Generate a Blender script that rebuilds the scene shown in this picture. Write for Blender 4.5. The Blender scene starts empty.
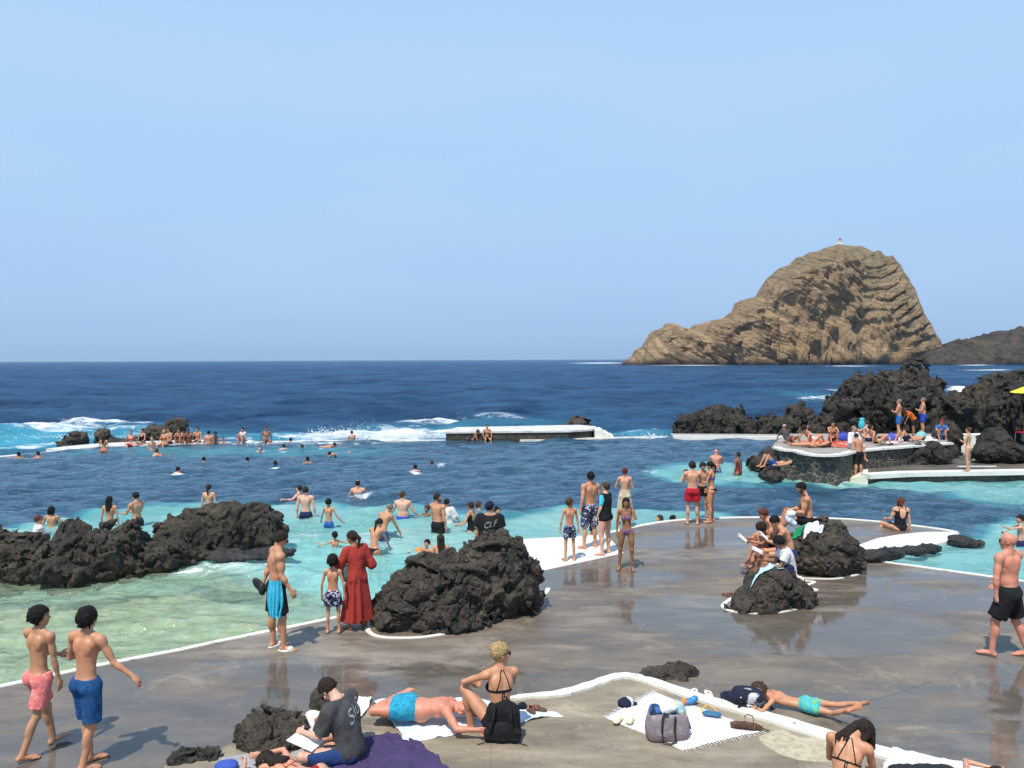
import bpy, bmesh, math, random
import numpy as np
from mathutils import Vector, Matrix
from mathutils.geometry import tessellate_polygon
from mathutils.bvhtree import BVHTree
R = math.radians
rng = np.random.default_rng(7)
random.seed(7)
sc = bpy.context.scene
col = sc.collection
f32 = np.float32

# ------------------------------------------------------------------ camera
FPX, CAMH, PITCH, ROLL = 769.0, 4.5, math.atan(24.5/769.0), R(0.22)
cam_data = bpy.data.cameras.new('camera'); cam = bpy.data.objects.new('camera', cam_data); col.objects.link(cam)
cam_data.sensor_fit = 'HORIZONTAL'; cam_data.sensor_width = 36.0; cam_data.lens = 36.0*FPX/1024.0
cam_data.clip_start = 0.1; cam_data.clip_end = 40000
CM = Matrix.Rotation(R(90)-PITCH, 4, 'X') @ Matrix.Rotation(-ROLL, 4, 'Z')
cam.matrix_world = Matrix.Translation((0,0,CAMH)) @ CM
sc.camera = cam
CM3 = CM.to_3x3()

def ray(px, py):
    return CM3 @ Vector(((px-512)/FPX, (384-py)/FPX, -1.0))
def G(px, py, z=0.0):
    """point of the photograph on the level plane z"""
    d = ray(px, py); t = (z-CAMH)/d.z
    return Vector((d.x*t, d.y*t, z))
def AT(px, py, dist):
    """point at a given distance ahead"""
    d = ray(px, py); t = dist/d.y
    return Vector((d.x*t, dist, CAMH+d.z*t))
def PX(dist): return dist/FPX       # metres per pixel at that distance

# ------------------------------------------------------------------ noise
def _h(i, j, k, seed):
    n = (i.astype(np.int64)*374761393 + j.astype(np.int64)*668265263 + k.astype(np.int64)*2147483647*3 + seed*1274126177) & 0x7fffffff
    n = ((n ^ (n >> 13))*1274126177) & 0x7fffffff
    n = ((n ^ (n >> 16))*668265263) & 0x7fffffff
    return ((n ^ (n >> 15)) & 0xffff).astype(f32)/65535.0
def vnoise(P, seed=0):
    P = np.asarray(P, dtype=np.float64); F = np.floor(P); t = (P-F).astype(f32); t = t*t*(3-2*t); I = F.astype(np.int64)
    x, y, z = I[..., 0], I[..., 1], I[..., 2]; u, v, w = t[..., 0], t[..., 1], t[..., 2]
    def c(a, b, d): return _h(x+a, y+b, z+d, seed)
    x00 = c(0,0,0)*(1-u)+c(1,0,0)*u; x10 = c(0,1,0)*(1-u)+c(1,1,0)*u
    x01 = c(0,0,1)*(1-u)+c(1,0,1)*u; x11 = c(0,1,1)*(1-u)+c(1,1,1)*u
    return ((x00*(1-v)+x10*v)*(1-w)+(x01*(1-v)+x11*v)*w)*2-1
def fbm(P, octaves=4, seed=0, gain=.5, lac=2.03):
    P = np.asarray(P, dtype=np.float64); s = 0; a = 1.0; tot = 0
    for o in range(octaves):
        s = s+a*vnoise(P, seed+o*17); tot += a; a *= gain; P = P*lac+5.3
    return s/tot
def ridged(P, octaves=4, seed=0, gain=.5, lac=2.1):
    P = np.asarray(P, dtype=np.float64); s = 0; a = 1.0; tot = 0
    for o in range(octaves):
        s = s+a*(1-2*np.abs(vnoise(P, seed+o*31))); tot += a; a *= gain; P = P*lac+3.1
    return s/tot
def worley(P, seed=0, ident=False):
    P = np.asarray(P, dtype=np.float64).reshape(-1, 3); F = np.floor(P); t = (P-F).astype(f32); I = F.astype(np.int64); best = np.full(len(P), 9.0, dtype=f32); idv = np.zeros(len(P), dtype=f32); sec = np.full(len(P), 9.0, dtype=f32)
    for a in (-1, 0, 1):
        for b in (-1, 0, 1):
            for c in (-1, 0, 1):
                i, j, k = I[:, 0]+a, I[:, 1]+b, I[:, 2]+c; h = _h(i, j, k, seed); g = (h*7919.3) % 1; e = (h*1543.7) % 1
                dd = (a+h-t[:, 0])**2+(b+g-t[:, 1])**2+(c+e-t[:, 2])**2; m = dd < best; sec = np.where(m, best, np.minimum(sec, dd)); idv = np.where(m, (h*331.7) % 1, idv); best = np.where(m, dd, best)
    if ident: return idv, np.sqrt(sec)-np.sqrt(best)
    return np.sqrt(best)
def sstep(a, b, x):
    t = np.clip((x-a)/(b-a), 0, 1); return t*t*(3-2*t)

# ------------------------------------------------------------------ mesh building
def mesh_np(name, V, Q, mat=None, smooth=True, attrs=None):
    me = bpy.data.meshes.new(name)
    V = np.asarray(V, dtype=f32); Q = np.asarray(Q, dtype=np.int32)
    n, k = Q.shape
    me.vertices.add(len(V)); me.vertices.foreach_set('co', V.ravel())
    me.loops.add(n*k); me.loops.foreach_set('vertex_index', Q.ravel())
    me.polygons.add(n); me.polygons.foreach_set('loop_start', np.arange(0, n*k, k, dtype=np.int32))
    me.polygons.foreach_set('loop_total', np.full(n, k, dtype=np.int32))
    me.polygons.foreach_set('use_smooth', np.full(n, smooth, dtype=bool))
    me.update(calc_edges=True)
    for an, av in (attrs or {}).items():
        av = np.asarray(av, dtype=f32)
        if av.ndim == 1:
            a = me.attributes.new(an, 'FLOAT', 'POINT'); a.data.foreach_set('value', av)
        else:
            a = me.attributes.new(an, 'FLOAT_COLOR', 'POINT')
            c = np.ones((len(V), 4), dtype=f32); c[:, :3] = av; a.data.foreach_set('color', c.ravel())
    if mat: me.materials.append(mat)
    return me
def mesh_py(name, V, F, mat=None, smooth=False):
    me = bpy.data.meshes.new(name); me.from_pydata([tuple(v) for v in V], [], [tuple(f) for f in F]); me.update()
    if smooth: me.polygons.foreach_set('use_smooth', [True]*len(me.polygons))
    if mat: me.materials.append(mat)
    return me
def link(name, me, parent=None, loc=None):
    o = bpy.data.objects.new(name, me); col.objects.link(o)
    if parent: o.parent = parent
    if loc is not None: o.location = loc
    return o
def tag(o, label=None, cat=None, group=None, kind=None):
    if label: o['label'] = label
    if cat: o['category'] = cat
    if group: o['group'] = group
    if kind: o['kind'] = kind
    return o
def thing(name, label, cat, loc=(0,0,0), rz=0, group=None):
    o = bpy.data.objects.new(name, None); col.objects.link(o); o.empty_display_size = .2
    o.location = loc; o.rotation_euler = (0, 0, rz); return tag(o, label, cat, group)

class MB:
    """collects shapes into one mesh"""
    def __init__(s): s.V = []; s.F = []
    def add(s, V, F):
        b = len(s.V); s.V += [tuple(v) for v in V]; s.F += [tuple(i+b for i in f) for f in F]; return s
    def box(s, c, size, rz=0, bevel=0.0, M=None):
        bm = bmesh.new(); bmesh.ops.create_cube(bm, size=1)
        bmesh.ops.scale(bm, vec=size, verts=bm.verts)
        if bevel: bmesh.ops.bevel(bm, geom=bm.edges[:], offset=bevel, segments=2, affect='EDGES')
        T = Matrix.Translation(c) @ (M.to_4x4() if M else Matrix.Rotation(rz, 4, 'Z'))
        bm.verts.index_update(); V = [T @ v.co for v in bm.verts]; F = [[v.index for v in f.verts] for f in bm.faces]; bm.free()
        return s.add(V, F)
    def tube(s, pts, r, n=8, closed=False, flat=1.0, up=Vector((0,0,1))):
        pts = [Vector(p) for p in pts]; V = []; F = []; m = len(pts)
        for i, p in enumerate(pts):
            a = pts[(i-1) % m] if (closed or i > 0) else p; b = pts[(i+1) % m] if (closed or i < m-1) else p
            t = (b-a).normalized() if (b-a).length > 1e-9 else Vector((1,0,0))
            sd = t.cross(up); sd = sd.normalized() if sd.length > 1e-3 else t.orthogonal().normalized()
            u = sd.cross(t).normalized(); rr = r[i] if isinstance(r, (list, tuple)) else r
            for k in range(n):
                q = 2*math.pi*k/n; V.append(p+sd*math.cos(q)*rr+u*math.sin(q)*rr*flat)
        for i in range(m if closed else m-1):
            for k in range(n):
                j = (i+1) % m; F.append((i*n+k, i*n+(k+1) % n, j*n+(k+1) % n, j*n+k))
        if not closed: F.append(tuple(range(n))[::-1]); F.append(tuple((m-1)*n+k for k in range(n)))
        return s.add(V, F)
    def prism(s, poly, z0, z1):
        poly = [Vector((p[0], p[1], 0)) for p in poly]; n = len(poly)
        area = sum(poly[i].x*poly[(i+1) % n].y-poly[(i+1) % n].x*poly[i].y for i in range(n))
        if area < 0: poly = poly[::-1]
        V = [(p.x, p.y, z1) for p in poly]+[(p.x, p.y, z0) for p in poly]
        F = []
        for t in tessellate_polygon([poly]):
            a, b, c = t; nz = (poly[b]-poly[a]).cross(poly[c]-poly[a]).z
            t = (a, b, c) if nz > 0 else (a, c, b); F.append(t); F.append(tuple(n+i for i in t[::-1]))
        for i in range(n): j = (i+1) % n; F.append((i, n+i, n+j, j))
        return s.add(V, F)
    def lathe(s, prof, c=(0,0,0), n=16):
        V = []; F = []; c = Vector(c)
        for r, z in prof:
            for k in range(n): q = 2*math.pi*k/n; V.append(c+Vector((r*math.cos(q), r*math.sin(q), z)))
        for i in range(len(prof)-1):
            for k in range(n): F.append((i*n+k, i*n+(k+1) % n, (i+1)*n+(k+1) % n, (i+1)*n+k))
        return s.add(V, F)
    def build(s, name, mat, parent=None, smooth=False):
        return link(name, mesh_py(name, s.V, s.F, mat, smooth), parent)
def wobble(pts, step=.35, amp=.02, seed=0):
    """resample a polyline with small unevenness"""
    out = []; k = 0
    for i in range(len(pts)-1):
        a, b = Vector(pts[i]), Vector(pts[i+1]); n = max(1, int((b-a).length/step))
        for j in range(n): out.append(a.lerp(b, j/n)); k += 1
    out.append(Vector(pts[-1]))
    A = np.array([list(p) for p in out]); A[:, 0] += amp*vnoise(A*2.1, seed); A[:, 1] += amp*vnoise(A*2.3+9, seed+1)
    return [Vector(p) for p in A]
def catmull(pts, n=6, closed=False):
    P = [Vector(p) for p in pts]; m = len(P); out = []
    for i in range(m if closed else m-1):
        p0, p1, p2, p3 = (P[(i-1) % m], P[i], P[(i+1) % m], P[(i+2) % m]) if closed else (P[max(i-1,0)], P[i], P[i+1], P[min(i+2,m-1)])
        for j in range(n):
            t = j/n; out.append(.5*((2*p1)+(p2-p0)*t+(2*p0-5*p1+4*p2-p3)*t*t+(3*p1-p0-3*p2+p3)*t**3))
    if not closed: out.append(P[-1])
    return out
def ribbon(mb, pts, w, z0, z1, closed=False):
    """a raised strip along a polyline, w wide (number or per-point list)"""
    P = [Vector((p[0], p[1])) for p in pts]; m = len(P); L = []; Rr = []
    for i, p in enumerate(P):
        a = P[(i-1) % m] if (closed or i > 0) else p; b = P[(i+1) % m] if (closed or i < m-1) else p
        t = (b-a).normalized(); n = Vector((-t.y, t.x)); ww = (w[i] if isinstance(w, (list, tuple)) else w)/2
        L.append(p+n*ww); Rr.append(p-n*ww)
    V = []; F = []
    for l, r in zip(L, Rr): V += [(l.x, l.y, z1), (r.x, r.y, z1), (l.x, l.y, z0), (r.x, r.y, z0)]
    for i in range(m if closed else m-1):
        a = i*4; b = ((i+1) % m)*4
        F += [(a, a+1, b+1, b), (a+1, a+3, b+3, b+1), (a+2, a, b, b+2)]
    if not closed: F += [(0, 2, 3, 1), ((m-1)*4, (m-1)*4+1, (m-1)*4+3, (m-1)*4+2)]
    mb.add(V, F)

# ------------------------------------------------------------------ distance fields -> one continuous mesh
class Field:
    def __init__(s, lo, hi, vox, src=None):
        s.v = float(vox)
        if src is None:
            s.lo = np.array(lo, dtype=f32); n = np.ceil((np.array(hi)-np.array(lo))/vox).astype(int)+1
            s.n = n; s.F = np.full(tuple(n), 1.0, dtype=f32)
        else: s.lo = src.lo; s.n = src.n; s.F = src.F.copy() if hi is True else np.full(tuple(src.n), 1.0, dtype=f32)
    def like(s): return Field(None, False, s.v, s)
    def copy(s): return Field(None, True, s.v, s)
    def sub(s, pts, m):
        A = np.array([list(p) for p in pts]); a = np.maximum(0, np.floor((A.min(0)-m-s.lo)/s.v).astype(int)); b = np.minimum(s.n, np.ceil((A.max(0)+m-s.lo)/s.v).astype(int)+1)
        o = Field.__new__(Field); o.v = s.v; o.lo = (s.lo+a*s.v).astype(f32); o.n = b-a; o.F = s.F[a[0]:b[0], a[1]:b[1], a[2]:b[2]]; return o
    def win(s, lo, hi):
        a = np.maximum(0, np.floor((np.array(lo)-s.lo)/s.v).astype(int)); b = np.minimum(s.n, np.ceil((np.array(hi)-s.lo)/s.v).astype(int)+1)
        if np.any(a >= b): return None, None
        sl = tuple(slice(int(i), int(j)) for i, j in zip(a, b))
        ax = [(s.lo[d]+np.arange(a[d], b[d])*s.v).astype(f32) for d in range(3)]
        return sl, np.stack(np.meshgrid(*ax, indexing='ij'), -1)
    def comb(s, sl, d, k, op):
        A = s.F[sl]
        if op == 'add':
            if k > 0:
                h = np.maximum(k-np.abs(A-d), 0)/k; s.F[sl] = np.minimum(A, d)-h*h*k*.25
            else: s.F[sl] = np.minimum(A, d)
        else:
            d = -d
            if k > 0:
                h = np.maximum(k-np.abs(A-d), 0)/k; s.F[sl] = np.maximum(A, d)+h*h*k*.25
            else: s.F[sl] = np.maximum(A, d)
    def cone(s, a, b, r1, r2, k=.02, op='add'):
        a = np.array(a, dtype=f32); b = np.array(b, dtype=f32); r1 = max(r1, s.v*.55) if op == 'add' else r1; r2 = max(r2, s.v*.5) if op == 'add' else r2
        m = max(r1, r2)+k+3*s.v
        sl, P = s.win(np.minimum(a, b)-m, np.maximum(a, b)+m)
        if sl is None: return s
        ab = b-a; L = float(ab@ab)+1e-12; t = np.clip(((P-a)@ab)/L, 0, 1)
        d = np.sqrt(((P-a-t[..., None]*ab)**2).sum(-1))-(r1+(r2-r1)*t)
        s.comb(sl, d, k, op); return s
    def ell(s, c, M, r, k=.02, op='add'):
        """M: 3 column axes as tuple of vectors"""
        c = np.array(c, dtype=f32); A = np.array([list(v) for v in M], dtype=f32); r = np.array(r, dtype=f32)
        m = float(max(r))+k+3*s.v
        sl, P = s.win(c-m, c+m)
        if sl is None: return s
        q = (P-c)@A.T/r; k0 = np.sqrt((q*q).sum(-1)); q2 = q/r; k1 = np.sqrt((q2*q2).sum(-1))+1e-6
        d = np.where(k0 < 1e-3, -float(min(r)), k0*(k0-1)/k1)
        s.comb(sl, d, k, op); return s
    def box(s, c, M, h, r=.02, k=.02, op='add'):
        c = np.array(c, dtype=f32); A = np.array([list(v) for v in M], dtype=f32); h = np.array(h, dtype=f32)
        m = float(np.sqrt((h**2).sum()))+k+3*s.v; sl, P = s.win(c-m, c+m)
        if sl is None: return s
        q = np.abs((P-c)@A.T)-(h-r); d = np.sqrt((np.maximum(q, 0)**2).sum(-1))+np.minimum(q.max(-1), 0)-r
        s.comb(sl, d, k, op); return s
    def pts(s):
        ax = [(s.lo[d]+np.arange(s.n[d])*s.v).astype(f32) for d in range(3)]
        return np.stack(np.meshgrid(*ax, indexing='ij'), -1)
    def mesh(s):
        F = s.F; ins = F < 0
        nx, ny, nz = F.shape
        c = np.zeros((nx-1, ny-1, nz-1), dtype=np.int8)
        for i in (0, 1):
            for j in (0, 1):
                for k in (0, 1): c += ins[i:nx-1+i, j:ny-1+j, k:nz-1+k]
        act = (c > 0) & (c < 8); I, J, K = np.nonzero(act); n = len(I)
        if n == 0: return np.zeros((0,3)), np.zeros((0,4), int)
        off = [(i, j, k) for i in (0,1) for j in (0,1) for k in (0,1)]
        vals = {o: F[I+o[0], J+o[1], K+o[2]] for o in off}
        acc = np.zeros((n, 3), dtype=np.float64); cnt = np.zeros(n)
        for o in off:
            for ax in range(3):
                if o[ax] == 0:
                    p = list(o); p[ax] = 1; a = vals[o]; b = vals[tuple(p)]; cr = (a < 0) != (b < 0)
                    t = np.where(cr, a/np.where(cr, a-b, 1), 0)
                    pos = np.tile(np.array(o, float), (n, 1)); pos[:, ax] += t
                    acc += pos*cr[:, None]; cnt += cr
        V = (acc/cnt[:, None]+np.stack([I, J, K], 1))*s.v+s.lo
        idx = np.full(act.shape, -1, dtype=np.int64); idx[I, J, K] = np.arange(n)
        Q = []
        for ax in range(3):
            a = np.take(ins, range(0, ins.shape[ax]-1), ax); b = np.take(ins, range(1, ins.shape[ax]), ax)
            X = list(np.nonzero(a != b)); o1, o2 = [(1,2),(2,0),(0,1)][ax]
            m = (X[o1] > 0) & (X[o2] > 0) & (X[o1] < F.shape[o1]-1) & (X[o2] < F.shape[o2]-1)
            X = [x[m] for x in X]; sgn = a[tuple(X)]
            def g(d1, d2):
                Y = list(X); Y[o1] = Y[o1]-d1; Y[o2] = Y[o2]-d2; return idx[tuple(Y)]
            q = np.stack([g(1,1), g(0,1), g(0,0), g(1,0)], 1)
            q[~sgn] = q[~sgn][:, ::-1]; Q.append(q)
        Q = np.concatenate(Q); Q = Q[(Q >= 0).all(1)]
        return V, Q
def largest(V, Q):
    n = len(V); L = np.arange(n); e = np.concatenate([Q[:, [0,1]], Q[:, [1,2]], Q[:, [2,3]]]); a, b = e[:, 0], e[:, 1]
    for _ in range(200):
        m = np.minimum(L[a], L[b]); N = L.copy(); np.minimum.at(N, a, m); np.minimum.at(N, b, m); np.minimum.at(N, L[a], m); np.minimum.at(N, L[b], m); N = N[N]
        if np.array_equal(N, L): break
        L = N
    c = np.bincount(L, minlength=n); keep = L == c.argmax()
    mp = np.cumsum(keep)-1; q = Q[keep[Q].all(1)]; return V[keep], mp[q]
def relax(V, Q, it=1, lam=.5):
    n = len(V); V = V.copy()
    e = np.concatenate([Q[:, [0,1]], Q[:, [1,2]], Q[:, [2,3]], Q[:, [3,0]]]); e = np.concatenate([e, e[:, ::-1]])
    deg = np.bincount(e[:, 0], minlength=n)[:, None]+1e-9
    for _ in range(it):
        S = np.stack([np.bincount(e[:, 0], weights=V[e[:, 1], d], minlength=n) for d in range(3)], 1)
        V = V+(S/deg-V)*lam
    return V

# ------------------------------------------------------------------ materials
def new_mat(name):
    m = bpy.data.materials.new(name); m.use_nodes = True; nt = m.node_tree; nt.nodes.clear(); return m, nt
class NT:
    def __init__(s, name): s.m, s.t = new_mat(name); s.L = s.t.links
    def n(s, typ, **kw):
        x = s.t.nodes.new('ShaderNode'+typ)
        for k, v in kw.items():
            if k.startswith('_'): continue
            setattr(x, k, v)
        return x
    def set(s, sock, v):
        if hasattr(v, 'is_output') or isinstance(v, bpy.types.NodeSocket): s.L.new(v, sock)
        else:
            if isinstance(v, (tuple, list)) and len(v) == 3 and sock.type == 'RGBA': v = (*v, 1)
            sock.default_value = v
    def math(s, op, a, b=0.0, c=None, clamp=False):
        x = s.n('Math', operation=op, use_clamp=clamp); s.set(x.inputs[0], a); s.set(x.inputs[1], b)
        if c is not None: s.set(x.inputs[2], c)
        return x.outputs[0]
    def vmul(s, v, k):
        x = s.n('Mapping'); s.set(x.inputs['Vector'], v); x.inputs['Scale'].default_value = k; return x.outputs[0]
    def pos(s): return s.n('NewGeometry').outputs['Position']
    def obj(s): return s.n('TexCoord').outputs['Object']
    def attr(s, a): return s.n('Attribute', attribute_name=a)
    def noise(s, vec, scale, detail=4, rough=.55, dist=0.0):
        x = s.n('TexNoise'); s.set(x.inputs['Vector'], vec); x.inputs['Scale'].default_value = scale
        x.inputs['Detail'].default_value = detail; x.inputs['Roughness'].default_value = rough; x.inputs['Distortion'].default_value = dist
        return x.outputs['Fac']
    def voro(s, vec, scale, feature='F1'):
        x = s.n('TexVoronoi', feature=feature); s.set(x.inputs['Vector'], vec); x.inputs['Scale'].default_value = scale; return x
    def ramp(s, fac, stops, interp='LINEAR'):
        x = s.n('ValToRGB'); x.color_ramp.interpolation = interp; e = x.color_ramp.elements
        while len(e) < len(stops): e.new(.5)
        for el, (p, c) in zip(e, stops): el.position = p; el.color = (*c, 1) if len(c) == 3 else c
        s.set(x.inputs[0], fac); return x.outputs[0]
    def mix(s, fac, a, b, mode='MIX'):
        x = s.n('Mix', data_type='RGBA', blend_type=mode); s.set(x.inputs[0], fac); s.set(x.inputs[6], a); s.set(x.inputs[7], b); return x.outputs[2]
    def mapr(s, v, a, b, c=0.0, d=1.0):
        x = s.n('MapRange'); s.set(x.inputs[0], v); x.inputs[1].default_value = a; x.inputs[2].default_value = b; x.inputs[3].default_value = c; x.inputs[4].default_value = d
        return x.outputs[0]
    def bump(s, h, strength=.3, dist=.02, normal=None):
        x = s.n('Bump'); s.set(x.inputs['Height'], h); x.inputs['Strength'].default_value = strength; x.inputs['Distance'].default_value = dist
        if normal is not None: s.L.new(normal, x.inputs['Normal'])
        return x.outputs[0]
    def bsdf(s, color, rough=.6, normal=None, **kw):
        x = s.n('BsdfPrincipled'); s.set(x.inputs['Base Color'], color); s.set(x.inputs['Roughness'], rough)
        for k, v in kw.items(): s.set(x.inputs[k.replace('_', ' ')], v)
        if normal is not None: s.L.new(normal, x.inputs['Normal'])
        return x.outputs[0]
    def out(s, shader):
        o = s.n('OutputMaterial'); s.L.new(shader, o.inputs['Surface']); return s.m
MAT = {}
def plain(key, color, rough=.7, bump=0.0, scale=30, var=.12, **kw):
    if key in MAT: return MAT[key]
    t = NT(key); p = t.obj(); nz = t.noise(p, scale, 4)
    c = t.mix(t.mapr(nz, .3, .7), tuple(x*(1-var) for x in color), tuple(min(1, x*(1+var)) for x in color))
    nrm = t.bump(nz, bump, .01) if bump else None
    MAT[key] = t.out(t.bsdf(c, rough, nrm, **kw)); return MAT[key]
def cloth(key, c1, c2=None, scale=18, kind='noise', rough=.85):
    key = 'cloth_'+key
    if key in MAT: return MAT[key]
    t = NT(key); p = t.obj(); wr = t.noise(p, 9, 3, .5, .6); fine = t.noise(p, 160, 2)
    if c2 is None: c = t.mix(t.mapr(wr, .3, .7), tuple(x*.82 for x in c1), tuple(min(1, x*1.12) for x in c1))
    else:
        if kind == 'noise': f = t.mapr(t.noise(p, scale, 2, .5, .8), .54, .60)
        elif kind == 'spots': f = t.mapr(t.voro(p, scale).outputs['Distance'], .30, .38)
        else:
            x = t.n('TexWave', wave_type='BANDS', bands_direction=kind); t.set(x.inputs[0], p); x.inputs['Scale'].default_value = scale; f = t.mapr(x.outputs[1], .55, .62)
        c = t.mix(f, c1, c2)
    wr2 = t.noise(p, 26, 4, .6, 1.2); h = t.math('ADD', t.math('ADD', wr, t.math('MULTIPLY', wr2, .5)), t.math('MULTIPLY', fine, .12)); c = t.mix(t.mapr(wr2, .35, .7, 0, .22), c, tuple(x*.55 for x in c1))
    MAT[key] = t.out(t.bsdf(c, rough, t.bump(h, .45, .03), Specular_IOR_Level=.25)); return MAT[key]
def skin(tone):
    key = 'skin_'+tone
    if key in MAT: return MAT[key]
    c = {'pale': (.62,.37,.27), 'fair': (.56,.31,.20), 'tan': (.50,.255,.145), 'olive': (.45,.25,.14), 'brown': (.27,.135,.07), 'dark': (.15,.075,.042), 'red': (.56,.25,.165)}[tone]
    t = NT(key); p = t.obj(); n1 = t.noise(p, 7, 3); n2 = t.noise(p, 60, 3)
    cc = t.mix(t.mapr(n1, .3, .7), tuple(x*k for x, k in zip(c, (.90,.84,.80))), tuple(min(1, x*k) for x, k in zip(c, (1.07,1.06,1.06))))
    cc = t.mix(t.mapr(t.noise(p, 2.6, 3), .45, .65, 0, .45), cc, (c[0]*1.10, c[1]*.78, c[2]*.70)); cc = t.mix(1.0, cc, t.attr('tint').outputs['Color'], 'MULTIPLY')
    b = t.bump(n2, .12, .004)
    MAT[key] = t.out(t.bsdf(cc, t.mapr(n1, .3, .7, .40, .60), b, Specular_IOR_Level=.45, Subsurface_Weight=.06, Subsurface_Radius=(.02,.008,.004), Subsurface_Scale=.5)); return MAT[key]
def hairmat(key, c, spec=.16):
    key = 'hair_'+key
    if key in MAT: return MAT[key]
    t = NT(key); p = t.vmul(t.obj(), (1, 1, .28)); n1 = t.noise(p, 70, 4, .6, .7); n2 = t.noise(t.obj(), 12, 3)
    cc = t.mix(t.mapr(n1, .35, .65), tuple(x*.35 for x in c), tuple(x*1.5 for x in c))
    MAT[key] = t.out(t.bsdf(cc, .62, t.bump(t.math('ADD', n1, n2), .9, .02), Specular_IOR_Level=spec)); return MAT[key]
HAIR = {'black': (.012,.010,.010), 'dark': (.03,.02,.015), 'brown': (.075,.042,.024), 'auburn': (.12,.035,.02), 'blond': (.42,.28,.13), 'grey': (.2,.18,.16), 'white': (.55,.52,.48), 'red': (.16,.03,.02)}
# ------------------------------------------------------------------ people
def nv(v): v = Vector(v); return v.normalized()
def frame(up, front):
    u = nv(up); f = Vector(front); f = (f-u*f.dot(u)); f = f.normalized() if f.length > 1e-4 else u.orthogonal().normalized()
    return (f.cross(u), f, u)     # right, front, up
def dirv(pitch, side=0.0):
    """direction of a limb: hanging down, swung forward by pitch and outward to +x by side (degrees)"""
    p, s = R(pitch), R(side)
    return Vector((math.sin(s), math.sin(p)*math.cos(s), -math.cos(p)*math.cos(s)))
UPV = Vector((0,0,1)); FW = Vector((0,1,0))
def rotz(v, deg): return Matrix.Rotation(R(deg), 3, 'Z') @ Vector(v)

POSE = {}
def pose(name, base=None, **kw):
    d = dict(POSE[base]) if base else dict(pu=(0,0,1), cu=(0,0,1), hu=(0,0,1), pf=(0,1,0), cf=None, hf=None,
        tl=dirv(2,-4), tr=dirv(2,4), sl=dirv(-3,-2), sr=dirv(-3,2), fl=(-.25,1,-.0), fr=(.25,1,0),
        ul=dirv(-4,-12), ur=dirv(-4,12), al=dirv(12,-4), ar=dirv(12,4), hl=None, hr=None, curl=.5, nl=None, nr=None)
    d.update(kw); POSE[name] = d
pose('stand')
pose('relaxed', tl=dirv(4,-6), sl=dirv(-6,-4), tr=dirv(0,3), sr=dirv(-2,3), cu=(.04,0,1), ul=dirv(2,-14), al=dirv(22,-2))
pose('walk', tl=dirv(26,-3), sl=dirv(6,-2), fl=(-.1,1,.15), tr=dirv(-14,3), sr=dirv(-38,2), fr=(.1,1,-.75), cu=(0,.06,1), ul=dirv(-24,-10), al=dirv(-6,-6), ur=dirv(16,10), ar=dirv(40,4))
pose('folded', ul=dirv(18,-12), ur=dirv(18,12), al=(.75,.62,.05), ar=(-.75,.62,.12), hl=(.9,.35,.1), hr=(-.9,.35,.1))
pose('hips', ul=dirv(-16,-38), ur=dirv(-16,38), al=(.55,.35,-.6), ar=(-.55,.35,-.6), hl=(.7,.5,-.4), hr=(-.7,.5,-.4))
pose('wade', 'stand', ul=dirv(10,-26), ur=dirv(10,26), al=dirv(35,-30), ar=dirv(35,30))
pose('wade_hold', 'stand', ul=dirv(28,-10), ur=dirv(28,10), al=(.25,.9,-.1), ar=(-.25,.9,-.1), hu=(0,.35,1), hf=(0,1,-.5))
pose('wade_look', 'wade', hu=(0,.1,1))
pose('bend', pu=(0,.55,1), cu=(0,.75,.8), hu=(0,.8,.6), hf=(0,.6,-.8), ul=dirv(25,-8), ur=dirv(30,8), al=dirv(22,-2), ar=dirv(30,2), tl=dirv(12,-5), tr=dirv(4,5))
pose('swim', pu=(0,.75,.6), cu=(0,.6,.8), hu=(0,-.1,1), hf=(0,1,.1), tl=dirv(-40,-6), tr=dirv(-30,6), sl=dirv(-60,-6), sr=dirv(-50,6), fl=(0,0,-1), fr=(0,0,-1), ul=dirv(60,-45), ur=dirv(60,45), al=(-.1,.9,.1), ar=(.1,.9,.1))
pose('tread', 'stand', ul=dirv(20,-70), ur=dirv(20,70), al=(-.5,.7,.1), ar=(.5,.7,.1), tl=dirv(30,-10), tr=dirv(10,10))
pose('crawl', pu=(0,1,.12), cu=(0,1,.18), hu=(0,.8,.5), hf=(0,.6,-.6), pf=(0,0,-1), tl=(0,-1,-.1), tr=(0,-1,0), sl=(0,-1,-.1), sr=(0,-1,.1), fl=(0,-1,-.3), fr=(0,-1,-.3), ul=(-.5,.9,.4), al=(.2,1,-.3), ur=(.6,-.3,-.3), ar=(.2,-.7,-.3))
pose('backfloat', pu=(0,-1,.10), cu=(0,-1,.15), hu=(0,-.8,.5), pf=(0,0,1), tl=(-.1,1,0), tr=(.1,1,0), sl=(0,1,-.1), sr=(0,1,-.1), fl=(0,.4,1), fr=(0,.4,1), ul=(-.8,.4,0), ur=(.8,.4,0), al=(-.6,.6,0), ar=(.6,.6,0))
pose('edge_sit', pu=(0,-.05,1), cu=(0,.12,1), tl=(-.15,1,-.05), tr=(.15,1,-.05), sl=(-.05,.12,-1), sr=(.05,.12,-1), fl=(-.1,1,-.4), fr=(.1,1,-.4), ul=dirv(14,-14), ur=dirv(14,14), al=(.1,.8,-.45), ar=(-.1,.8,-.45))
pose('edge_sit2', 'edge_sit', pu=(0,-.25,1), cu=(0,-.1,1), ul=dirv(-28,-16), ur=dirv(-28,16), al=dirv(-10,-8), ar=dirv(-10,8), tl=(-.3,1,0), tr=(.1,1,.3), sr=(.05,.5,-1))
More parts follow.
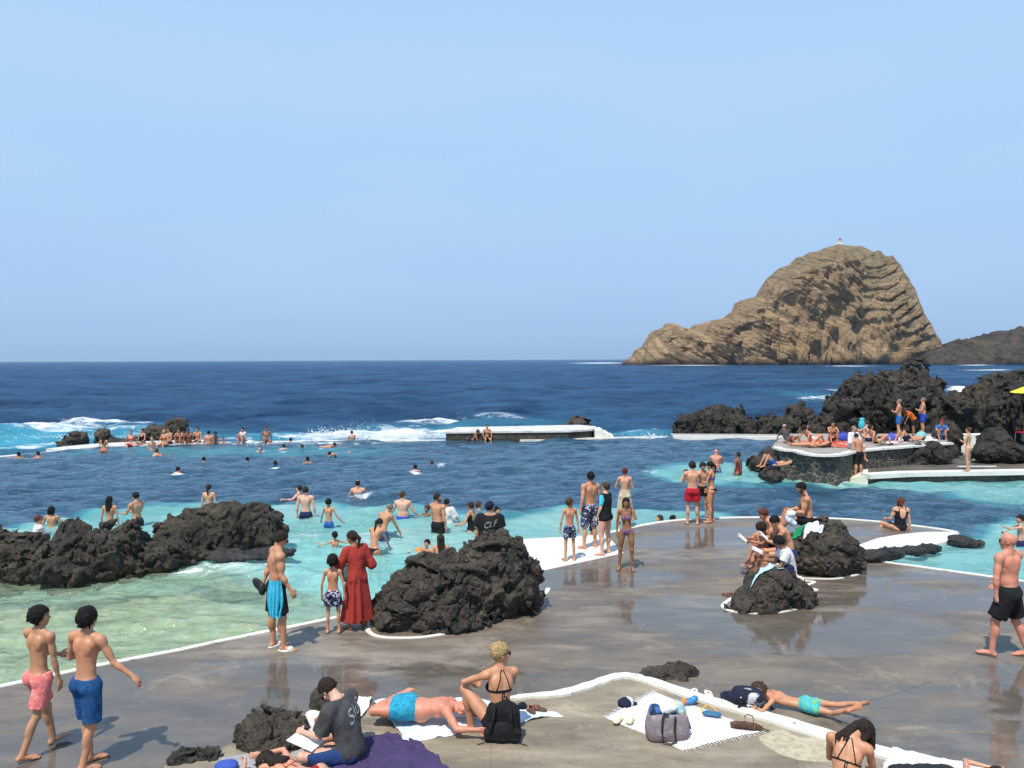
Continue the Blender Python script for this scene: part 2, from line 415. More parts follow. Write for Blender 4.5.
pose('hug_knees', pu=(0,-.12,1), cu=(0,.30,1), hu=(0,.25,1), tl=(-.1,.75,.72), tr=(.1,.75,.72), sl=(.02,.25,-1), sr=(-.02,.25,-1), fl=(-.1,1,-.15), fr=(.1,1,-.15), ul=(-.12,.8,-.45), ur=(.12,.8,-.45), al=(.45,.9,.1), ar=(-.45,.9,.1))
pose('lounge', pu=(0,-.75,.7), cu=(0,-.5,.85), hu=(0,-.2,1), tl=(-.1,.85,.55), tr=(.1,.8,.6), sl=(0,.45,-1), sr=(0,.5,-1), fl=(0,1,-.2), fr=(0,1,-.2), ul=(-.3,-.5,-.8), ur=(.3,-.5,-.8), al=(-.1,.0,-1), ar=(.1,0,-1))
pose('supine', pu=(0,-1,.02), cu=(0,-1,.04), hu=(0,-1,.1), hf=(0,.05,1), pf=(0,0,1), tl=(-.1,1,0), tr=(.1,1,0), sl=(-.02,1,0), sr=(.02,1,0), fl=(-.4,.5,1), fr=(.4,.5,1), ul=(-.35,1,-.1), ur=(.35,1,-.1), al=(-.1,1,0), ar=(.1,1,0))
pose('supine_knees', 'supine', tl=(-.1,.6,.8), tr=(.1,.65,.75), sl=(0,.45,-1), sr=(0,.5,-1), fl=(0,1,-.1), fr=(0,1,-.1))
pose('prone', pu=(0,1,0), cu=(0,1,.03), hu=(.1,1,.05), hf=(.8,.1,-.5), pf=(0,0,-1), tl=(-.1,-1,0), tr=(.1,-1,0), sl=(0,-1,.05), sr=(0,-1,.05), fl=(-.2,-1,-.15), fr=(.2,-1,-.15), ul=(-.8,.7,-.05), ur=(.8,.7,-.05), al=(.9,.75,0), ar=(-.9,.75,0))
SWAP = [('tl','tr'),('sl','sr'),('fl','fr'),('ul','ur'),('al','ar'),('hl','hr'),('nl','nr')]
def mirror(p):
    q = dict(p); f = lambda v: None if v is None else Vector((-v[0], v[1], v[2]))
    for a, b in SWAP: q[a], q[b] = f(p[b]), f(p[a])
    for a in ('pu','cu','hu','pf','cf','hf'): q[a] = f(p[a])
    return q

def skeleton(P, H, build):
    """joint positions, in metres; P is a pose, build holds width factors"""
    s = H/1.75; J = {}
    W = build['w']; hw = build['hip']; sw = build['sh']; child = build.get('child', 0); ls = 1-.07*child
    pf = P['pf']; pr, pF, pu = frame(P['pu'], pf); J['p'] = (pr, pF, pu)
    cf = P['cf'] if P['cf'] is not None else pf; c = frame(P['cu'], cf); J['c'] = c
    hf = P['hf'] if P['hf'] is not None else cf; h = frame(P['hu'], hf); J['h'] = h
    J['P'] = Vector((0,0,0)); J['W'] = pu*.12*s
    mid = (pu*.4+c[2]*.6).normalized(); J['C'] = J['W']+mid*.12*s+c[2]*.08*s
    J['N'] = J['C']+c[2]*.20*s
    hs = s*(1+.22*child)*build.get('head', 1.0); J['hs'] = hs
    J['H'] = J['N']+c[2]*.045*s+h[2]*.105*hs
    for sd, g in (('l', -1), ('r', 1)):
        hip = pr*(.092*hw*g*s)-pu*.03*s; J['hip'+sd] = hip
        k = hip+nv(P['t'+sd])*.435*s*ls; a = k+nv(P['s'+sd])*.415*s*ls; J['kn'+sd] = k; J['an'+sd] = a
        f = nv(P['f'+sd]); J['f'+sd] = f
        sh = J['C']+c[2]*.145*s+c[0]*(.178*sw*g*s)-c[1]*.005*s; J['sh'+sd] = sh
        e = sh+nv(P['u'+sd])*.285*s; w = e+nv(P['a'+sd])*.245*s; J['el'+sd] = e; J['wr'+sd] = w
        J['hd'+sd] = nv(P['h'+sd]) if P['h'+sd] is not None else nv(P['a'+sd])
    J['s'] = s
    return J

def body_field(J, P, build, vox):
    s = J['s']; W = build['w']*s; F = build.get('female', 0); belly = build.get('belly', 0); ch = build.get('child', 0); mu = build.get('mus', 1.0)
    pts = [J[k] for k in J if isinstance(J[k], Vector) and k not in ('fl','fr','hdl','hdr')]
    for sd in 'lr': pts += [J['an'+sd]+J['f'+sd]*.24*s, J['wr'+sd]+J['hd'+sd]*.2*s, J['H']+J['h'][2]*.3*s]
    A = np.array([list(p) for p in pts]); m = .24*s*max(1, build['w'])
    fd = Field(A.min(0)-m, A.max(0)+m, vox)
    pr, pF, pu = J['p']; cr, cF, cu = J['c']; hr, hF, hu = J['h']; Pc, Wc, C, N, H = J['P'], J['W'], J['C'], J['N'], J['H']
    hw = build['hip']; sw = build['sh']
    E = lambda c, M, r, k=.03, op='add': fd.ell(c, M, tuple(x for x in r), k*s, op)
    # trunk
    E(Pc-pu*.005*s, J['p'], (.155*W*hw, .105*W, .115*s))
    for g in (-1, 1): E(Pc+pr*.075*g*s*hw-pF*.045*s*(1+.15*F)-pu*.05*s, J['p'], (.083*W*hw, .082*W*(1+.08*F), .09*s), .035)
    wa = 1-.10*F
    mf = (pF+cF).normalized() if (pF+cF).length > .1 else pF; mu_ = (pu+cu).normalized(); mr = mf.cross(mu_).normalized()
    E(Wc+mu_*.01*s+mf*belly*.03*s, (mr, mf, mu_), (.128*W*wa*(1+belly*.25), .088*W*(1+belly*.45), .14*s), .05)
    if belly > .3: E(Wc+mf*.05*s, (mr, mf, mu_), (.115*W, .085*W*(1+belly*.5), .12*s), .05)
    E(C+cu*.0*s, J['c'], (.145*W*(1-.04*F), .100*W, .17*s), .05)
    E(C+cu*.095*s-cF*.012*s, J['c'], (.158*W*sw*(1-.03*F), .080*W, .085*s), .045)
    for g, sd in ((-1,'l'), (1,'r')):
        sh = J['sh'+sd]
        fd.cone(N-cu*.0*s, sh+cu*.012*s-cr*g*.02*s, .050*W, .046*W, .04*s)       # trapezius
        E(C+cr*g*.075*s*W/s-cF*.065*s+cu*.06*s, J['c'], (.055*W, .030*s, .075*s), .03)   # shoulder blade
        if F: E(C+cr*g*.073*s+cF*(.088+.01*(build['w']-1))*s-cu*.005*s, J['c'], (.057*W, .052*W, .056*W), .02)
        elif not ch: E(C+cr*g*.072*s+cF*.072*s+cu*.03*s, J['c'], (.072*W, .030*W*mu, .052*s), .025)
    fd.cone(N-cu*.03*s-cF*.005*s, H-hu*.03*J['hs']-hF*.018*s, .057*W*(1-.1*F-.1*ch), .050*W*(1-.1*F-.1*ch), .025*s)
    fd.cone(Pc-pF*.115*W+pu*.06*s, C-cF*.117*W+cu*.02*s, .010*s, .010*s, .03*s, 'sub')
    fd.cone(C-cF*.117*W+cu*.02*s, N-cF*.085*s-cu*.03*s, .009*s, .006*s, .03*s, 'sub')
    # legs
    for sd, g in (('l', -1), ('r', 1)):
        hip, kn, an, f = J['hip'+sd], J['kn'+sd], J['an'+sd], J['f'+sd]
        th = (kn-hip).normalized(); shn = (an-kn).normalized(); LW = W*(1+.06*F)*(1-.1*ch)
        fd.cone(hip+th*.03*s, kn, .083*LW, .051*LW, .03*s)
        fr = (f-shn*f.dot(shn)); fr = fr.normalized() if fr.length > .1 else pF
        side = fr.cross(-shn).normalized()
        tf = frame(-th, fr if abs(fr.dot(th)) < .9 else pF); E(hip.lerp(kn, .45)+tf[1]*.012*s, tf, (.070*LW, .072*LW, .17*s), .03)
        E(kn+(fr-th*0).normalized()*.010*s, (side, fr, -shn), (.046*LW, .047*LW, .050*s), .02)
        fd.cone(kn, an, .047*LW, .034*s*(1-.1*ch), .02*s)
        E(kn.lerp(an, .30)-fr*.022*s, (side, fr, -shn), (.050*LW, .048*LW*mu, .115*s), .02)
        fd.cone(kn.lerp(an, .4)+fr*.008*s, an, .035*LW, .030*s, .015*s)
        # foot
        fu = (-shn-f*(-shn).dot(f)); fu = fu.normalized() if fu.length > .1 else UPV; fs = f.cross(fu).normalized()
        heel = an-f*.035*s-fu*.042*s; ball = an+f*.125*s-fu*.052*s
        fd.cone(heel, an-fu*.01*s, .032*s, .030*s, .02*s)
        fd.ell(an+f*.055*s-fu*.038*s, (fs, f, fu), (.038*s, .10*s, .032*s), .02*s)
        fd.ell(ball, (fs, f, fu), (.046*s, .058*s, .021*s), .015*s)
        for i in range(5):
            o = (i-2)*.0175*s*g; tl = (.060, .058, .052, .044, .034)[i]*s
            b = ball-fs*o*1.0+f*.015*s-fu*.004*s
            # big toe on the inner side
            inner = -g; b = ball+fs*(inner*(.034-.0175*i))*s+f*.01*s-fu*.004*s
            fd.cone(b, b+f*tl-fu*.003*s, (.0125 if i == 0 else .009)*s, (.011 if i == 0 else .0075)*s, .004*s)
    # arms
    for sd, g in (('l', -1), ('r', 1)):
        sh, el, wr, hd = J['sh'+sd], J['el'+sd], J['wr'+sd], J['hd'+sd]
        AW = W*(1-.14*F)*(1-.14*ch); u = (el-sh).normalized(); a = (wr-el).normalized()
        fd.ell(sh+u*.01*s, frame(-u, cF), (.056*AW*mu, .058*AW*mu, .068*s), .03*s)
        fd.cone(sh, el, .046*AW, .035*AW, .03*s)
        fd.ell(sh.lerp(el, .55)+cF*.006*s, frame(-u, cF), (.042*AW*mu, .045*AW*mu, .085*s), .02*s)
        fd.cone(el, wr, .036*AW, .023*s*(1-.1*F), .012*s)
        fd.ell(el.lerp(wr, .26), frame(-a, cF), (.040*AW*mu, .037*AW*mu, .075*s), .012*s)
        # hand
        tn = P['n'+sd]
        tv = Vector(tn) if tn is not None else (cF*1.0+UPV*.35-cr*g*.2)
        t = tv-hd*tv.dot(hd); t = t.normalized() if t.length > .05 else hd.orthogonal().normalized()
        n = hd.cross(t)*(1 if g < 0 else -1)      # palm faces inward
        n = n.normalized()
        fd.cone(wr, wr+hd*.03*s, .022*s, .024*s, .01*s)
        fd.ell(wr+hd*.052*s, (t, n, hd), (.040*s, .0175*s, .050*s), .01*s)
        cu_ = P['curl']
        for i, (o, L) in enumerate(((.030,.072), (.010,.082), (-.010,.076), (-.029,.060))):
            b = wr+hd*(.090-.004*abs(i-1.2))*s+t*o*s; q1 = R(12+35*cu_); q2 = R(30+75*cu_)
            d0 = (hd+t*(.10-.07*i)*(1-cu_)).normalized(); d1 = (d0*math.cos(q1)+n*math.sin(q1)); d2 = (d0*math.cos(q2)+n*math.sin(q2))
            m = b+d1*L*.5*s; fd.cone(b-hd*.02*s, m, .0095*s, .0088*s, .004*s); fd.cone(m, m+d2*L*.5*s, .0086*s, .0072*s, .003*s)
        b = wr+hd*.022*s+t*.026*s; m = b+(hd*.6+t*.65+n*.35).normalized()*.042*s
        fd.cone(b, m, .0145*s, .0115*s, .008*s); fd.cone(m, m+(hd*.85+t*.2+n*.45).normalized()*.034*s, .011*s, .0085*s, .004*s)
    # head
    q = J['hs']; X = J['h']; hp = lambda x, y, z: H+hr*x*q+hF*y*q+hu*z*q
    fd.ell(hp(0,-.012,.028), X, (.076*q, .096*q, .093*q), .02*s)
    fd.ell(hp(0,.026,-.03), X, (.058*q, .066*q, .082*q), .025*s)
    fd.ell(hp(0,.055,-.088), X, (.028*q, .028*q, .024*q), .02*s)
    for g in (-1, 1):
        fd.ell(hp(g*.030,.092,.008), X, (.017*q, .012*q, .012*q), .01*q, 'sub')
        fd.ell(hp(g*.030,.079,.008), X, (.0125*q, .0125*q, .0115*q), .002*q)
        fd.cone(hp(g*.012,.090,.027), hp(g*.045,.078,.027), .008*q, .007*q, .01*q)
        fd.ell(hp(g*.045,.062,-.022), X, (.022*q, .02*q, .02*q), .015*q)
        fd.ell(hp(g*.0745,-.008,-.008), (hr*g+hF*-.35, hF, hu), (.008*q, .019*q, .031*q), .006*q)
    fd.cone(hp(0,.084,.012), hp(0,.104,-.024), .008*q, .0125*q, .008*q)
    fd.ell(hp(0,.086,-.053), X, (.023*q, .011*q, .0055*q), .004*q); fd.ell(hp(0,.085,-.064), X, (.020*q, .011*q, .006*q), .004*q)
    return fd

def in_frame(P, c, M):
    d = P-np.array(c, dtype=f32); return [d@np.array(v, dtype=f32) for v in M]

def garment(kind, B, J, P, build, opt):
    """fields for clothing; each follows the body field B"""
    s = J['s']; pr, pF, pu = J['p']; cr, cF, cu = J['c']; W = build['w']*s; hw = build['hip']
    if kind in ('trunks', 'shorts', 'kneeshorts', 'boxers'): B = B.sub([J['P'], J['W'], J['hipl'].lerp(J['knl'], opt.get('len', .9)), J['hipr'].lerp(J['knr'], opt.get('len', .9))], .22*s*max(1, build['w']))
    elif kind == 'bikini_bottom': B = B.sub([J['P']], .24*s*max(1, build['w'])*hw)
    elif kind == 'bikini_top': B = B.sub([J['C'], J['N']], .22*s*max(1, build['w']))
    elif kind == 'swimsuit': B = B.sub([J['C'], J['N'], J['P']], .23*s*max(1, build['w'])*hw)
    elif kind == 'skirt': B = B.sub([J['P'], J['anl'], J['anr']], .32*s*max(1, build['w']))
    else: B = B.sub([J['C'], J['N'], J['P'], J['ell'], J['elr']]+([J['wrl'], J['wrr']] if opt.get('sleeve', 0) > 1 else []), .23*s*max(1, build['w'])*hw)
    G_ = B.like()
    if kind in ('trunks', 'shorts', 'kneeshorts', 'boxers'):
        frac = opt.get('len', {'trunks': .50, 'shorts': .68, 'kneeshorts': .92, 'boxers': .33}[kind]); loose = opt.get('loose', {'boxers': .006}.get(kind, .020))*s
        top = opt.get('top', .065)
        G_.ell(Vector((0,0,0)), J['p'], (.155*W*hw+loose*.6, .105*W+loose*.7, .125*s), .03*s)
        for g in (-1, 1): G_.ell(pr*.075*g*s*hw-pF*.045*s-pu*.05*s, J['p'], (.083*W*hw+loose*.5, .082*W+loose*.6, .09*s), .03*s)
        G_.ell(J['W']-pu*.03*s, J['p'], (.128*W+loose*.3, .09*W+loose*.3, .10*s), .03*s)
        pt = B.pts(); cut = in_frame(pt, pu*top*s, J['p'])[2]
        G_.F = np.maximum(G_.F, cut)
        for sd in 'lr':
            hip, kn = J['hip'+sd], J['kn'+sd]; th = (kn-hip).normalized(); hem = hip.lerp(kn, frac); T = B.like()
            T.cone(hip+th*.02*s, hem+th*.08*s, .083*W+loose, (.083+(.051-.083)*frac)*W+loose*1.6+.005*s, 0)
            T.F = np.maximum(T.F, in_frame(pt, hem, (th, th, th))[0])
            h = np.maximum(.03*s-np.abs(G_.F-T.F), 0)/(.03*s); G_.F = np.minimum(G_.F, T.F)-h*h*.03*s*.25
            G_.F = np.maximum(G_.F, cut)
        k = 22/s; wr = fbm(pt.reshape(-1,3)*[k*.5, k*.5, k*.35], 2, 5).reshape(pt.shape[:3]) if B.v < .02 else 0
        near = np.maximum(np.minimum(G_.F, .0)*0, 0)
        G_.F = G_.F+wr*.009*s*min(1, loose/.015)
        # keep the skin inside
        leg = np.minimum(in_frame(pt, J['hipl'].lerp(J['knl'], frac), [(J['knl']-J['hipl']).normalized()]*3)[0], in_frame(pt, J['hipr'].lerp(J['knr'], frac), [(J['knr']-J['hipr']).normalized()]*3)[0])
        reg = np.maximum(G_.F-.03*s, cut); G_.F = np.minimum(G_.F, np.maximum(B.F-.005*s, np.maximum(reg, leg)))
        return G_
    pt = B.pts(); off = opt.get('off', .005)*s
    X, Y, Z = in_frame(pt, J['P'], J['p']); cx, cy, cz = in_frame(pt, J['C'], J['c'])
    shell = B.F-max(off, B.v*.35)
    legdist = 9.0
    for sd in 'lr':   # keep arms out of body wraps
        a, b, c = [np.array(J[k+sd], dtype=f32) for k in ('sh', 'el', 'wr')]
        for p0, p1, rr in ((a+(b-a)*.25, b, .058*s), (b, c+(c-b)*.7, .05*s)):
            ab = p1-p0; t = np.clip(((pt-p0)@ab)/float(ab@ab), 0, 1); legdist = np.minimum(legdist, np.sqrt(((pt-p0-t[..., None]*ab)**2).sum(-1))-rr)
    noarm = -legdist
    if kind == 'bikini_bottom':
        hi = opt.get('top', .035)*s
        legl = -(Z+.125*s)+.95*np.maximum(np.abs(X)-.02*s, 0)*opt.get('cut', 1.0)
        back = np.where(Y > 0, 0.02*s, 0)
        reg = np.maximum(np.maximum(Z-hi, legl+back-.0*s), np.abs(Z)-.16*s)
        G_.F = np.maximum(np.maximum(shell, reg), noarm); G_.F[np.abs(X) > .24*W*hw+.02] = 1; return G_
    if kind == 'bikini_top':
        zb = .0
        band = np.abs(cz-zb*s+.02*s)-.009*s*opt.get('band', 1.0)
        cup = np.where(cy > .02*s, np.sqrt(((np.abs(cx)-.073*s)/1.0)**2+(cz+.005*s)**2)-.062*s, .2)
        r = np.minimum(band, cup)
        st = opt.get('straps', 1)
        if st:
            line = np.abs(np.abs(cx)-(.075*s-(cz*.33 if st == 1 else -cz*.0)))-.007*s
            r = np.minimum(r, np.where(cz > -.02*s, np.maximum(line, cz-.2*s), .2))
        if st == 2:   # crossed back straps meeting at the neck
            pass
        tie = np.where(cy < 0, np.maximum(np.abs(np.abs(cx)-.010*s)-.006*s, np.abs(cz+.07*s)-.055*s), .2)
        if opt.get('tie'): r = np.minimum(r, tie)
        G_.F = np.maximum(np.maximum(shell, r), noarm); G_.F[np.abs(cx) > .22*W] = 1; return G_
    if kind in ('swimsuit', 'leotard'):
        legl = -(Z+.125*s)+.95*np.maximum(np.abs(X)-.02*s, 0)
        reg = np.maximum(legl, np.where(Z < .1*s, np.abs(Z)-.3*s, cz-.115*s))
        scoop = np.where(cy < -.0, np.sqrt((cx/.085)**2+((cz-.09*s)/(opt.get('scoop', .15)))**2)/s-1.0, 1)*.08*s
        neck = np.where(cy >= 0, np.sqrt((cx/.075)**2+((cz-.14*s)/.10)**2)/s-1.0, 1)*.08*s
        reg = np.maximum(reg, -scoop if opt.get('scoop', .15) > 0 else -1); reg = np.maximum(reg, -neck)
        strap = np.maximum(np.abs(np.abs(cx)-.095*s)-.014*s, np.maximum(-(cz-.05*s), cz-.25*s))
        reg = np.minimum(reg, strap)
        G_.F = np.maximum(np.maximum(shell, reg), noarm); G_.F[(np.abs(cx) > .23*W) & (Z > .1*s)] = 1; return G_
    if kind in ('tshirt', 'rashguard', 'dress', 'vest'):
        lo = .010 if kind == 'rashguard' else opt.get('loose', .020); lo *= s; hemz = opt.get('hem', -.09)*s
        mf = (pF+cF).normalized(); mu_ = (pu+cu).normalized(); mr = mf.cross(mu_).normalized(); bl = build.get('belly', 0)
        G_.ell(J['C']+cu*.05*s, J['c'], (.162*W+lo, .108*W+lo, .155*s+lo), .04*s)
        G_.ell(J['C']-cu*.02*s, J['c'], (.150*W+lo, .108*W+lo, .20*s), .05*s)
        G_.ell(J['W'], (mr, mf, mu_), (.142*W*(1+bl*.2)+lo, .104*W*(1+bl*.5)+lo, .19*s), .06*s)
        G_.ell(Vector((0,0,0))-pu*.02*s, J['p'], (.158*W*hw+lo, .122*W+lo, .15*s), .05*s)
        if kind == 'dress' or opt.get('skirt'):
            pass
        sl = opt.get('sleeve', .62)
        for sd, g in (('l',-1),('r',1)):
            sh, el, wr = J['sh'+sd], J['el'+sd], J['wr'+sd]; u = (el-sh).normalized()
            G_.cone(J['N']-cu*.01*s, sh-cr*g*.01*s, .052*W+lo*.6, .052*W+lo*.6, .04*s)
            if sl > 0:
                e = sh.lerp(el, min(sl, 1)); T = B.like(); T.cone(sh, e+u*.06*s, .056*W+lo*.8, .050*W+lo*1.4, 0)
                if sl > 1.001: T.cone(el, el.lerp(wr, sl-1), .045*W+lo, .034*W+lo, .02*s)
                else: T.F = np.maximum(T.F, in_frame(pt, e, [u]*3)[0])
                kk = .03*s; h = np.maximum(kk-np.abs(G_.F-T.F), 0)/kk; G_.F = np.minimum(G_.F, T.F)-h*h*kk*.25
        cut = np.maximum(-(Z-hemz), cz-(.205*s+np.maximum(np.abs(cx)-.05*s, 0)*.3))
        hole = np.sqrt(cx**2+(cy-.01*s)**2)-.066*s
        cut = np.maximum(cut, np.where(cz > .16*s, -hole, -1))
        if B.v < .02: G_.F = G_.F+fbm(pt.reshape(-1,3)*[9/s,9/s,6/s], 3, 11).reshape(pt.shape[:3])*.012*s*(lo/.02)
        reg = np.maximum(cut, G_.F-.05*s)
        arm = -9.0
        G_.F = np.maximum(G_.F, cut); 
        body_in = np.maximum(np.maximum(B.F-.006*s, reg), noarm); G_.F = np.minimum(G_.F, body_in)
        return G_
    if kind == 'skirt':   # hangs from waist to length L (fraction to ankle) in pelvis frame
        L = opt.get('len', .8)*s; r0 = (.135*W+.01*s); r1 = opt.get('r', .25)*s; z0 = opt.get('top', .14)*s
        lean = Vector(opt.get('lean', (0,0,0)))*s
        # world-down skirt
        z = pt[..., 2]; zt = z0; t = np.clip((zt-z)/L, 0, 1)
        c = J['P']; x = pt[..., 0]-c.x-lean.x*t; y = pt[..., 1]-c.y-lean.y*t
        ang = np.arctan2(y, x); fold = (.010+.03*t)*s*np.sin(ang*opt.get('folds', 9)+1.3*np.sin(ang*3))
        rr = np.where(t < .25, r0+(.175*W*hw-r0)*sstep(0,.25,t)+.01*s, .175*W*hw+.01*s+(r1-.175*W*hw)*((t-.25)/.75))+fold
        d = (np.sqrt(x**2+(y*1.25)**2)-rr)*.85
        d = np.maximum(d, np.maximum(z-zt, (zt-L)-z)); G_.F = d.astype(f32)
        reg = np.maximum(z-zt, (zt-L)-z); G_.F = np.minimum(G_.F, np.maximum(np.maximum(B.F-.008*s, reg), noarm)); return G_
    raise ValueError(kind)

def hair_field(kind, B, J, P, fine=False):
    q = J['hs']; s = J['s']; hr, hF, hu = J['h']; H = J['H']; X = J['h']; B = B.sub([J['H'], J['C']], .26*s) if kind in ('long', 'side', 'pony') else B.sub([J['H']], .2*q+.03); G_ = B.like(); hp = lambda x, y, z: H+hr*x*q+hF*y*q+hu*z*q
    vol = {'short': .010, 'buzz': .003, 'curly': .022, 'mop': .020, 'long': .014, 'bun': .010, 'pony': .010, 'bob': .018, 'cap': .006, 'side': .006}[kind]
    vol = max(vol, B.v*.35)
    G_.ell(hp(0,-.014,.030), X, ((.078+vol)*q, (.098+vol)*q, (.094+vol)*q), 0)
    sl, pt = G_.win(np.array(H)-.45*s, np.array(H)+.3*s)
    F = G_.F[sl]; hx, hy, hz = in_frame(pt, H, X); hx, hy, hz = hx/q, hy/q, hz/q
    if kind in ('curly', 'mop', 'bob'): zc = np.interp(hy, [-.1,-.02,.03,.06,.10], [-.095,-.06,-.02,.055,.05])
    elif kind in ('long',): zc = np.interp(hy, [-.1,-.0,.03,.09], [-.13,-.08,.0,.062])
    elif kind == 'cap': zc = np.interp(hy, [-.1,-.03,.03,.12], [.005,.015,.03,.045])
    else: zc = np.interp(hy, [-.1,-.03,.0,.02,.06,.09], [-.075,-.05,-.01,.01,.045,.068])
    amp = {'short': .006, 'buzz': .001, 'curly': .016, 'mop': .010, 'cap': 0}.get(kind, .005)
    nz = fbm(pt.reshape(-1,3)*(60 if kind == 'curly' else 38), 2, 3).reshape(F.shape) if B.v < .016 else 0
    G_.F[sl] = np.maximum(F+nz*amp*q, (zc-hz)*q)
    if kind in ('short', 'mop', 'curly', 'bob', 'long', 'pony') and B.v < .018:
        rr = np.random.default_rng(int(abs(H.x*997)+abs(H.y*771)+q*5000) % 9999); n = {'mop': 90, 'curly': 80, 'short': 60}.get(kind, 40); rad = {'mop': .014, 'curly': .022, 'short': .009}.get(kind, .011)
        for it in range(int(n*1.7)):
            th = rr.uniform(-math.pi, math.pi); el = rr.uniform(-.25, 1.35) if it < n else rr.uniform(-.75, .1); dx, dy, dz = math.cos(el)*math.sin(th), math.cos(el)*math.cos(th), math.sin(el)
            if dy > .45 and el < .75: continue
            if it >= n and (dy > -.05 or kind == 'short' and dz < -.45): continue
            px_, py_, pz = dx*(.075+vol*.7), -.012+dy*(.092+vol*.6), .028+dz*(.092+vol*.75)
            if kind == 'curly': ox, oy, oz = rr.normal(0,.014), rr.normal(0,.014), rr.normal(0,.014)
            else: ox, oy, oz = dx*.004+rr.normal(0,.010), dy*.004+rr.normal(0,.010), -.026*(1-dz*.7)+rr.normal(0,.006)
            G_.cone(hp(px_, py_, pz), hp(px_+ox, py_+oy, pz+oz), rad*q, rad*.55*q, .006*q)
    if kind == 'cap':
        G_.ell(hp(0,.115,.045), (hr, (hF-hu*.15).normalized(), (hu+hF*.15).normalized()), (.062*q, .062*q, max(.007*q, B.v*.6)), .01*q)
        G_.cone(hp(0,-.014,.128), hp(0,-.014,.134), .008*q, .007*q, .004)
        return G_
    back = J['C']-J['c'][1]*.105*s*1.0
    if kind == 'long':
        for g in (-1, 0, 1):
            a = hp(g*.045,-.055,-.02); b = J['N']-J['c'][1]*.065*s+J['c'][0]*g*.05*s; c = back+J['c'][0]*g*.045*s+J['c'][2]*.06*s-J['c'][1]*.012*s
            G_.cone(a, b, .050*q, .042*s, .02*s); G_.cone(b, c, .042*s, .020*s, .02*s)
    if kind == 'pony':
        a = hp(0,-.10,.03); b = hp(0,-.135,-.06); c = J['N']-J['c'][1]*.10*s-J['c'][2]*.08*s
        G_.cone(a, b, .030*q, .032*q, .02*s); G_.cone(b, c, .032*q, .014*q, .015*s)
    if kind == 'bun': G_.ell(hp(0,-.095,.075), X, (.040*q, .036*q, .038*q), .012*s)
    if kind == 'bob':
        for g in (-1, 0, 1): G_.cone(hp(g*.055,-.04,.0), hp(g*.058,-.045,-.085), .045*q, .040*q, .02*s)
    if kind == 'side':   # long wet hair falling forward and to one side
        for g in (-.7, 0, .8):
            a = hp(.035*g,-.03,.08); b = hp(.09*g+.03,.02,-.07); c = b+Vector((.02*g,.03,-.16*s)); G_.cone(a, b, .045*q, .030*q, .02*s); G_.cone(b, c, .028*q, .008*q, .012*s)
        rr = np.random.default_rng(8)
        for i in range(16):
            a = hp(rr.uniform(-.02,.06), rr.uniform(-.09,-.03), rr.uniform(-.02,.09)); b = a+Vector((rr.uniform(.0,.07), rr.uniform(-.02,.03), -.10*s)); c = b+Vector((rr.uniform(-.01,.03), rr.uniform(-.01,.02), -rr.uniform(.06,.16)*s))
            G_.cone(a, b, .022*q, .015*q, .01*s); G_.cone(b, c, .015*q, .006*q, .006*s)
        for i in range(7):
            a = hp(rr.uniform(-.06,.0), rr.uniform(-.09,-.05), rr.uniform(-.06,.02)); b = J['N'].lerp(J['shl'], rr.uniform(.1,.75))-J['c'][1]*.062*s+J['c'][2]*.02*s; c = b-J['c'][2]*rr.uniform(.03,.12)*s-J['c'][1]*.012*s
            G_.cone(a, b, .020*q, .011*q, .01*s); G_.cone(b, c, .011*q, .004*q, .004*s)
    return G_

BUILD = {
 'man': dict(w=1.0, hip=1.0, sh=1.06, mus=1.05), 'slim': dict(w=.90, hip=.97, sh=1.0), 'boy': dict(w=.84, hip=.92, sh=.92, child=.55, mus=.9),
 'kid': dict(w=.84, hip=.92, sh=.88, child=1.0, mus=.88), 'woman': dict(w=.92, hip=1.10, sh=.94, female=1, mus=.9), 'girl': dict(w=.82, hip=1.02, sh=.9, female=.5, mus=.88),
 'big': dict(w=1.15, hip=1.0, sh=1.05, belly=.8), 'stout': dict(w=1.14, hip=1.12, sh=.98, female=1, belly=.25), 'old': dict(w=1.08, hip=1.0, sh=1.02, belly=.55), 'strong': dict(w=1.10, hip=.96, sh=1.10, mus=1.18)}
CLOTHN = {'trunks': 'swim_trunks', 'shorts': 'swim_shorts', 'kneeshorts': 'swim_shorts', 'boxers': 'swim_trunks', 'bikini_bottom': 'bikini_bottom', 'bikini_top': 'bikini_top',
          'swimsuit': 'swimsuit', 'tshirt': 't_shirt', 'rashguard': 'rash_guard', 'dress': 'dress_top', 'vest': 'vest', 'skirt': 'skirt'}
NPEOPLE = []
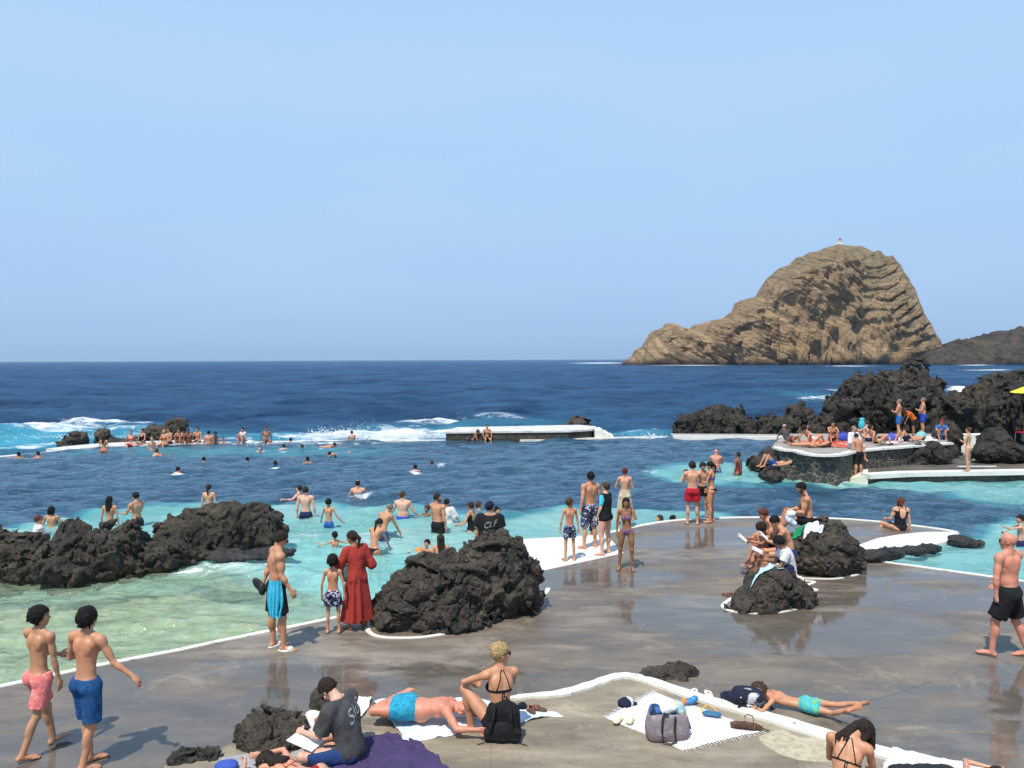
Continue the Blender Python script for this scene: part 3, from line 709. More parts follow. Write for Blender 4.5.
def person(label, loc, yaw, H, p, build='man', tone='tan', hair=('short','dark'), wear=(), vox=None, flip=False, mode='ground', above=None, sink=0.0, group=None, glasses=False, pv=None, extra=None, tilt=0, headw=None):
    """loc: where it stands / its waterline.  mode: ground (lowest point on loc), water (loc is the waterline, `above` metres show), hip (pelvis at loc)"""
    P = dict(POSE[p] if isinstance(p, str) else p)
    if pv: P.update(pv)
    if flip: P = mirror(P)
    bd = dict(BUILD[build] if isinstance(build, str) else build)
    if headw: bd['head'] = headw
    d = Vector(loc).y
    if vox is None: vox = min(.026, max(.0075, PX(max(d, 6))*.62))
    J = skeleton(P, H, bd); B = body_field(J, P, bd, vox)
    V, Q = B.mesh(); zmin = V[:, 2].min(); zmax = V[:, 2].max()
    if mode == 'ground': dz = -zmin
    elif mode == 'water': dz = above-zmax-.012
    else: dz = 0.0
    off = np.zeros(3)
    if mode == 'ground' and p not in ('supine', 'prone', 'supine_knees'):
        low = V[V[:, 2] < zmin+.12*H/1.75]; off[:2] = -(low[:, :2].min(0)+low[:, :2].max(0))/2
    off[2] = dz-sink
    o = thing('person', label, 'person', loc, R(yaw), group); NPEOPLE.append(o)
    V2 = V+off
    # features painted where they are: lips, eyes, brows
    q = J['hs']; hx, hy, hz = [a/q for a in in_frame(V.astype(f32), J['H'], J['h'])]
    tint = np.ones((len(V), 3), dtype=f32)
    if vox < .016:
        def spot(cx, cz, rx, rz, c, ymin=.05):
            m = np.exp(-(((np.abs(hx)-cx)/rx)**2+((hz-cz)/rz)**2)**2)*(hy > ymin); tint[:] = tint*(1-m[:, None])+np.array(c)*m[:, None]
        spot(0, -.058, .022, .011, (.85,.55,.55)); spot(.030, .008, .014, .008, (.16,.14,.14)); spot(.030, .032, .020, .006, (.35,.3,.28))
        if P is not None and bd.get('beard'): pass
    if bd.get('beard'):
        m = ((hz < -.035) & (hy > -.01) & (hz > -.14)) | ((np.abs(hx) > .05) & (hy > -.005) & (hz < .0) & (hz > -.12)); m &= ~((np.abs(hx) < .02) & (np.abs(hz+.058) < .008)); tint[m] *= np.array((.22,.2,.2))
    # wrists, knees, soles a little different in colour
    nzv = .5+.5*fbm(V*9, 2, 4); tint *= (.94+.12*nzv)[:, None]
    link('body', mesh_np('body', V2, Q, skin(tone), True, {'tint': tint}), o)
    if hair:
        hk, hc = hair[0], hair[1]; hf = hair_field(hk, B, J, P)
        hv, hq = hf.mesh()
        if len(hv):
            if hk == 'cap':
                h2 = hair_field('buzz', B, J, P); hv2, hq2 = h2.mesh(); link('hair', mesh_np('hair', hv2+off, hq2, hairmat('dark', HAIR['dark'])), o)
                link('cap', mesh_np('cap', hv+off, hq, cloth('cap_'+str(hc), hc)), o)
            else: link('hair', mesh_np('hair', hv+off, hq, hairmat(hc, HAIR[hc])), o)
        if len(hair) > 2:   # a hat or cap over hair
            hf = hair_field('cap', B, J, P); hv, hq = hf.mesh(); link('hat', mesh_np('hat', hv+off, hq, hair[2]), o)
    for w in wear:
        kind, m = w[0], w[1]; opt = w[2] if len(w) > 2 else {}
        g = garment(kind, B, J, P, bd, opt); gv, gq = g.mesh()
        if len(gv): link(opt.get('name', CLOTHN[kind]), mesh_np(kind, gv+off, gq, m), o)
    if glasses:
        hp = lambda x, y, z: J['H']+(J['h'][0]*x+J['h'][1]*y+J['h'][2]*z)*q+Vector(off)
        mb = MB()
        for g in (-1, 1):
            c = hp(g*.031,.098,.006); mb.box(c, (.052*q, .008*q, .036*q), M=Matrix((J['h'][0], J['h'][1], J['h'][2])).transposed(), bevel=.003)
            mb.tube([hp(g*.055,.094,.01), hp(g*.082,.04,.01), hp(g*.083,-.01,.006)], .0035*q, 5)
        mb.tube([hp(-.008,.102,.01), hp(.008,.102,.01)], .003*q, 5)
        mb.build('sunglasses', plain('glasses', (.012,.012,.014), .15), o)
    o['_'] = 0; del o['_']
    if extra: extra(o, J, Vector(off), B)
    return o
# ------------------------------------------------------------------ light, sky
SUN_EL, SUN_AZ = R(62), R(205)          # azimuth of the sun measured clockwise from +Y (behind the camera, a little to its left)
world = bpy.data.worlds.new('World'); sc.world = world; world.use_nodes = True
wt = world.node_tree; wt.nodes.clear()
def build_world():
    N = wt.nodes.new; L = wt.links.new
    sky = N('ShaderNodeTexSky'); sky.sky_type = 'NISHITA'; sky.sun_disc = False; sky.sun_elevation = SUN_EL; sky.sun_rotation = SUN_AZ; sky.air_density = 1.2; sky.dust_density = 2.0; sky.ozone_density = 2.0
    tc = N('ShaderNodeTexCoord'); sp = N('ShaderNodeSeparateXYZ'); L(tc.outputs['Generated'], sp.inputs[0])
    rp = N('ShaderNodeValToRGB'); L(sp.outputs[2], rp.inputs[0]); e = rp.color_ramp.elements
    nz = N('ShaderNodeTexNoise'); mp = N('ShaderNodeMapping'); mp.inputs['Scale'].default_value = (1.2,1.2,5); L(tc.outputs['Generated'], mp.inputs[0]); L(mp.outputs[0], nz.inputs['Vector']); nz.inputs['Scale'].default_value = 1.6; nz.inputs['Detail'].default_value = 4
    stops = [(0.0, (.350,.530,.83)), (.06, (.370,.555,.855)), (.18, (.405,.615,.90)), (.34, (.430,.650,.925)), (.6, (.34,.56,.90)), (1.0, (.20,.38,.75))]
    while len(e) < len(stops): e.new(.5)
    for el, (p, c) in zip(e, stops): el.position = p; el.color = (*c, 1)
    b1 = N('ShaderNodeBackground'); b1.inputs[1].default_value = .085; L(sky.outputs[0], b1.inputs[0])
    b2 = N('ShaderNodeBackground'); b2.inputs[1].default_value = .98; vm = N('ShaderNodeMix'); vm.data_type = 'RGBA'; mr = N('ShaderNodeMapRange'); L(nz.outputs['Fac'], mr.inputs[0]); mr.inputs[1].default_value = .42; mr.inputs[2].default_value = .72; mr.inputs[4].default_value = .16; L(mr.outputs[0], vm.inputs[0]); L(rp.outputs[0], vm.inputs[6]); vm.inputs[7].default_value = (.56,.72,.93,1); L(vm.outputs[2], b2.inputs[0])
    mx = N('ShaderNodeMixShader'); mx.inputs[0].default_value = .90; L(b1.outputs[0], mx.inputs[1]); L(b2.outputs[0], mx.inputs[2])
    o = N('ShaderNodeOutputWorld'); L(mx.outputs[0], o.inputs[0])
build_world()
sl = bpy.data.lights.new('sun', 'SUN'); sl.energy = 4.4; sl.angle = R(.6); sl.color = (1.0, .94, .84)
so = bpy.data.objects.new('sun', sl); col.objects.link(so)
sdir = Vector((math.sin(SUN_AZ)*math.cos(SUN_EL), math.cos(SUN_AZ)*math.cos(SUN_EL), math.sin(SUN_EL)))
so.rotation_euler = sdir.to_track_quat('Z', 'Y').to_euler(); so.location = (0, 0, 60)
vs = sc.view_settings; vs.view_transform = 'Standard'; vs.look = 'None'; vs.gamma = 1; vs.use_curve_mapping = False; vs.exposure = 0.17
ZW, ZS = -.12, -.42      # pool level, sea level

# ------------------------------------------------------------------ polygon distances (numpy)
def poly_sd(X, Y, poly):
    d = np.full(X.shape, 1e9); ins = np.zeros(X.shape, bool); n = len(poly)
    for i in range(n):
        ax, ay = poly[i][0], poly[i][1]; bx, by = poly[(i+1) % n][0], poly[(i+1) % n][1]; ex, ey = bx-ax, by-ay
        t = np.clip(((X-ax)*ex+(Y-ay)*ey)/(ex*ex+ey*ey+1e-12), 0, 1); d = np.minimum(d, (X-ax-t*ex)**2+(Y-ay-t*ey)**2)
        c = ((ay > Y) != (by > Y)); xi = (bx-ax)*(Y-ay)/((by-ay) if abs(by-ay) > 1e-9 else 1e-9)+ax; ins ^= c & (X < xi)
    d = np.sqrt(d); return np.where(ins, -d, d)
def line_d(X, Y, pts):
    d = np.full(X.shape, 1e9)
    for i in range(len(pts)-1):
        ax, ay = pts[i][0], pts[i][1]; ex, ey = pts[i+1][0]-ax, pts[i+1][1]-ay
        t = np.clip(((X-ax)*ex+(Y-ay)*ey)/(ex*ex+ey*ey+1e-12), 0, 1); d = np.minimum(d, (X-ax-t*ex)**2+(Y-ay-t*ey)**2)
    return np.sqrt(d)
def GP(lst, z=0.0): return [G(a, b, z) for a, b in lst]

# outer wall of the big pool, the line between pool and sea
WALL = GP([(-160,474),(-60,464),(0,457.5),(40,453.5),(70,450),(105,447),(150,445),(200,444),(240,443),(300,442),(350,441),(400,441),(445,441),(520,441),(598,439),(640,438),(682,438),(740,438.5),(800,439)], ZW)+[Vector((26,44,ZW)), Vector((60,42,ZW))]
def wall_y(X): return np.interp(X, [p.x for p in WALL], [p.y for p in WALL])

# ------------------------------------------------------------------ sea
SPLASH = [ # px, py, half width px, half depth px, strength
 (40,430,75,4,1.0),(110,424,70,2.2,1.0),(25,441,60,5,.62),(140,434,60,5,.55),(75,419,30,1.5,.5),(205,424,12,1.2,.6),(245,420,9,1,.5),
 (430,432,75,6,1.0),(440,420,60,3,.85),(500,414,50,2,.6),(345,437,60,3,1.1),(300,438,40,2,.8),(225,440,50,2,.55),(390,438,60,3,1.0),(640,431,32,3,.6),(655,428,10,2,1.0),
 (615,436,25,3,.6),(590,414,18,1.2,.5),(828,389,22,1.2,1.0),(815,398,24,1.4,.85),(795,405,20,1,.5),(600,363,45,.7,.9),(690,365,50,.6,1.2),(850,366,40,.5,.9),(960,388,14,3,1.2),(985,370,40,1.0,.8),(975,365,30,.6,1.0),
 (700,400,14,.8,.4),(760,395,14,.8,.5),(560,400,12,.7,.4),(180,400,16,.7,.35),(420,385,14,.5,.35),(120,390,12,.5,.35)]
def sea_foam(X, Y):
    f = np.zeros_like(X)
    for px, py, wx, wy, st in SPLASH:
        c = G(px, py, ZS); a = G(px+wx, py, ZS); b = G(px, py-wy, ZS); b2 = G(px, py+wy, ZS); sx = abs(a.x-c.x); sy = max((b.y-b2.y)*.5, .6)
        # patches stretched along the line of sight's sideways direction
        dx = (X-c.x*(Y/c.y))/sx; dy = (Y-c.y)/sy
        f = np.maximum(f, st*np.exp(-(dx*dx+dy*dy)))
    return f
def water_mat_sea():
    t = NT('sea_water'); P = t.pos(); fo = t.attr('foam').outputs['Fac']; aq = t.attr('aqua').outputs['Fac']
    n1 = t.noise(t.vmul(P, (.55,.9,.9)), 1.0, 6, .62, .4); n2 = t.noise(t.vmul(P, (.10,.18,.2)), 1.0, 5, .6, .3); n3 = t.noise(t.vmul(P, (.02,.035,.05)), 1.0, 4, .6)
    deep = t.mix(t.mapr(n2, .38, .62), (.004,.019,.055), (.018,.066,.138))  # wave shading painted into the sea colour: dark troughs, paler streaks
    deep = t.mix(t.mapr(n3, .4, .6), t.mix(.55, deep, (.010,.040,.10)), deep)
    deep = t.mix(t.mapr(t.noise(t.vmul(P, (.035,.11,.2)), 1.0, 5, .7, .3), .44, .62, 0, .55), deep, (.035,.105,.19))
    c = t.mix(aq, deep, t.mix(n1, (.02,.20,.33), (.10,.42,.50)))
    vv = t.voro(t.vmul(P, (.5,.8,1)), .9, 'DISTANCE_TO_EDGE').outputs['Distance']
    fn = t.math('ADD', t.math('MULTIPLY', n1, 1.0), t.math('MULTIPLY', t.noise(t.vmul(P, (1.5,2.6,2)), 1, 5, .7, .8), .55))
    fm = t.math('ADD', fn, t.math('MULTIPLY', fo, .62)); mask = t.mapr(fm, 1.06, 1.36)
    cap = t.mapr(t.math('ADD', n1, t.math('MULTIPLY', t.noise(t.vmul(P, (.05,.10,.1)), 1, 3), .5)), 1.02, 1.08)
    mask = t.math('MAXIMUM', mask, t.math('MULTIPLY', cap, .8))
    c = t.mix(mask, c, (.82,.86,.88))
    h = t.math('ADD', t.math('MULTIPLY', n2, 2.2), n1)
    nr = t.bump(h, 1.0, .75); nr = t.bump(t.noise(t.vmul(P, (1.2,2.4,2)), 1, 5, .65, .3), .8, .22, nr)
    base = t.bsdf(c, .65, nr, Specular_IOR_Level=0.0)
    gl = t.n('BsdfGlossy'); gl.inputs['Roughness'].default_value = .13; gl.inputs['Color'].default_value = (.72,.84,1,1); t.L.new(nr, gl.inputs['Normal'])
    fr = t.n('Fresnel'); fr.inputs[0].default_value = 1.33; t.L.new(nr, fr.inputs['Normal'])
    k = t.math('MULTIPLY', t.math('MULTIPLY', fr.outputs[0], .58), t.math('SUBTRACT', 1, mask))
    m = t.n('MixShader'); t.L.new(k, m.inputs[0]); t.L.new(base, m.inputs[1]); t.L.new(gl.outputs[0], m.inputs[2])
    return t.out(m.outputs[0])
def build_sea():
    nr, nc = 640, 560
    ys = 33*np.exp(np.linspace(0, 1, nr)**1.12*math.log(14000/33)); u = np.linspace(-1, 1, nc)
    Y = np.repeat(ys[:, None], nc, 1); X = u[None, :]*(Y*.92+14)
    sp = np.gradient(ys)[:, None]*np.ones_like(X)
    Z = np.zeros_like(X); r = np.random.default_rng(3)
    for lam, amp, n in ((26,.34,4),(13,.32,5),(7,.28,6),(3.6,.17,7),(1.9,.08,7)):
        for _ in range(n):
            th = math.radians(r.uniform(55, 125)); kx, ky = math.cos(th), math.sin(th); L = lam*r.uniform(.75, 1.3)
            w = np.clip((L/sp-2.5)/3, 0, 1); ph = (X*kx+Y*ky)/L*2*math.pi+r.uniform(0, 6.28)
            Z += w*amp*.55*(1-np.abs(np.sin(ph/2))*2*.9)*.6+w*amp*.3*np.sin(ph)
    P = np.stack([X*.25, Y*.4, X*0+3], -1); Z += np.clip(1-sp/3, 0, 1)*.16*fbm(P, 4, 9)
    F = sea_foam(X, Y); near = sstep(0, 8, Y-wall_y(X)); Z = Z*(.25+.75*near)+F*np.clip(near*2,0,1)*(.22+.45*fbm(np.stack([X*.5, Y*.6, X*0], -1), 4, 5))*np.clip(60/Y, 0, 1)
    aqua = np.zeros_like(X)
    for px, py, wx, wy, st in ((30,437,90,11,1.0),(130,440,90,8,.95),(430,432,80,9,.8),(300,438,90,4,.8),(630,433,45,5,.75),(590,434,30,5,.7),(825,396,30,6,.35),(520,420,60,6,.35)):
        c = G(px, py, ZS); sx = abs(G(px+wx, py, ZS).x-c.x); sy = (G(px, py-wy, ZS).y-G(px, min(py+wy, 470), ZS).y)*.5
        aqua = np.maximum(aqua, st*np.exp(-(((X-c.x)/sx)**2+((Y-c.y)/sy)**2)))
    idx = np.arange(nr*nc).reshape(nr, nc); q = np.stack([idx[:-1, :-1], idx[:-1, 1:], idx[1:, 1:], idx[1:, :-1]], -1).reshape(-1, 4)
    keep = (Y > wall_y(X)+.3); kq = keep.ravel()[q].all(1); q = q[kq]
    used = np.unique(q); mp = np.full(nr*nc, -1); mp[used] = np.arange(len(used))
    V = np.stack([X, Y, Z+ZS], -1).reshape(-1, 3)[used]
    me = mesh_np('sea', V, mp[q], water_mat_sea(), True, {'foam': F.ravel()[used], 'aqua': aqua.ravel()[used]})
    tag(link('sea', me), 'deep blue sea with white breaking foam outside the pool wall', None, None, 'structure')
build_sea()

# ------------------------------------------------------------------ pool floor and pool water
SH1 = GP([(-120,556),(-40,540),(20,526),(75,512),(150,502),(290,503),(400,501),(455,511),(500,514),(560,507),(620,506),(690,512),(740,520),(700,560),(560,600),(420,640),(300,690),(0,760),(-300,800)], ZW)
SH2 = GP([(648,472),(685,463.5),(745,462),(800,470),(870,476),(1250,472),(1250,512),(1080,512),(1000,506),(950,493),(880,488),(800,486),(700,482)], ZW)
SH3 = GP([(850,575),(852,552),(880,546),(955,545),(985,538),(1000,526),(1060,516),(1300,516),(1300,640),(1000,620)], ZW)
SH4 = GP([(60,454),(90,448),(200,446),(330,446),(420,452),(330,458),(200,458),(110,456)], ZW)
NEARG = GP([(-300,620),(0,576),(110,566),(200,565),(270,585),(330,600),(370,610),(360,640),(0,740),(-300,800)], ZW)
def pool_grid():
    nr, nc = 520, 460
    ys = 8.2*np.exp(np.linspace(0, 1, nr)*math.log(50/8.2)); u = np.linspace(-1, 1, nc)
    Y = np.repeat(ys[:, None], nc, 1); X = u[None, :]*(Y*.80+2)
    wob = np.stack([X*.45, Y*.45, X*0], -1); wx = fbm(wob, 3, 1)*1.0; wy = fbm(wob+50, 3, 2)*1.3
    a = 1-sstep(-.8, 1.0, poly_sd(X+wx, Y+wy, SH1)); b = 1-sstep(-.9, 1.2, poly_sd(X+wx, Y+wy, SH2)); c = 1-sstep(-.4, 1.0, poly_sd(X+wx*.4, Y+wy*.4, SH3)); d = .45*(1-sstep(-1.8, 1.8, poly_sd(X+wx, Y+wy*1.5, SH4)))
    s = np.maximum.reduce([a, b*.92, c*.9, d]); g = 1-sstep(-.6, .5, poly_sd(X+wx*.3, Y+wy*.3, NEARG))
    return X, Y, s, g
def build_pool():
    X, Y, s, g = pool_grid(); nr, nc = X.shape
    depth = 3.6*(1-s)+1.05*s; depth = depth*(1-g)+.62*g+.10*fbm(np.stack([X*.8, Y*.8, X*0], -1), 3, 8)
    idx = np.arange(nr*nc).reshape(nr, nc); q = np.stack([idx[:-1, :-1], idx[:-1, 1:], idx[1:, 1:], idx[1:, :-1]], -1).reshape(-1, 4)
    # keep the pool side of the wall
    keep = (Y < wall_y(X)+.1); kq = keep.ravel()[q].all(1); q = q[kq]; used = np.unique(q); mp = np.full(nr*nc, -1); mp[used] = np.arange(len(used)); q = mp[q]
    fl = lambda A: A.ravel()[used]
    # floor
    t = NT('pool_floor'); P = t.pos(); ga = t.attr('pebbly').outputs['Fac']
    n1 = t.noise(P, 1.1, 6, .6, .4); vo = t.voro(P, 5.5); n2 = t.noise(P, 3.5, 5, .6)
    sand = t.mix(t.mapr(n1, .35, .65), (.48,.60,.53), (.70,.78,.70)); peb = t.mix(t.mapr(n2, .3, .7), (.14,.16,.08), (.42,.45,.27)); peb = t.mix(t.mapr(vo.outputs['Distance'], .1, .55), t.mix(.5, peb, vo.outputs['Color']), t.mix(.5, peb, (.62,.66,.45)))
    m = t.out(t.bsdf(t.mix(ga, sand, t.mix(.75, sand, peb)), .9, t.bump(n2, .5, .05)))
    V = np.stack([X, Y, ZW-depth], -1).reshape(-1, 3)[used]
    tag(link('pool_floor', mesh_np('pool_floor', V, q, m, True, {'pebbly': fl(g)})), 'pale sandy floor of the bathing pool', None, None, 'structure')
    # surface
    sp = np.gradient(Y, axis=0); Z = np.zeros_like(X); r = np.random.default_rng(5)
    for lam, amp, n in ((2.4,.034,6),(1.2,.022,8),(.6,.010,8)):
        for _ in range(n):
            th = math.radians(r.uniform(40, 140)); L = lam*r.uniform(.7, 1.3); w = np.clip((L/np.maximum(sp, .01)-2.5)/3, 0, 1)
            ph = (X*math.cos(th)+Y*math.sin(th))/L*2*math.pi+r.uniform(0, 6.28)+1.2*np.sin(X*.31+Y*.17); Z += w*amp*np.sin(ph)
    calm = np.clip(poly_sd(X, Y, DECK_POLY)/1.0, .15, 1); Z *= .7*calm
    foam = np.zeros_like(X)
    for px, py, wx, wy, st in ((240,566,80,15,.72),(300,540,40,16,.40),(380,535,60,16,.45),(330,580,40,10,.4),(840,480,45,5,.95),(760,480,60,4,.4),(980,547,20,3,.4),(300,443,160,2.5,.5),(500,545,30,14,.4),(185,571,45,4,.7),(170,473.5,6,1,.7),(282,463,10,1,.5),(650,472,12,3,.6),(176,475,7,1.2,1.0),(45,458.5,10,1,.9),(273,469,8,1,.9),(284,452,5,.8,.8),(358,498,12,1.6,.6),(384,542,22,4,.6),(415,473,8,1,.8),(440,467,6,1,.7),(336,549,12,2,.6),(20,460,6,.8,.6),(322,449.5,6,.7,.8)):
        c = G(px, py, ZW); sx = abs(G(px+wx, py, ZW).x-c.x); sy = (G(px, py-wy, ZW).y-G(px, py+wy, ZW).y)*.5
        foam = np.maximum(foam, st*np.exp(-(((X-c.x)/sx)**2+((Y-c.y)/sy)**2)))
    t = NT('pool_water'); P = t.pos(); dp = t.attr('deep').outputs['Fac']; fo = t.attr('foam').outputs['Fac']; ga = t.attr('green').outputs['Fac']
    na = t.noise(t.vmul(P, (.55,1.0,1)), 1.3, 5, .6, .5); nb = t.noise(t.vmul(P, (.8,1.5,1)), 3.2, 5, .62, .5); nd = t.noise(t.vmul(P, (.3,.5,1)), .7, 3)
    shal = t.mix(t.mapr(nd, .35, .65), (.20,.54,.50), (.40,.71,.64)); shal = t.mix(ga, shal, t.mix(t.mapr(nb, .35, .65), (.22,.32,.20), (.50,.60,.43)))
    mid = (.05,.24,.28); deepc = t.mix(t.mapr(na, .35, .65), (.015,.045,.086), (.046,.108,.162))  # deep water albedo varied to paint in the ripples' light and dark
    c1 = t.mix(t.mapr(dp, .0, .45), shal, mid); c2 = t.mix(t.mapr(dp, .35, .85), c1, deepc)
    fn = t.math('ADD', t.noise(t.vmul(P, (.8,1.2,1)), 1.7, 6, .7, .9), t.math('MULTIPLY', fo, .5)); fmask = t.mapr(fn, .70, .92)
    nr_ = t.bump(na, 1.0, .30); nr_ = t.bump(nb, .9, .10, nr_)
    dif = t.bsdf(t.mix(fmask, c2, (.80,.86,.86)), .8, nr_, Specular_IOR_Level=0.0)
    tr = t.n('BsdfTransparent'); t.set(tr.inputs[0], t.mix(ga, (.62,.93,.93), (.86,.92,.80)))
    op = t.math('MAXIMUM', t.mapr(dp, 0, .55, .56, .97), fmask); op = t.math('SUBTRACT', op, t.math('MULTIPLY', ga, .18), clamp=True)
    mx = t.n('MixShader'); t.L.new(op, mx.inputs[0]); t.L.new(tr.outputs[0], mx.inputs[1]); t.L.new(dif, mx.inputs[2])
    gl = t.n('BsdfGlossy'); gl.inputs['Roughness'].default_value = .06; t.L.new(nr_, gl.inputs['Normal']); gl.inputs['Color'].default_value = (.9,.95,1,1)
    fr = t.n('Fresnel'); fr.inputs[0].default_value = 1.33; t.L.new(nr_, fr.inputs['Normal'])
    k = t.math('MULTIPLY', t.math('MULTIPLY', fr.outputs[0], .95), t.math('SUBTRACT', 1, fmask)); m2 = t.n('MixShader'); t.L.new(k, m2.inputs[0]); t.L.new(mx.outputs[0], m2.inputs[1]); t.L.new(gl.outputs[0], m2.inputs[2])
    wm = t.out(m2.outputs[0])
    dn = np.clip((depth-.9)/2.7, 0, 1); V = np.stack([X, Y, Z+ZW], -1).reshape(-1, 3)[used]
    kq2 = (fl(poly_sd(X, Y, DECK_POLY)) > -.25)[q].any(1)
    q2 = q[kq2]
    tag(link('pool_water', mesh_np('pool_water', V, q2, wm, True, {'deep': fl(dn), 'foam': fl(foam), 'green': fl(g)})), 'rippled pool water, turquoise in the shallows and dark blue where deep', None, None, 'structure')

# ------------------------------------------------------------------ decks
DECK = [(-400,775),(0,687),(100,665.5),(180,650),(256,634),(330,619),(372,609.5),(430,596),(480,584),(541,571),(624,553),(606,533.5),(656,523),(700,519),(760,517.5),(830,518.5),(880,522),(915,526),(945,530),(957,532.8),(925,532.8),(900,535.2),(877,539.2),(857,546.8),(850,556),(862,559),(993,577),(1140,598)]
DECK_POLY = GP(DECK)+[Vector((16,10,0)), Vector((16,2,0)), Vector((-16,2,0))]
def concrete(name, wet, dry, kx=1.0, dryness=.0):
    t = NT(name); P = t.pos(); ws = t.n('Mapping'); t.L.new(P, ws.inputs[0]); ws.inputs['Rotation'].default_value = (0,0,R(18)); ws.inputs['Scale'].default_value = (.38,1,1); P2 = ws.outputs[0]
    n1 = t.noise(P2, .55, 5, .58, .6); n2 = t.noise(P2, 2.1, 6, .65, .4); n3 = t.noise(P, 26, 5, .7); n4 = t.noise(P2, .22, 3, .5, .3)
    sx = t.n('SeparateXYZ'); t.L.new(P, sx.inputs[0])
    drymask = t.mapr(t.math('ADD', t.math('ADD', n1, t.math('MULTIPLY', n2, .35)), dryness), .56, .86)
    c = t.mix(t.mapr(n2, .3, .7), tuple(x*.82 for x in wet), tuple(x*1.2 for x in wet)); d = t.mix(t.mapr(n2, .35, .65), tuple(x*.72 for x in dry), tuple(x*1.22 for x in dry))
    c = t.mix(drymask, c, d); c = t.mix(t.mapr(n3, .3, .75, 0, .5), c, t.mix(.45, c, (.03,.028,.024)))
    pale = t.mapr(t.math('ADD', n4, t.math('MULTIPLY', n2, .5)), .80, .98, 0, .45); c = t.mix(pale, c, (.40,.36,.29))
    st = t.noise(P2, 3.3, 8, .74, 1.2); c = t.mix(t.mapr(st, .57, .60, 0, .30), c, tuple(x*.5 for x in wet)); st2 = t.noise(P, 1.2, 9, .78, .8); c = t.mix(t.mapr(st2, .58, .61, 0, .28), c, tuple(min(1,x*1.7) for x in dry))
    ck = t.voro(t.mix(.22, P, t.n('TexNoise').outputs['Color']), .33, 'DISTANCE_TO_EDGE').outputs['Distance']; crack = t.mapr(t.math('ADD', ck, t.math('MULTIPLY', st, .012)), .0065, .010, .22, 0); c = t.mix(crack, c, (.03,.027,.022))
    pudn = t.math('SUBTRACT', t.math('ADD', t.noise(P2, .42, 4, .5, .3), t.math('MULTIPLY', t.math('SUBTRACT', st2, .5), .22)), t.math('MULTIPLY', drymask, .22)); pud = t.mapr(pudn, .42, .455)
    rough = t.mix(pud, t.mix(drymask, (.34,)*3, (.62,)*3), (.06,)*3)
    c = t.mix(t.math('MULTIPLY', pud, .35), c, tuple(x*.6 for x in wet))
    sp = t.n('SeparateColor'); t.L.new(rough, sp.inputs[0])
    hb = t.math('MULTIPLY', n3, t.math('SUBTRACT', 1.0, t.math('MULTIPLY', pud, .94)))
    nr = t.bump(hb, .35, .006); nr = t.bump(t.noise(P2, 5, 4, .6), .08, .02, nr)
    return t, c, sp.outputs[0], nr, drymask
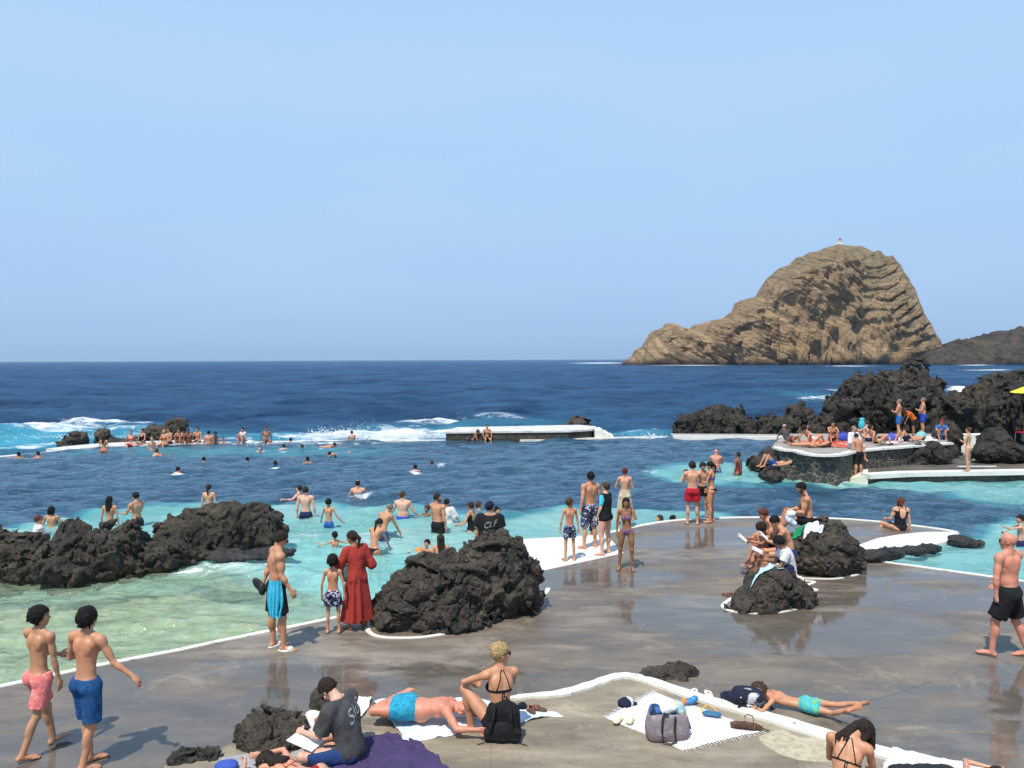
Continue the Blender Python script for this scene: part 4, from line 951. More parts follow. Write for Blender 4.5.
def build_decks():
    t, c, ro, nr, dm = concrete('promenade', (.130,.109,.089), (.200,.160,.116))
    m = t.out(t.bsdf(c, ro, nr, Specular_IOR_Level=.5))
    mb = MB(); mb.prism([(p.x, p.y) for p in DECK_POLY], -.75, 0.0)
    tag(mb.build('promenade_deck', m), 'wet grey concrete deck beside the pool', None, None, 'structure')
    t, c, ro, nr, dm = concrete('lower_deck', (.20,.165,.125), (.30,.25,.175), dryness=.12)
    m2 = t.out(t.bsdf(c, .72, nr, Specular_IOR_Level=.3))
    lp = GP([(150,790),(168,762),(215,752),(245,738),(300,716),(380,704),(440,700),(500,701),(526,698),(560,695),(592,686),(620,678),(650,684),(700,701),(750,715),(800,730),(850,746),(900,761),(960,776),(1010,790)])+[Vector((6,3,0)), Vector((-5,3,0))]
    mb = MB(); mb.prism([(p.x, p.y) for p in lp], -.3, .012)
    tag(mb.build('sunbathing_deck', m2), 'dry brown concrete where people sunbathe, below the white kerb', None, None, 'structure')
    # pale worn patch of rough mortar
    mb = MB(); pp = wobble(catmull(GP([(785,731),(800,738),(840,742),(845,760),(800,762),(770,750),(760,738)]), 4, True), .06, .05, 3)
    mb.prism([(p.x, p.y) for p in pp], .0, .02); tag(mb.build('mortar_patch', plain('mortar', (.42,.36,.25), .9, .5, 14, .25)), 'pale rough mortar patch on the lower deck', None, None, 'structure')
    tw = NT('white_paint'); Pw = tw.pos(); w1 = tw.noise(Pw, 5, 8, .75, .6); w2 = tw.noise(Pw, 1.3, 4, .6)
    cw = tw.mix(tw.mapr(w2, .35, .7, 0, .5), (.74,.715,.65), (.56,.52,.44)); cw = tw.mix(tw.mapr(w1, .60, .63, 0, .8), cw, (.24,.21,.17)); cw = tw.mix(tw.mapr(tw.noise(Pw, 30, 4, .7), .55, .75, 0, .35), cw, (.45,.42,.36))
    white = tw.out(tw.bsdf(cw, .6, tw.bump(w1, .4, .01)))
    MAT['white'] = white
    # painted rim along the water
    mb = MB()
    rim = [Vector((p.x, p.y)) for p in DECK_POLY[:8]]; ribbon(mb, wobble([(p.x,p.y,0) for p in GP(DECK[0:9])], .5, .012, 1), .11, -.05, .016)
    tag(mb.build('pool_rim', white), 'white painted pool edge running from the lower left towards the lava rock', None, None, 'structure')
    mb = MB(); ribbon(mb, wobble([(p.x,p.y,0) for p in catmull(GP(DECK[11:20]), 3)], .5, .015, 2), .15, -.05, .018)
    tag(mb.build('pool_rim', white), 'white painted rim curving round the far edge of the deck', None, None, 'structure')
    mb = MB(); ribbon(mb, wobble([(p.x,p.y,0) for p in GP(DECK[24:28])], .5, .012, 3), .12, -.3, .014)
    tag(mb.build('pool_rim', white), 'white painted edge of the inlet at the right', None, None, 'structure')
    # kerb
    mb = MB(); kp = catmull(GP([(500,702),(526,698.5),(560,695.5),(592,686.5),(614,679),(630,678),(650,683),(700,700),(750,714),(800,729),(850,745),(900,760),(960,776),(1010,792)]), 5)
    n = len(kp); w = [.05+.11*min(1, i/10)+.09*min(1, max(0, (i-25)/20))+.018*math.sin(i*1.9) for i in range(n)]
    ribbon(mb, kp, w, 0, .045); tag(mb.build('kerb', white), 'broad white painted kerb between the upper and lower deck', None, None, 'structure')
    # white bevelled end of the deck
    top = [(955,534),(940,536),(915,539.5),(885,543),(858,549.5)]; V = []; F = []
    a = [G(x, y, .012) for x, y in [(957,531.8),(925,531.8),(900,534.2),(877,538.2),(857,545.5)]]; b = [G(x, y, -.055) for x, y in [(957,539),(936,544),(912,548),(884,550),(857,552.5)]]
    mb = MB(); V = a+b+[Vector((p.x, p.y, -.5)) for p in a+b]; n = 5
    F = [(i, i+1, n+i+1, n+i) for i in range(4)]+[(n+i, n+i+1, 3*n+i+1, 3*n+i) for i in range(4)]+[(0, n, 3*n, 2*n), (n-1, 3*n-1, 4*n-1, 2*n-1)]
    mb.add(V, F); tag(mb.build('sloped_deck_edge', white), 'white sloping tip of the deck beside the inlet', None, None, 'structure')
    # entry ramp
    pts = [(G(541,571.5),-.015),(G(584,563),-.015),(G(625,553.5),-.012),(G(607,533.5),-.02),(G(560,535),-.05),(G(522,536),-.075),(G(470,538),-.50),(G(440,540),-.9),(G(430,590),-.9),(G(490,580),-.45)]
    mb = MB(); V = [Vector((p.x, p.y, z)) for p, z in pts]; nn = len(V); V2 = [Vector((v.x, v.y, -1.4)) for v in V]
    F = [(0,1,4,5),(1,2,3,4),(0,5,6,9),(9,6,7,8)]; F = [f for f in F]+[(i, nn+i, nn+(i+1) % nn, (i+1) % nn) for i in range(nn)]
    mb.add(V+V2, F); tag(mb.build('entry_ramp', plain('ramp_paint', (.66,.65,.57), .5, .2, 9, .10)), 'white painted ramp sloping into the pool', None, None, 'structure')
    # painted outlines round the rocks
    for lb, pts, w_ in (('white line painted round the front of the big middle rock', [(366,625),(368,631),(380,636.5),(400,638.5),(425,637.5),(450,633),(475,628),(492,621),(505,615),(512,606),(528,600),(545,594),(548,588)], .085),
            ('white line painted round the front of the small rock with towels', [(740,594),(726,602),(722,607),(732,611.5),(752,613),(775,612.5),(798,608),(815,601)], .08), ('zigzag white paint marks right of the small rock with towels', [(801,600),(812,597),(803,593),(816,590),(805,587),(815,582),(800,580.5),(790,580)], .07),
            ('white line painted round the front of the large rock on the deck', [(798,578.5),(815,579),(835,578.5),(850,576.5),(858,574),(853,570),(858,566),(852,563)], .08), ('thin white line round the low wet rocks by the inlet', [(852,563),(856,560),(864,559.5)], .07)):
        mb = MB(); ribbon(mb, wobble(catmull([p for p in GP(pts)], 4), .12, .028, int(w_*1000)+len(pts)), w_, -.02, .010); tag(mb.build('painted_outline', white), lb, None, None, 'structure')
    # outer wall rim
    mb = MB(); wp = [Vector((p.x, p.y+.15, 0)) for p in WALL[:13]]; ribbon(mb, wobble(wp, 1.2, .12, 4), .55, -2.5, ZW+.035)
    tag(mb.build('pool_wall', plain('wall_rim', (.66,.64,.57), .4, .5, 3, .22)), 'low whitish outer wall of the pool washed by waves', None, None, 'structure')
    mb = MB(); ribbon(mb, [WALL[13]+Vector((0,.2,0)), WALL[14]+Vector((0,.2,0)), WALL[15]+Vector((0,.2,0)), WALL[16]+Vector((0,.2,0))], .5, -2.5, ZW+.05)
    tag(mb.build('pool_wall', MAT['wall_rim']), 'low pool wall between the concrete platform and the rock ridge', None, None, 'structure')
    mb = MB(); ribbon(mb, [WALL[16]+Vector((-.5,.5,0)), WALL[17]+Vector((0,.5,0)), WALL[18]+Vector((2,.3,0)), WALL[18]+Vector((9,-.5,0))], 1.6, -2.5, .02)
    tag(mb.build('ledge', plain('ledge', (.34,.32,.27), .7, .5, 4, .3)), 'flat concrete ledge at the foot of the rock ridge', None, None, 'structure')
    mb = MB(); ribbon(mb, [WALL[16]+Vector((-.6,-.32,0)), WALL[17]+Vector((0,-.32,0)), WALL[18]+Vector((2,-.5,0)), WALL[18]+Vector((9,-1.3,0))], .3, -1, .05)
    tag(mb.build('ledge_rim', white), 'white painted front of the ledge under the rock ridge', None, None, 'structure')
    # wide pale shoal ledge at the left of the wall
    mb = MB(); ribbon(mb, wobble([p+Vector((0,.9,0)) for p in GP([(40,453),(70,449.5),(105,447),(150,445),(200,444)], ZW)], 1, .3, 8), [.4]*3+[1.9]*4+[1.5]*60, -2.5, ZW+.05) if False else ribbon(mb, catmull([p+Vector((0,.9,0)) for p in GP([(48,452.5),(75,449.2),(105,447),(150,445),(198,444)], ZW)], 3), 1.7, -2.5, ZW+.06)
    tag(mb.build('wet_ledge', MAT['wall_rim']), 'wet pale ledge below the black rocks on the outer wall', None, None, 'structure')
    # concrete platform in the outer wall
    P = lambda x, y, z: G(x, y, z)
    f0, f1 = G(446,441.2,ZW), G(596,439.6,ZW); zt = .42; bk = Vector((0,3.4,0))
    mb = MB(); mb.prism([(f0.x,f0.y),(f1.x-1.6,f1.y-.1),(f1.x-.2,f1.y+.8),(f1.x+.2,f1.y+2.6),(f1.x-.6,f1.y+3.6),(f0.x+.5,f0.y+2.8)], -2.6, zt-.10)
    o = mb.build('swimming_platform', rock_mat('platform_side', (.05,.048,.044), .5)); tag(o, 'long dark concrete platform with a white top in the outer pool wall', 'platform')
    mb = MB(); mb.prism([(f0.x-.1,f0.y-.06),(f1.x-1.55,f1.y-.16),(f1.x-.1,f1.y+.75),(f1.x+.3,f1.y+2.6),(f1.x-.6,f1.y+3.7),(f0.x+.4,f0.y+2.9)], zt-.10, zt); mb.build('platform_top', plain('platform_top', (.58,.56,.51), .6, .5, 2, .25), o)
    mb = MB()
    for i in range(3): mb.box((f1.x+.25+i*.30, f1.y+1.5, (zt-.05-i*.16)/2-1.2), (.5, 2.0-.2*i, zt-.05-i*.16+2.4))
    mb.build('steps', MAT['white'], o)
    # sea bed under everything
    mb = MB(); mb.add([(-15000,-60,-7),(15000,-60,-7),(15000,14500,-7),(-15000,14500,-7)], [(0,1,2,3)]); tag(mb.build('ground', plain('seabed', (.05,.06,.05), 1)), 'dark sea bed', None, None, 'structure')

# ------------------------------------------------------------------ rocks
def rock_mat(key, c=(.062,.056,.048), bump=1.0, scale=1.0, brown=.35, wet=0.0):
    if key in MAT: return MAT[key]
    t = NT(key); P = t.pos(); n1 = t.noise(P, 1.3*scale, 6, .62, .5); n2 = t.noise(P, 9*scale, 7, .72, .3); v = t.voro(P, 7*scale, 'F1').outputs['Distance']; v2 = t.voro(P, 22*scale).outputs['Distance']
    n3 = t.noise(P, 26*scale, 6, .75)
    cc = t.mix(t.mapr(n1, .38, .62), tuple(x*.55 for x in c), tuple(x*k for x, k in zip(c, (1.45,1.34,1.20))))
    cc = t.mix(t.mapr(n2, .52, .66, 0, .7), cc, (c[0]*2.5, c[1]*2.3, c[2]*1.95))
    cc = t.mix(t.mapr(n3, .56, .70, 0, .6), cc, (c[0]*3.4, c[1]*3.1, c[2]*2.7)); cc = t.mix(t.mapr(n3, .44, .34, 0, .7), cc, (.010,.009,.008))
    cc = t.mix(t.mapr(n1, .56, .68, 0, brown), cc, (.135,.100,.058))
    h = t.math('ADD', t.math('ADD', n2, t.math('MULTIPLY', v, .9)), t.math('ADD', t.math('MULTIPLY', v2, .35), t.math('MULTIPLY', n3, .35)))
    nr = t.bump(h, bump, .09/scale)
    MAT[key] = t.out(t.bsdf(cc, .86-.3*wet, nr, Specular_IOR_Level=.35)); return MAT[key]
def rock(label, blobs, vox, amp=.10, freq=2.2, mat=None, name='lava_rock', k=.12, seed=0, zmin=-.6, group=None, kind=None, lump=.5, aniso=(1,1,1), tris=False):
    C = np.array([list(b[0]) for b in blobs]); Rr = np.array([b[1] for b in blobs]); m = amp*1.5+k+vox*2
    lo = (C-Rr).min(0)-m; hi = (C+Rr).max(0)+m; lo[2] = max(lo[2], zmin)
    f = Field(lo, hi, vox)
    f.F[:] = max(amp*2.4, 3*vox)
    for c, r in blobs:
        sl, P = f.win(np.array(c)-np.array(r)-m*1.6, np.array(c)+np.array(r)+m*1.6)
        if sl is None: continue
        q = (P-np.array(c, dtype=f32))/np.array(r, dtype=f32); k0 = np.sqrt((q*q).sum(-1)); q2 = q/np.array(r, dtype=f32); k1 = np.sqrt((q2*q2).sum(-1))+1e-6
        f.comb(sl, k0*(k0-1)/k1, k, 'add')
    band = np.abs(f.F) < amp*2.0+vox*2; I = np.nonzero(band)
    P = np.stack([f.lo[d]+I[d]*f.v for d in range(3)], -1).astype(np.float64)
    # warped, faceted lumps plus fine craggy grain
    W = np.stack([fbm(P*freq*.6, 2, seed+1), fbm(P*freq*.6+31, 2, seed+2), fbm(P*freq*.6+67, 2, seed+3)], -1)
    Q = (P+W*.25/freq*2)*np.array(aniso)
    big = ridged(Q*freq*.42, 3, seed+5, .55)
    w1 = .55-worley(Q*freq*1.15, seed+3); w2 = .55-worley(Q*freq*3.1+7, seed+4); fine = fbm(Q*freq*5, 3, seed+9, .65)
    i1, e1 = worley(Q*np.array([.8,.8,1.3])*freq*1.0+W*.8, seed+21, True); i2, e2 = worley(Q*freq*2.4+W*.5+3, seed+22, True)
    d = big*lump*1.15+w1*.62+(i1-.5)*1.25+(i2-.5)*.62-.55*np.clip(.10-e1, 0, .10)*10-.35*np.clip(.10-e2, 0, .10)*10+w2*.42+fine*.36
    f.F[I] = f.F[I]-(d*amp).astype(f32)
    V, Q4 = f.mesh(); V, Q4 = largest(V, Q4)
    c0 = Vector(((V[:,0].min()+V[:,0].max())/2, (V[:,1].min()+V[:,1].max())/2, 0))
    o = link(name, mesh_np(name, V-np.array(c0), Q4, mat or rock_mat('lava'), True), None, c0)
    tag(o, label, None if kind == 'structure' else 'rock', group, kind); return o
def B_(px, py, d, rx, ry, rz): return (AT(px, py, d), (rx, ry, rz))
def build_rocks():
    g = 'black lava rocks'
    dark = rock_mat('lava'); 
    rock('large rounded black lava rock in the middle of the deck, ringed with white paint', [B_(398,612,12.9,.40,.42,.50),B_(425,600,13.2,.62,.58,.66),B_(462,594,13.3,.72,.62,.72),B_(497,578,13.7,.62,.66,.80),B_(515,585,13.8,.42,.5,.62),B_(440,618,12.9,.8,.4,.45),B_(506,562,13.9,.34,.45,.44)], .024, .13, 2.6, dark, seed=1, k=.10, group=g)
    lm = rock_mat('lava_left', (.062,.056,.046), 1.0, .8, .8)
    rock('jagged dark rock mass at the left edge of the pool', [B_(-45,563,16.5,1.4,.8,.80),B_(8,562,16.5,.8,.6,.60),B_(28,551,16.6,.30,.4,.44),B_(42,570,16.2,.7,.4,.34),B_(72,548,16.5,.42,.42,.50),B_(66,565,16.1,.6,.5,.55)], .034, .17, 2.3, lm, seed=2, group=g)
    rock('broken dark rocks in front of the bathing couple at the left', [B_(100,557,16.4,.62,.55,.58),B_(128,548,16.8,.38,.40,.60),B_(150,556,17.0,.6,.4,.36),B_(112,566,16.5,.6,.35,.22),B_(182,554,17.5,.60,.4,.20),B_(170,549,17.4,.5,.4,.30)], .034, .16, 2.4, lm, seed=3, group=g)
    rock('big smooth-backed dark boulder rising from the shallow pool, tallest of the rocks at the left', [B_(188,538,18,.72,.7,.62),B_(222,529,18.4,.85,.7,.60),B_(252,529,18.6,.72,.6,.56),B_(268,538,18.6,.40,.5,.36),B_(205,547,18.0,.8,.4,.28)], .034, .12, 2.2, lm, seed=4, group=g)
    rock('flat wet rock shelf just above the water beside the big boulder', [B_(236,556,17.4,.75,.35,.13),B_(268,553,17.6,.55,.25,.09)], .035, .07, 2, rock_mat('lava_wet', (.03,.03,.03), .7, 1, .2, 1), seed=5, group=g)
    rock('small lava rock under the pale blue towel on the deck, in front of the readers', [B_(775,594,14.0,.50,.48,.46),B_(793,598,14.0,.34,.4,.34),B_(755,606,13.7,.45,.34,.22)], .022, .10, 2.8, dark, seed=6, group=g)
    rock('large lava rock on the deck with the bearded man sitting on top', [B_(822,552,16.2,.66,.6,.60),B_(842,555,16.2,.36,.5,.46),B_(802,556,16.2,.50,.5,.46),B_(825,538,16.3,.42,.4,.38)], .025, .11, 2.3, dark, seed=7, group=g)
    wetm = rock_mat('lava_wet')
    rock('low wet rock between the white sloping deck tip and the large lava rock', [B_(872,555.5,16.9,.40,.20,.13),B_(889,553.5,17.1,.34,.18,.12)], .025, .045, 2.6, wetm, seed=8, group=g)
    rock('flattest wet rock, awash halfway along the white sloping deck tip', [B_(912,550.8,17.6,.36,.14,.11),B_(928,548.5,17.9,.30,.13,.09)], .025, .040, 2.6, wetm, seed=31, group=g)
    rock('wet rock at the outer end of the white sloping deck tip', [B_(948,544.5,18.5,.28,.14,.12),B_(960,542,18.9,.30,.2,.15),B_(974,543,18.9,.25,.16,.08)], .025, .045, 2.6, wetm, seed=32, group=g)
    rock('black rock beside the knees of the man drawing', [B_(262,733,9.0,.30,.26,.24),B_(287,733,9.1,.22,.22,.20),B_(275,744,8.8,.34,.2,.16)], .016, .065, 4, dark, seed=9, group=g)
    rock('upright black stone by the head of the man drawing', [B_(322,703,9.8,.13,.14,.20)], .014, .035, 5, dark, seed=10, group=g)
    rock('low black rock at the bottom edge near the lying woman', [B_(183,766,8.55,.20,.2,.15),B_(207,762,8.6,.16,.16,.14)], .015, .045, 5, dark, seed=11, group=g)
    rock('low black rock behind the white kerb near the sandals', [B_(655,679,10.8,.22,.2,.14),B_(680,678,10.9,.26,.24,.20)], .016, .055, 4, dark, seed=12, group=g)
    bg = 'black rocks on the outer wall'
    rock('low black rock on the outer wall left of the pink bikini', [B_(76,440,43,.66,.6,.42),B_(66,443,43,.4,.5,.25)], .06, .17, 1.4, dark, seed=13, group=bg)
    rock('pointed black rock behind the woman in the pink bikini', [B_(104,438,44,.42,.5,.62),B_(112,442,44,.7,.5,.28)], .06, .17, 1.4, dark, seed=14, group=bg)
    rock('tallest black rock on the outer wall behind the seated row', [B_(150,435,45,.55,.6,.55),B_(160,436,45,.6,.6,.5),B_(176,432,45,.62,.6,.72),B_(187,438,45,.6,.6,.4),B_(135,441,45,.5,.5,.3)], .06, .20, 1.3, dark, seed=15, group=bg)
    rock('black rock behind the right end of the long platform', [B_(578,425,53,.8,.8,.45),B_(598,429,51,.8,.7,.35),B_(590,428,51,.6,.7,.4)], .07, .2, 1.2, dark, seed=16, group=bg)
    r2 = rock_mat('lava_far', (.050,.046,.040), 1.0, .35, .5)
    rg = 'black rock ridge behind the terrace'
    rock('long low ridge of black rock forming the far pool side', [B_(690,428,50,.9,1,.95),B_(705,428,50,1.0,1,.9),B_(718,425,50,.9,1,1.1),B_(733,426,50,.9,1,1.0),B_(750,432,50,1.1,1,.7),B_(768,431,49,1.2,1,.8),B_(785,430,48,1.0,1,.85),B_(800,422,47,.6,.8,.95),B_(816,431,46,1.0,1,.6),B_(832,425,46,.8,1,.9)], .085, .45, 1.1, r2, seed=17, group=rg, k=.2, aniso=(1.25,1.25,.75))
    rock('massive black lava outcrop behind the two standing men', [B_(864,405,46,1.4,1.6,1.65),B_(882,400,47,1.2,1.5,1.2),B_(897,412,46,1.7,1.7,1.7),B_(918,388,49,1.0,1.4,1.5),B_(926,398,48,1.1,1.4,1.5),B_(915,410,47,1.6,1.7,1.5),B_(845,420,45,1.0,1.3,1.1)], .085, .62, .85, r2, seed=18, group=rg, k=.22, aniso=(1.25,1.25,.75))
    rock('wide black lava outcrop at the right behind the yellow parasol', [B_(962,418,44,1.3,1.6,1.5),B_(988,416,43,1.3,1.6,1.6),B_(1012,414,42,1.5,1.6,1.75),B_(1045,416,42,2.0,1.8,1.8),B_(1080,416,41,2.2,2,1.9),B_(940,428,44,1.0,1.3,1.0)], .085, .62, .85, r2, seed=19, group=rg, k=.22, aniso=(1.25,1.25,.75))
    rock('serrated row of black rocks rising from the sea behind the outcrops', [B_(945,391,66,1.0,1.5,1.5),B_(956,398,64,1.2,1.6,1.2),B_(982,394,66,1.0,1.5,1.4),B_(996,392,68,.8,1.4,1.5),B_(1004,398,68,1.3,1.4,1.0),B_(1018,390,70,1.2,1.6,1.6),B_(1042,392,70,2,2,1.5),B_(972,400,62,1.5,2,.9),B_(930,396,62,1.2,1.5,1.3)], .16, .62, .6, r2, seed=20, group=rg, k=.3)
    rock('rounded dark boulder on the lower walkway right of the standing woman', [B_(994,444,31.5,.60,.6,.75),B_(986,452,31,.5,.5,.4),B_(1008,452,31,.6,.5,.35)], .05, .14, 1.6, r2, seed=21, group=rg)
    rock('dark boulder on the terrace end left of the standing woman', [B_(947,440,33.5,.52,.5,.75),B_(938,450,33,.8,.6,.5),B_(920,452,33,.9,.5,.45)], .05, .14, 1.6, r2, seed=22, group=rg)
    rock('dark sloping rocks at the foot of the masonry wall', [B_(762,464,31.3,.55,.5,.22),B_(778,466,30.4,.6,.5,.42),B_(790,474,29,.6,.4,.34),B_(772,458,32,.5,.5,.40),B_(815,476,28.6,.7,.4,.28),B_(835,474,28.7,.5,.4,.30),B_(802,478,28.5,.5,.4,.2)], .045, .15, 1.7, r2, seed=23, group=rg)
    rock('small wet rock under the sunbather in the shallow water', [B_(772,475,28.6,.50,.4,.25)], .035, .08, 2, dark, seed=24, group=rg)
    rock('rocky right half of the terrace front', [B_(x, 460-(x-870)*.05, 30.9, .60, .40, .50+.12*math.sin(x*.7)) for x in range(868, 950, 12)], .05, .14, 1.6, r2, seed=25, group=rg)

# ------------------------------------------------------------------ terrace, walkway, steps
def build_terrace():
    zt = 1.0
    front = GP([(775,446.5),(783,449),(795,450),(812,454),(838,454),(862,449.5),(905,446),(950,442.5)], zt)
    back = [G(955,433.5,zt), G(786,433.5,zt), G(778,437,zt), G(773,442,zt)]
    poly = front+back
    t = NT('masonry'); P = t.pos(); w = t.n('Mapping'); t.L.new(P, w.inputs[0]); w.inputs['Scale'].default_value = (4.2,1.0,4.6)
    dist = t.n('MixRGB') if False else None
    v = t.voro(w.outputs[0], 1.0, 'DISTANCE_TO_EDGE').outputs['Distance']; vc = t.voro(w.outputs[0], 1.0).outputs['Color']
    n = t.noise(P, 6, 5, .6); st = t.mix(.35, t.mix(t.mapr(n, .3, .7), (.03,.028,.025), (.085,.075,.06)), t.mix(t.noise(P,2.2,3), (.02,.02,.02), (.11,.095,.07)))
    joint = t.mapr(t.math('ADD', v, t.math('MULTIPLY', n, .22)), .09, .16)
    m = t.out(t.bsdf(t.mix(joint, t.mix(t.mapr(t.noise(P,1.6,2), .30, .46), (.08,.07,.055), (.34,.29,.20)), st), .85, t.bump(t.math('ADD', t.math('MINIMUM', v, .2), t.math('MULTIPLY', n, .1)), .9, .12)))
    mb = MB(); mb.prism([(p.x, p.y) for p in poly], -2.5, zt-.07)
    o = mb.build('stone_terrace', m); tag(o, 'raised sunbathing terrace with a dark rubble stone wall and white rim', 'terrace')
    mb = MB(); ribbon(mb, wobble(catmull(front, 4), .3, .035, 9), .30, zt-.07, zt+.005); mb.build('terrace_rim', MAT['white'], o)
    mb = MB(); ins = [Vector((p.x, p.y+.28, 0)) for p in front]; mb.prism([(p.x, p.y) for p in ins+[b+Vector((-.1 if b.x > 15 else .1, -.05, 0)) for b in back]], zt-.068, zt-.004); mb.build('terrace_floor', plain('terrace_floor', (.30,.275,.235), .85, .3, 4, .15), o)
    # lower walkway
    zl = .25; f = GP([(866,474),(905,472),(960,471),(1024,470),(1200,468)], zl); b = GP([(1200,445),(1024,447),(950,452),(872,461)], zl)
    mb = MB(); mb.prism([(p.x, p.y) for p in f+b], -2.2, zl-.012); o = mb.build('walkway', rock_mat('walk', (.085,.08,.072), .35, 1.0, .3)); tag(o, 'dark stone walkway below the terrace', None, None, 'structure')
    mb = MB(); ribbon(mb, wobble([p+Vector((0,.06,0)) for p in f], .8, .03, 5), .50, zl-.16, zl); tag(mb.build('walkway_rim', MAT['white']), 'thick white painted edge of the lower walkway', None, None, 'structure')
    # white painted lines and low steps on the walkway
    for lb, pts, w_, z0, z1 in (('thin white painted line along the foot of the terrace rocks', [(872,463),(890,461),(905,458.5),(930,458),(950,456)], .10, zl-.02, zl+.02), ('short white painted line behind the standing woman', [(958,466),(975,466),(996,466)], .12, zl-.02, zl+.02),
            ('white painted line running back along the walkway at the right', [(975,459),(990,458),(1005,459),(1024,461)], .14, zl-.02, zl+.05), ('pale low step behind the walkway', [(966,453),(982,452.5),(998,453)], .45, zl, zl+.12),
            ('long low white bench wall behind the standing woman', [(948,437.5),(970,437.5),(990,437.5)], .7, .3, .95), ('upper white step above the bench wall', [(950,434),(972,434),(1000,433.5)], .5, .3, 1.12)):
        mb = MB(); z = z1 if z1 < .5 else z1; ribbon(mb, wobble(GP(pts, z1), .4, .02, 6), w_, z0, z1)
        tag(mb.build('painted_edge' if z1 < .5 else 'white_step', MAT['white']), lb, None, None, 'structure')
    # steps and white apron going down into the water
    mb = MB(); c = [G(866,474,.25), G(866,462,.25)]; L = 9; A = []; 
    V = []; F = []; pa = catmull([G(868,474.5,.24),G(858,477,.10),(G(846,479,-.05)),G(830,481,-.16),G(808,483,-.34)], 3); pb = catmull([G(868,463,.24),G(856,463.5,.24),G(842,468,.12),G(822,473,-.06),G(800,477,-.30)], 3)
    n = len(pa); V = pa+pb+[Vector((p.x,p.y,-1.6)) for p in pa+pb]; F = [(i, i+1, n+i+1, n+i) for i in range(n-1)]+[(i, 2*n+i, 2*n+i+1, i+1) for i in range(n-1)]+[(0, n, 3*n, 2*n), (n-1, 3*n-1, 4*n-1, 2*n-1)]
    mb.add(V, F); tag(mb.build('white_apron', plain('apron', (.72,.70,.58), .6, .4, 3, .12), smooth=False), 'white painted apron sloping from the walkway into the water', None, None, 'structure')

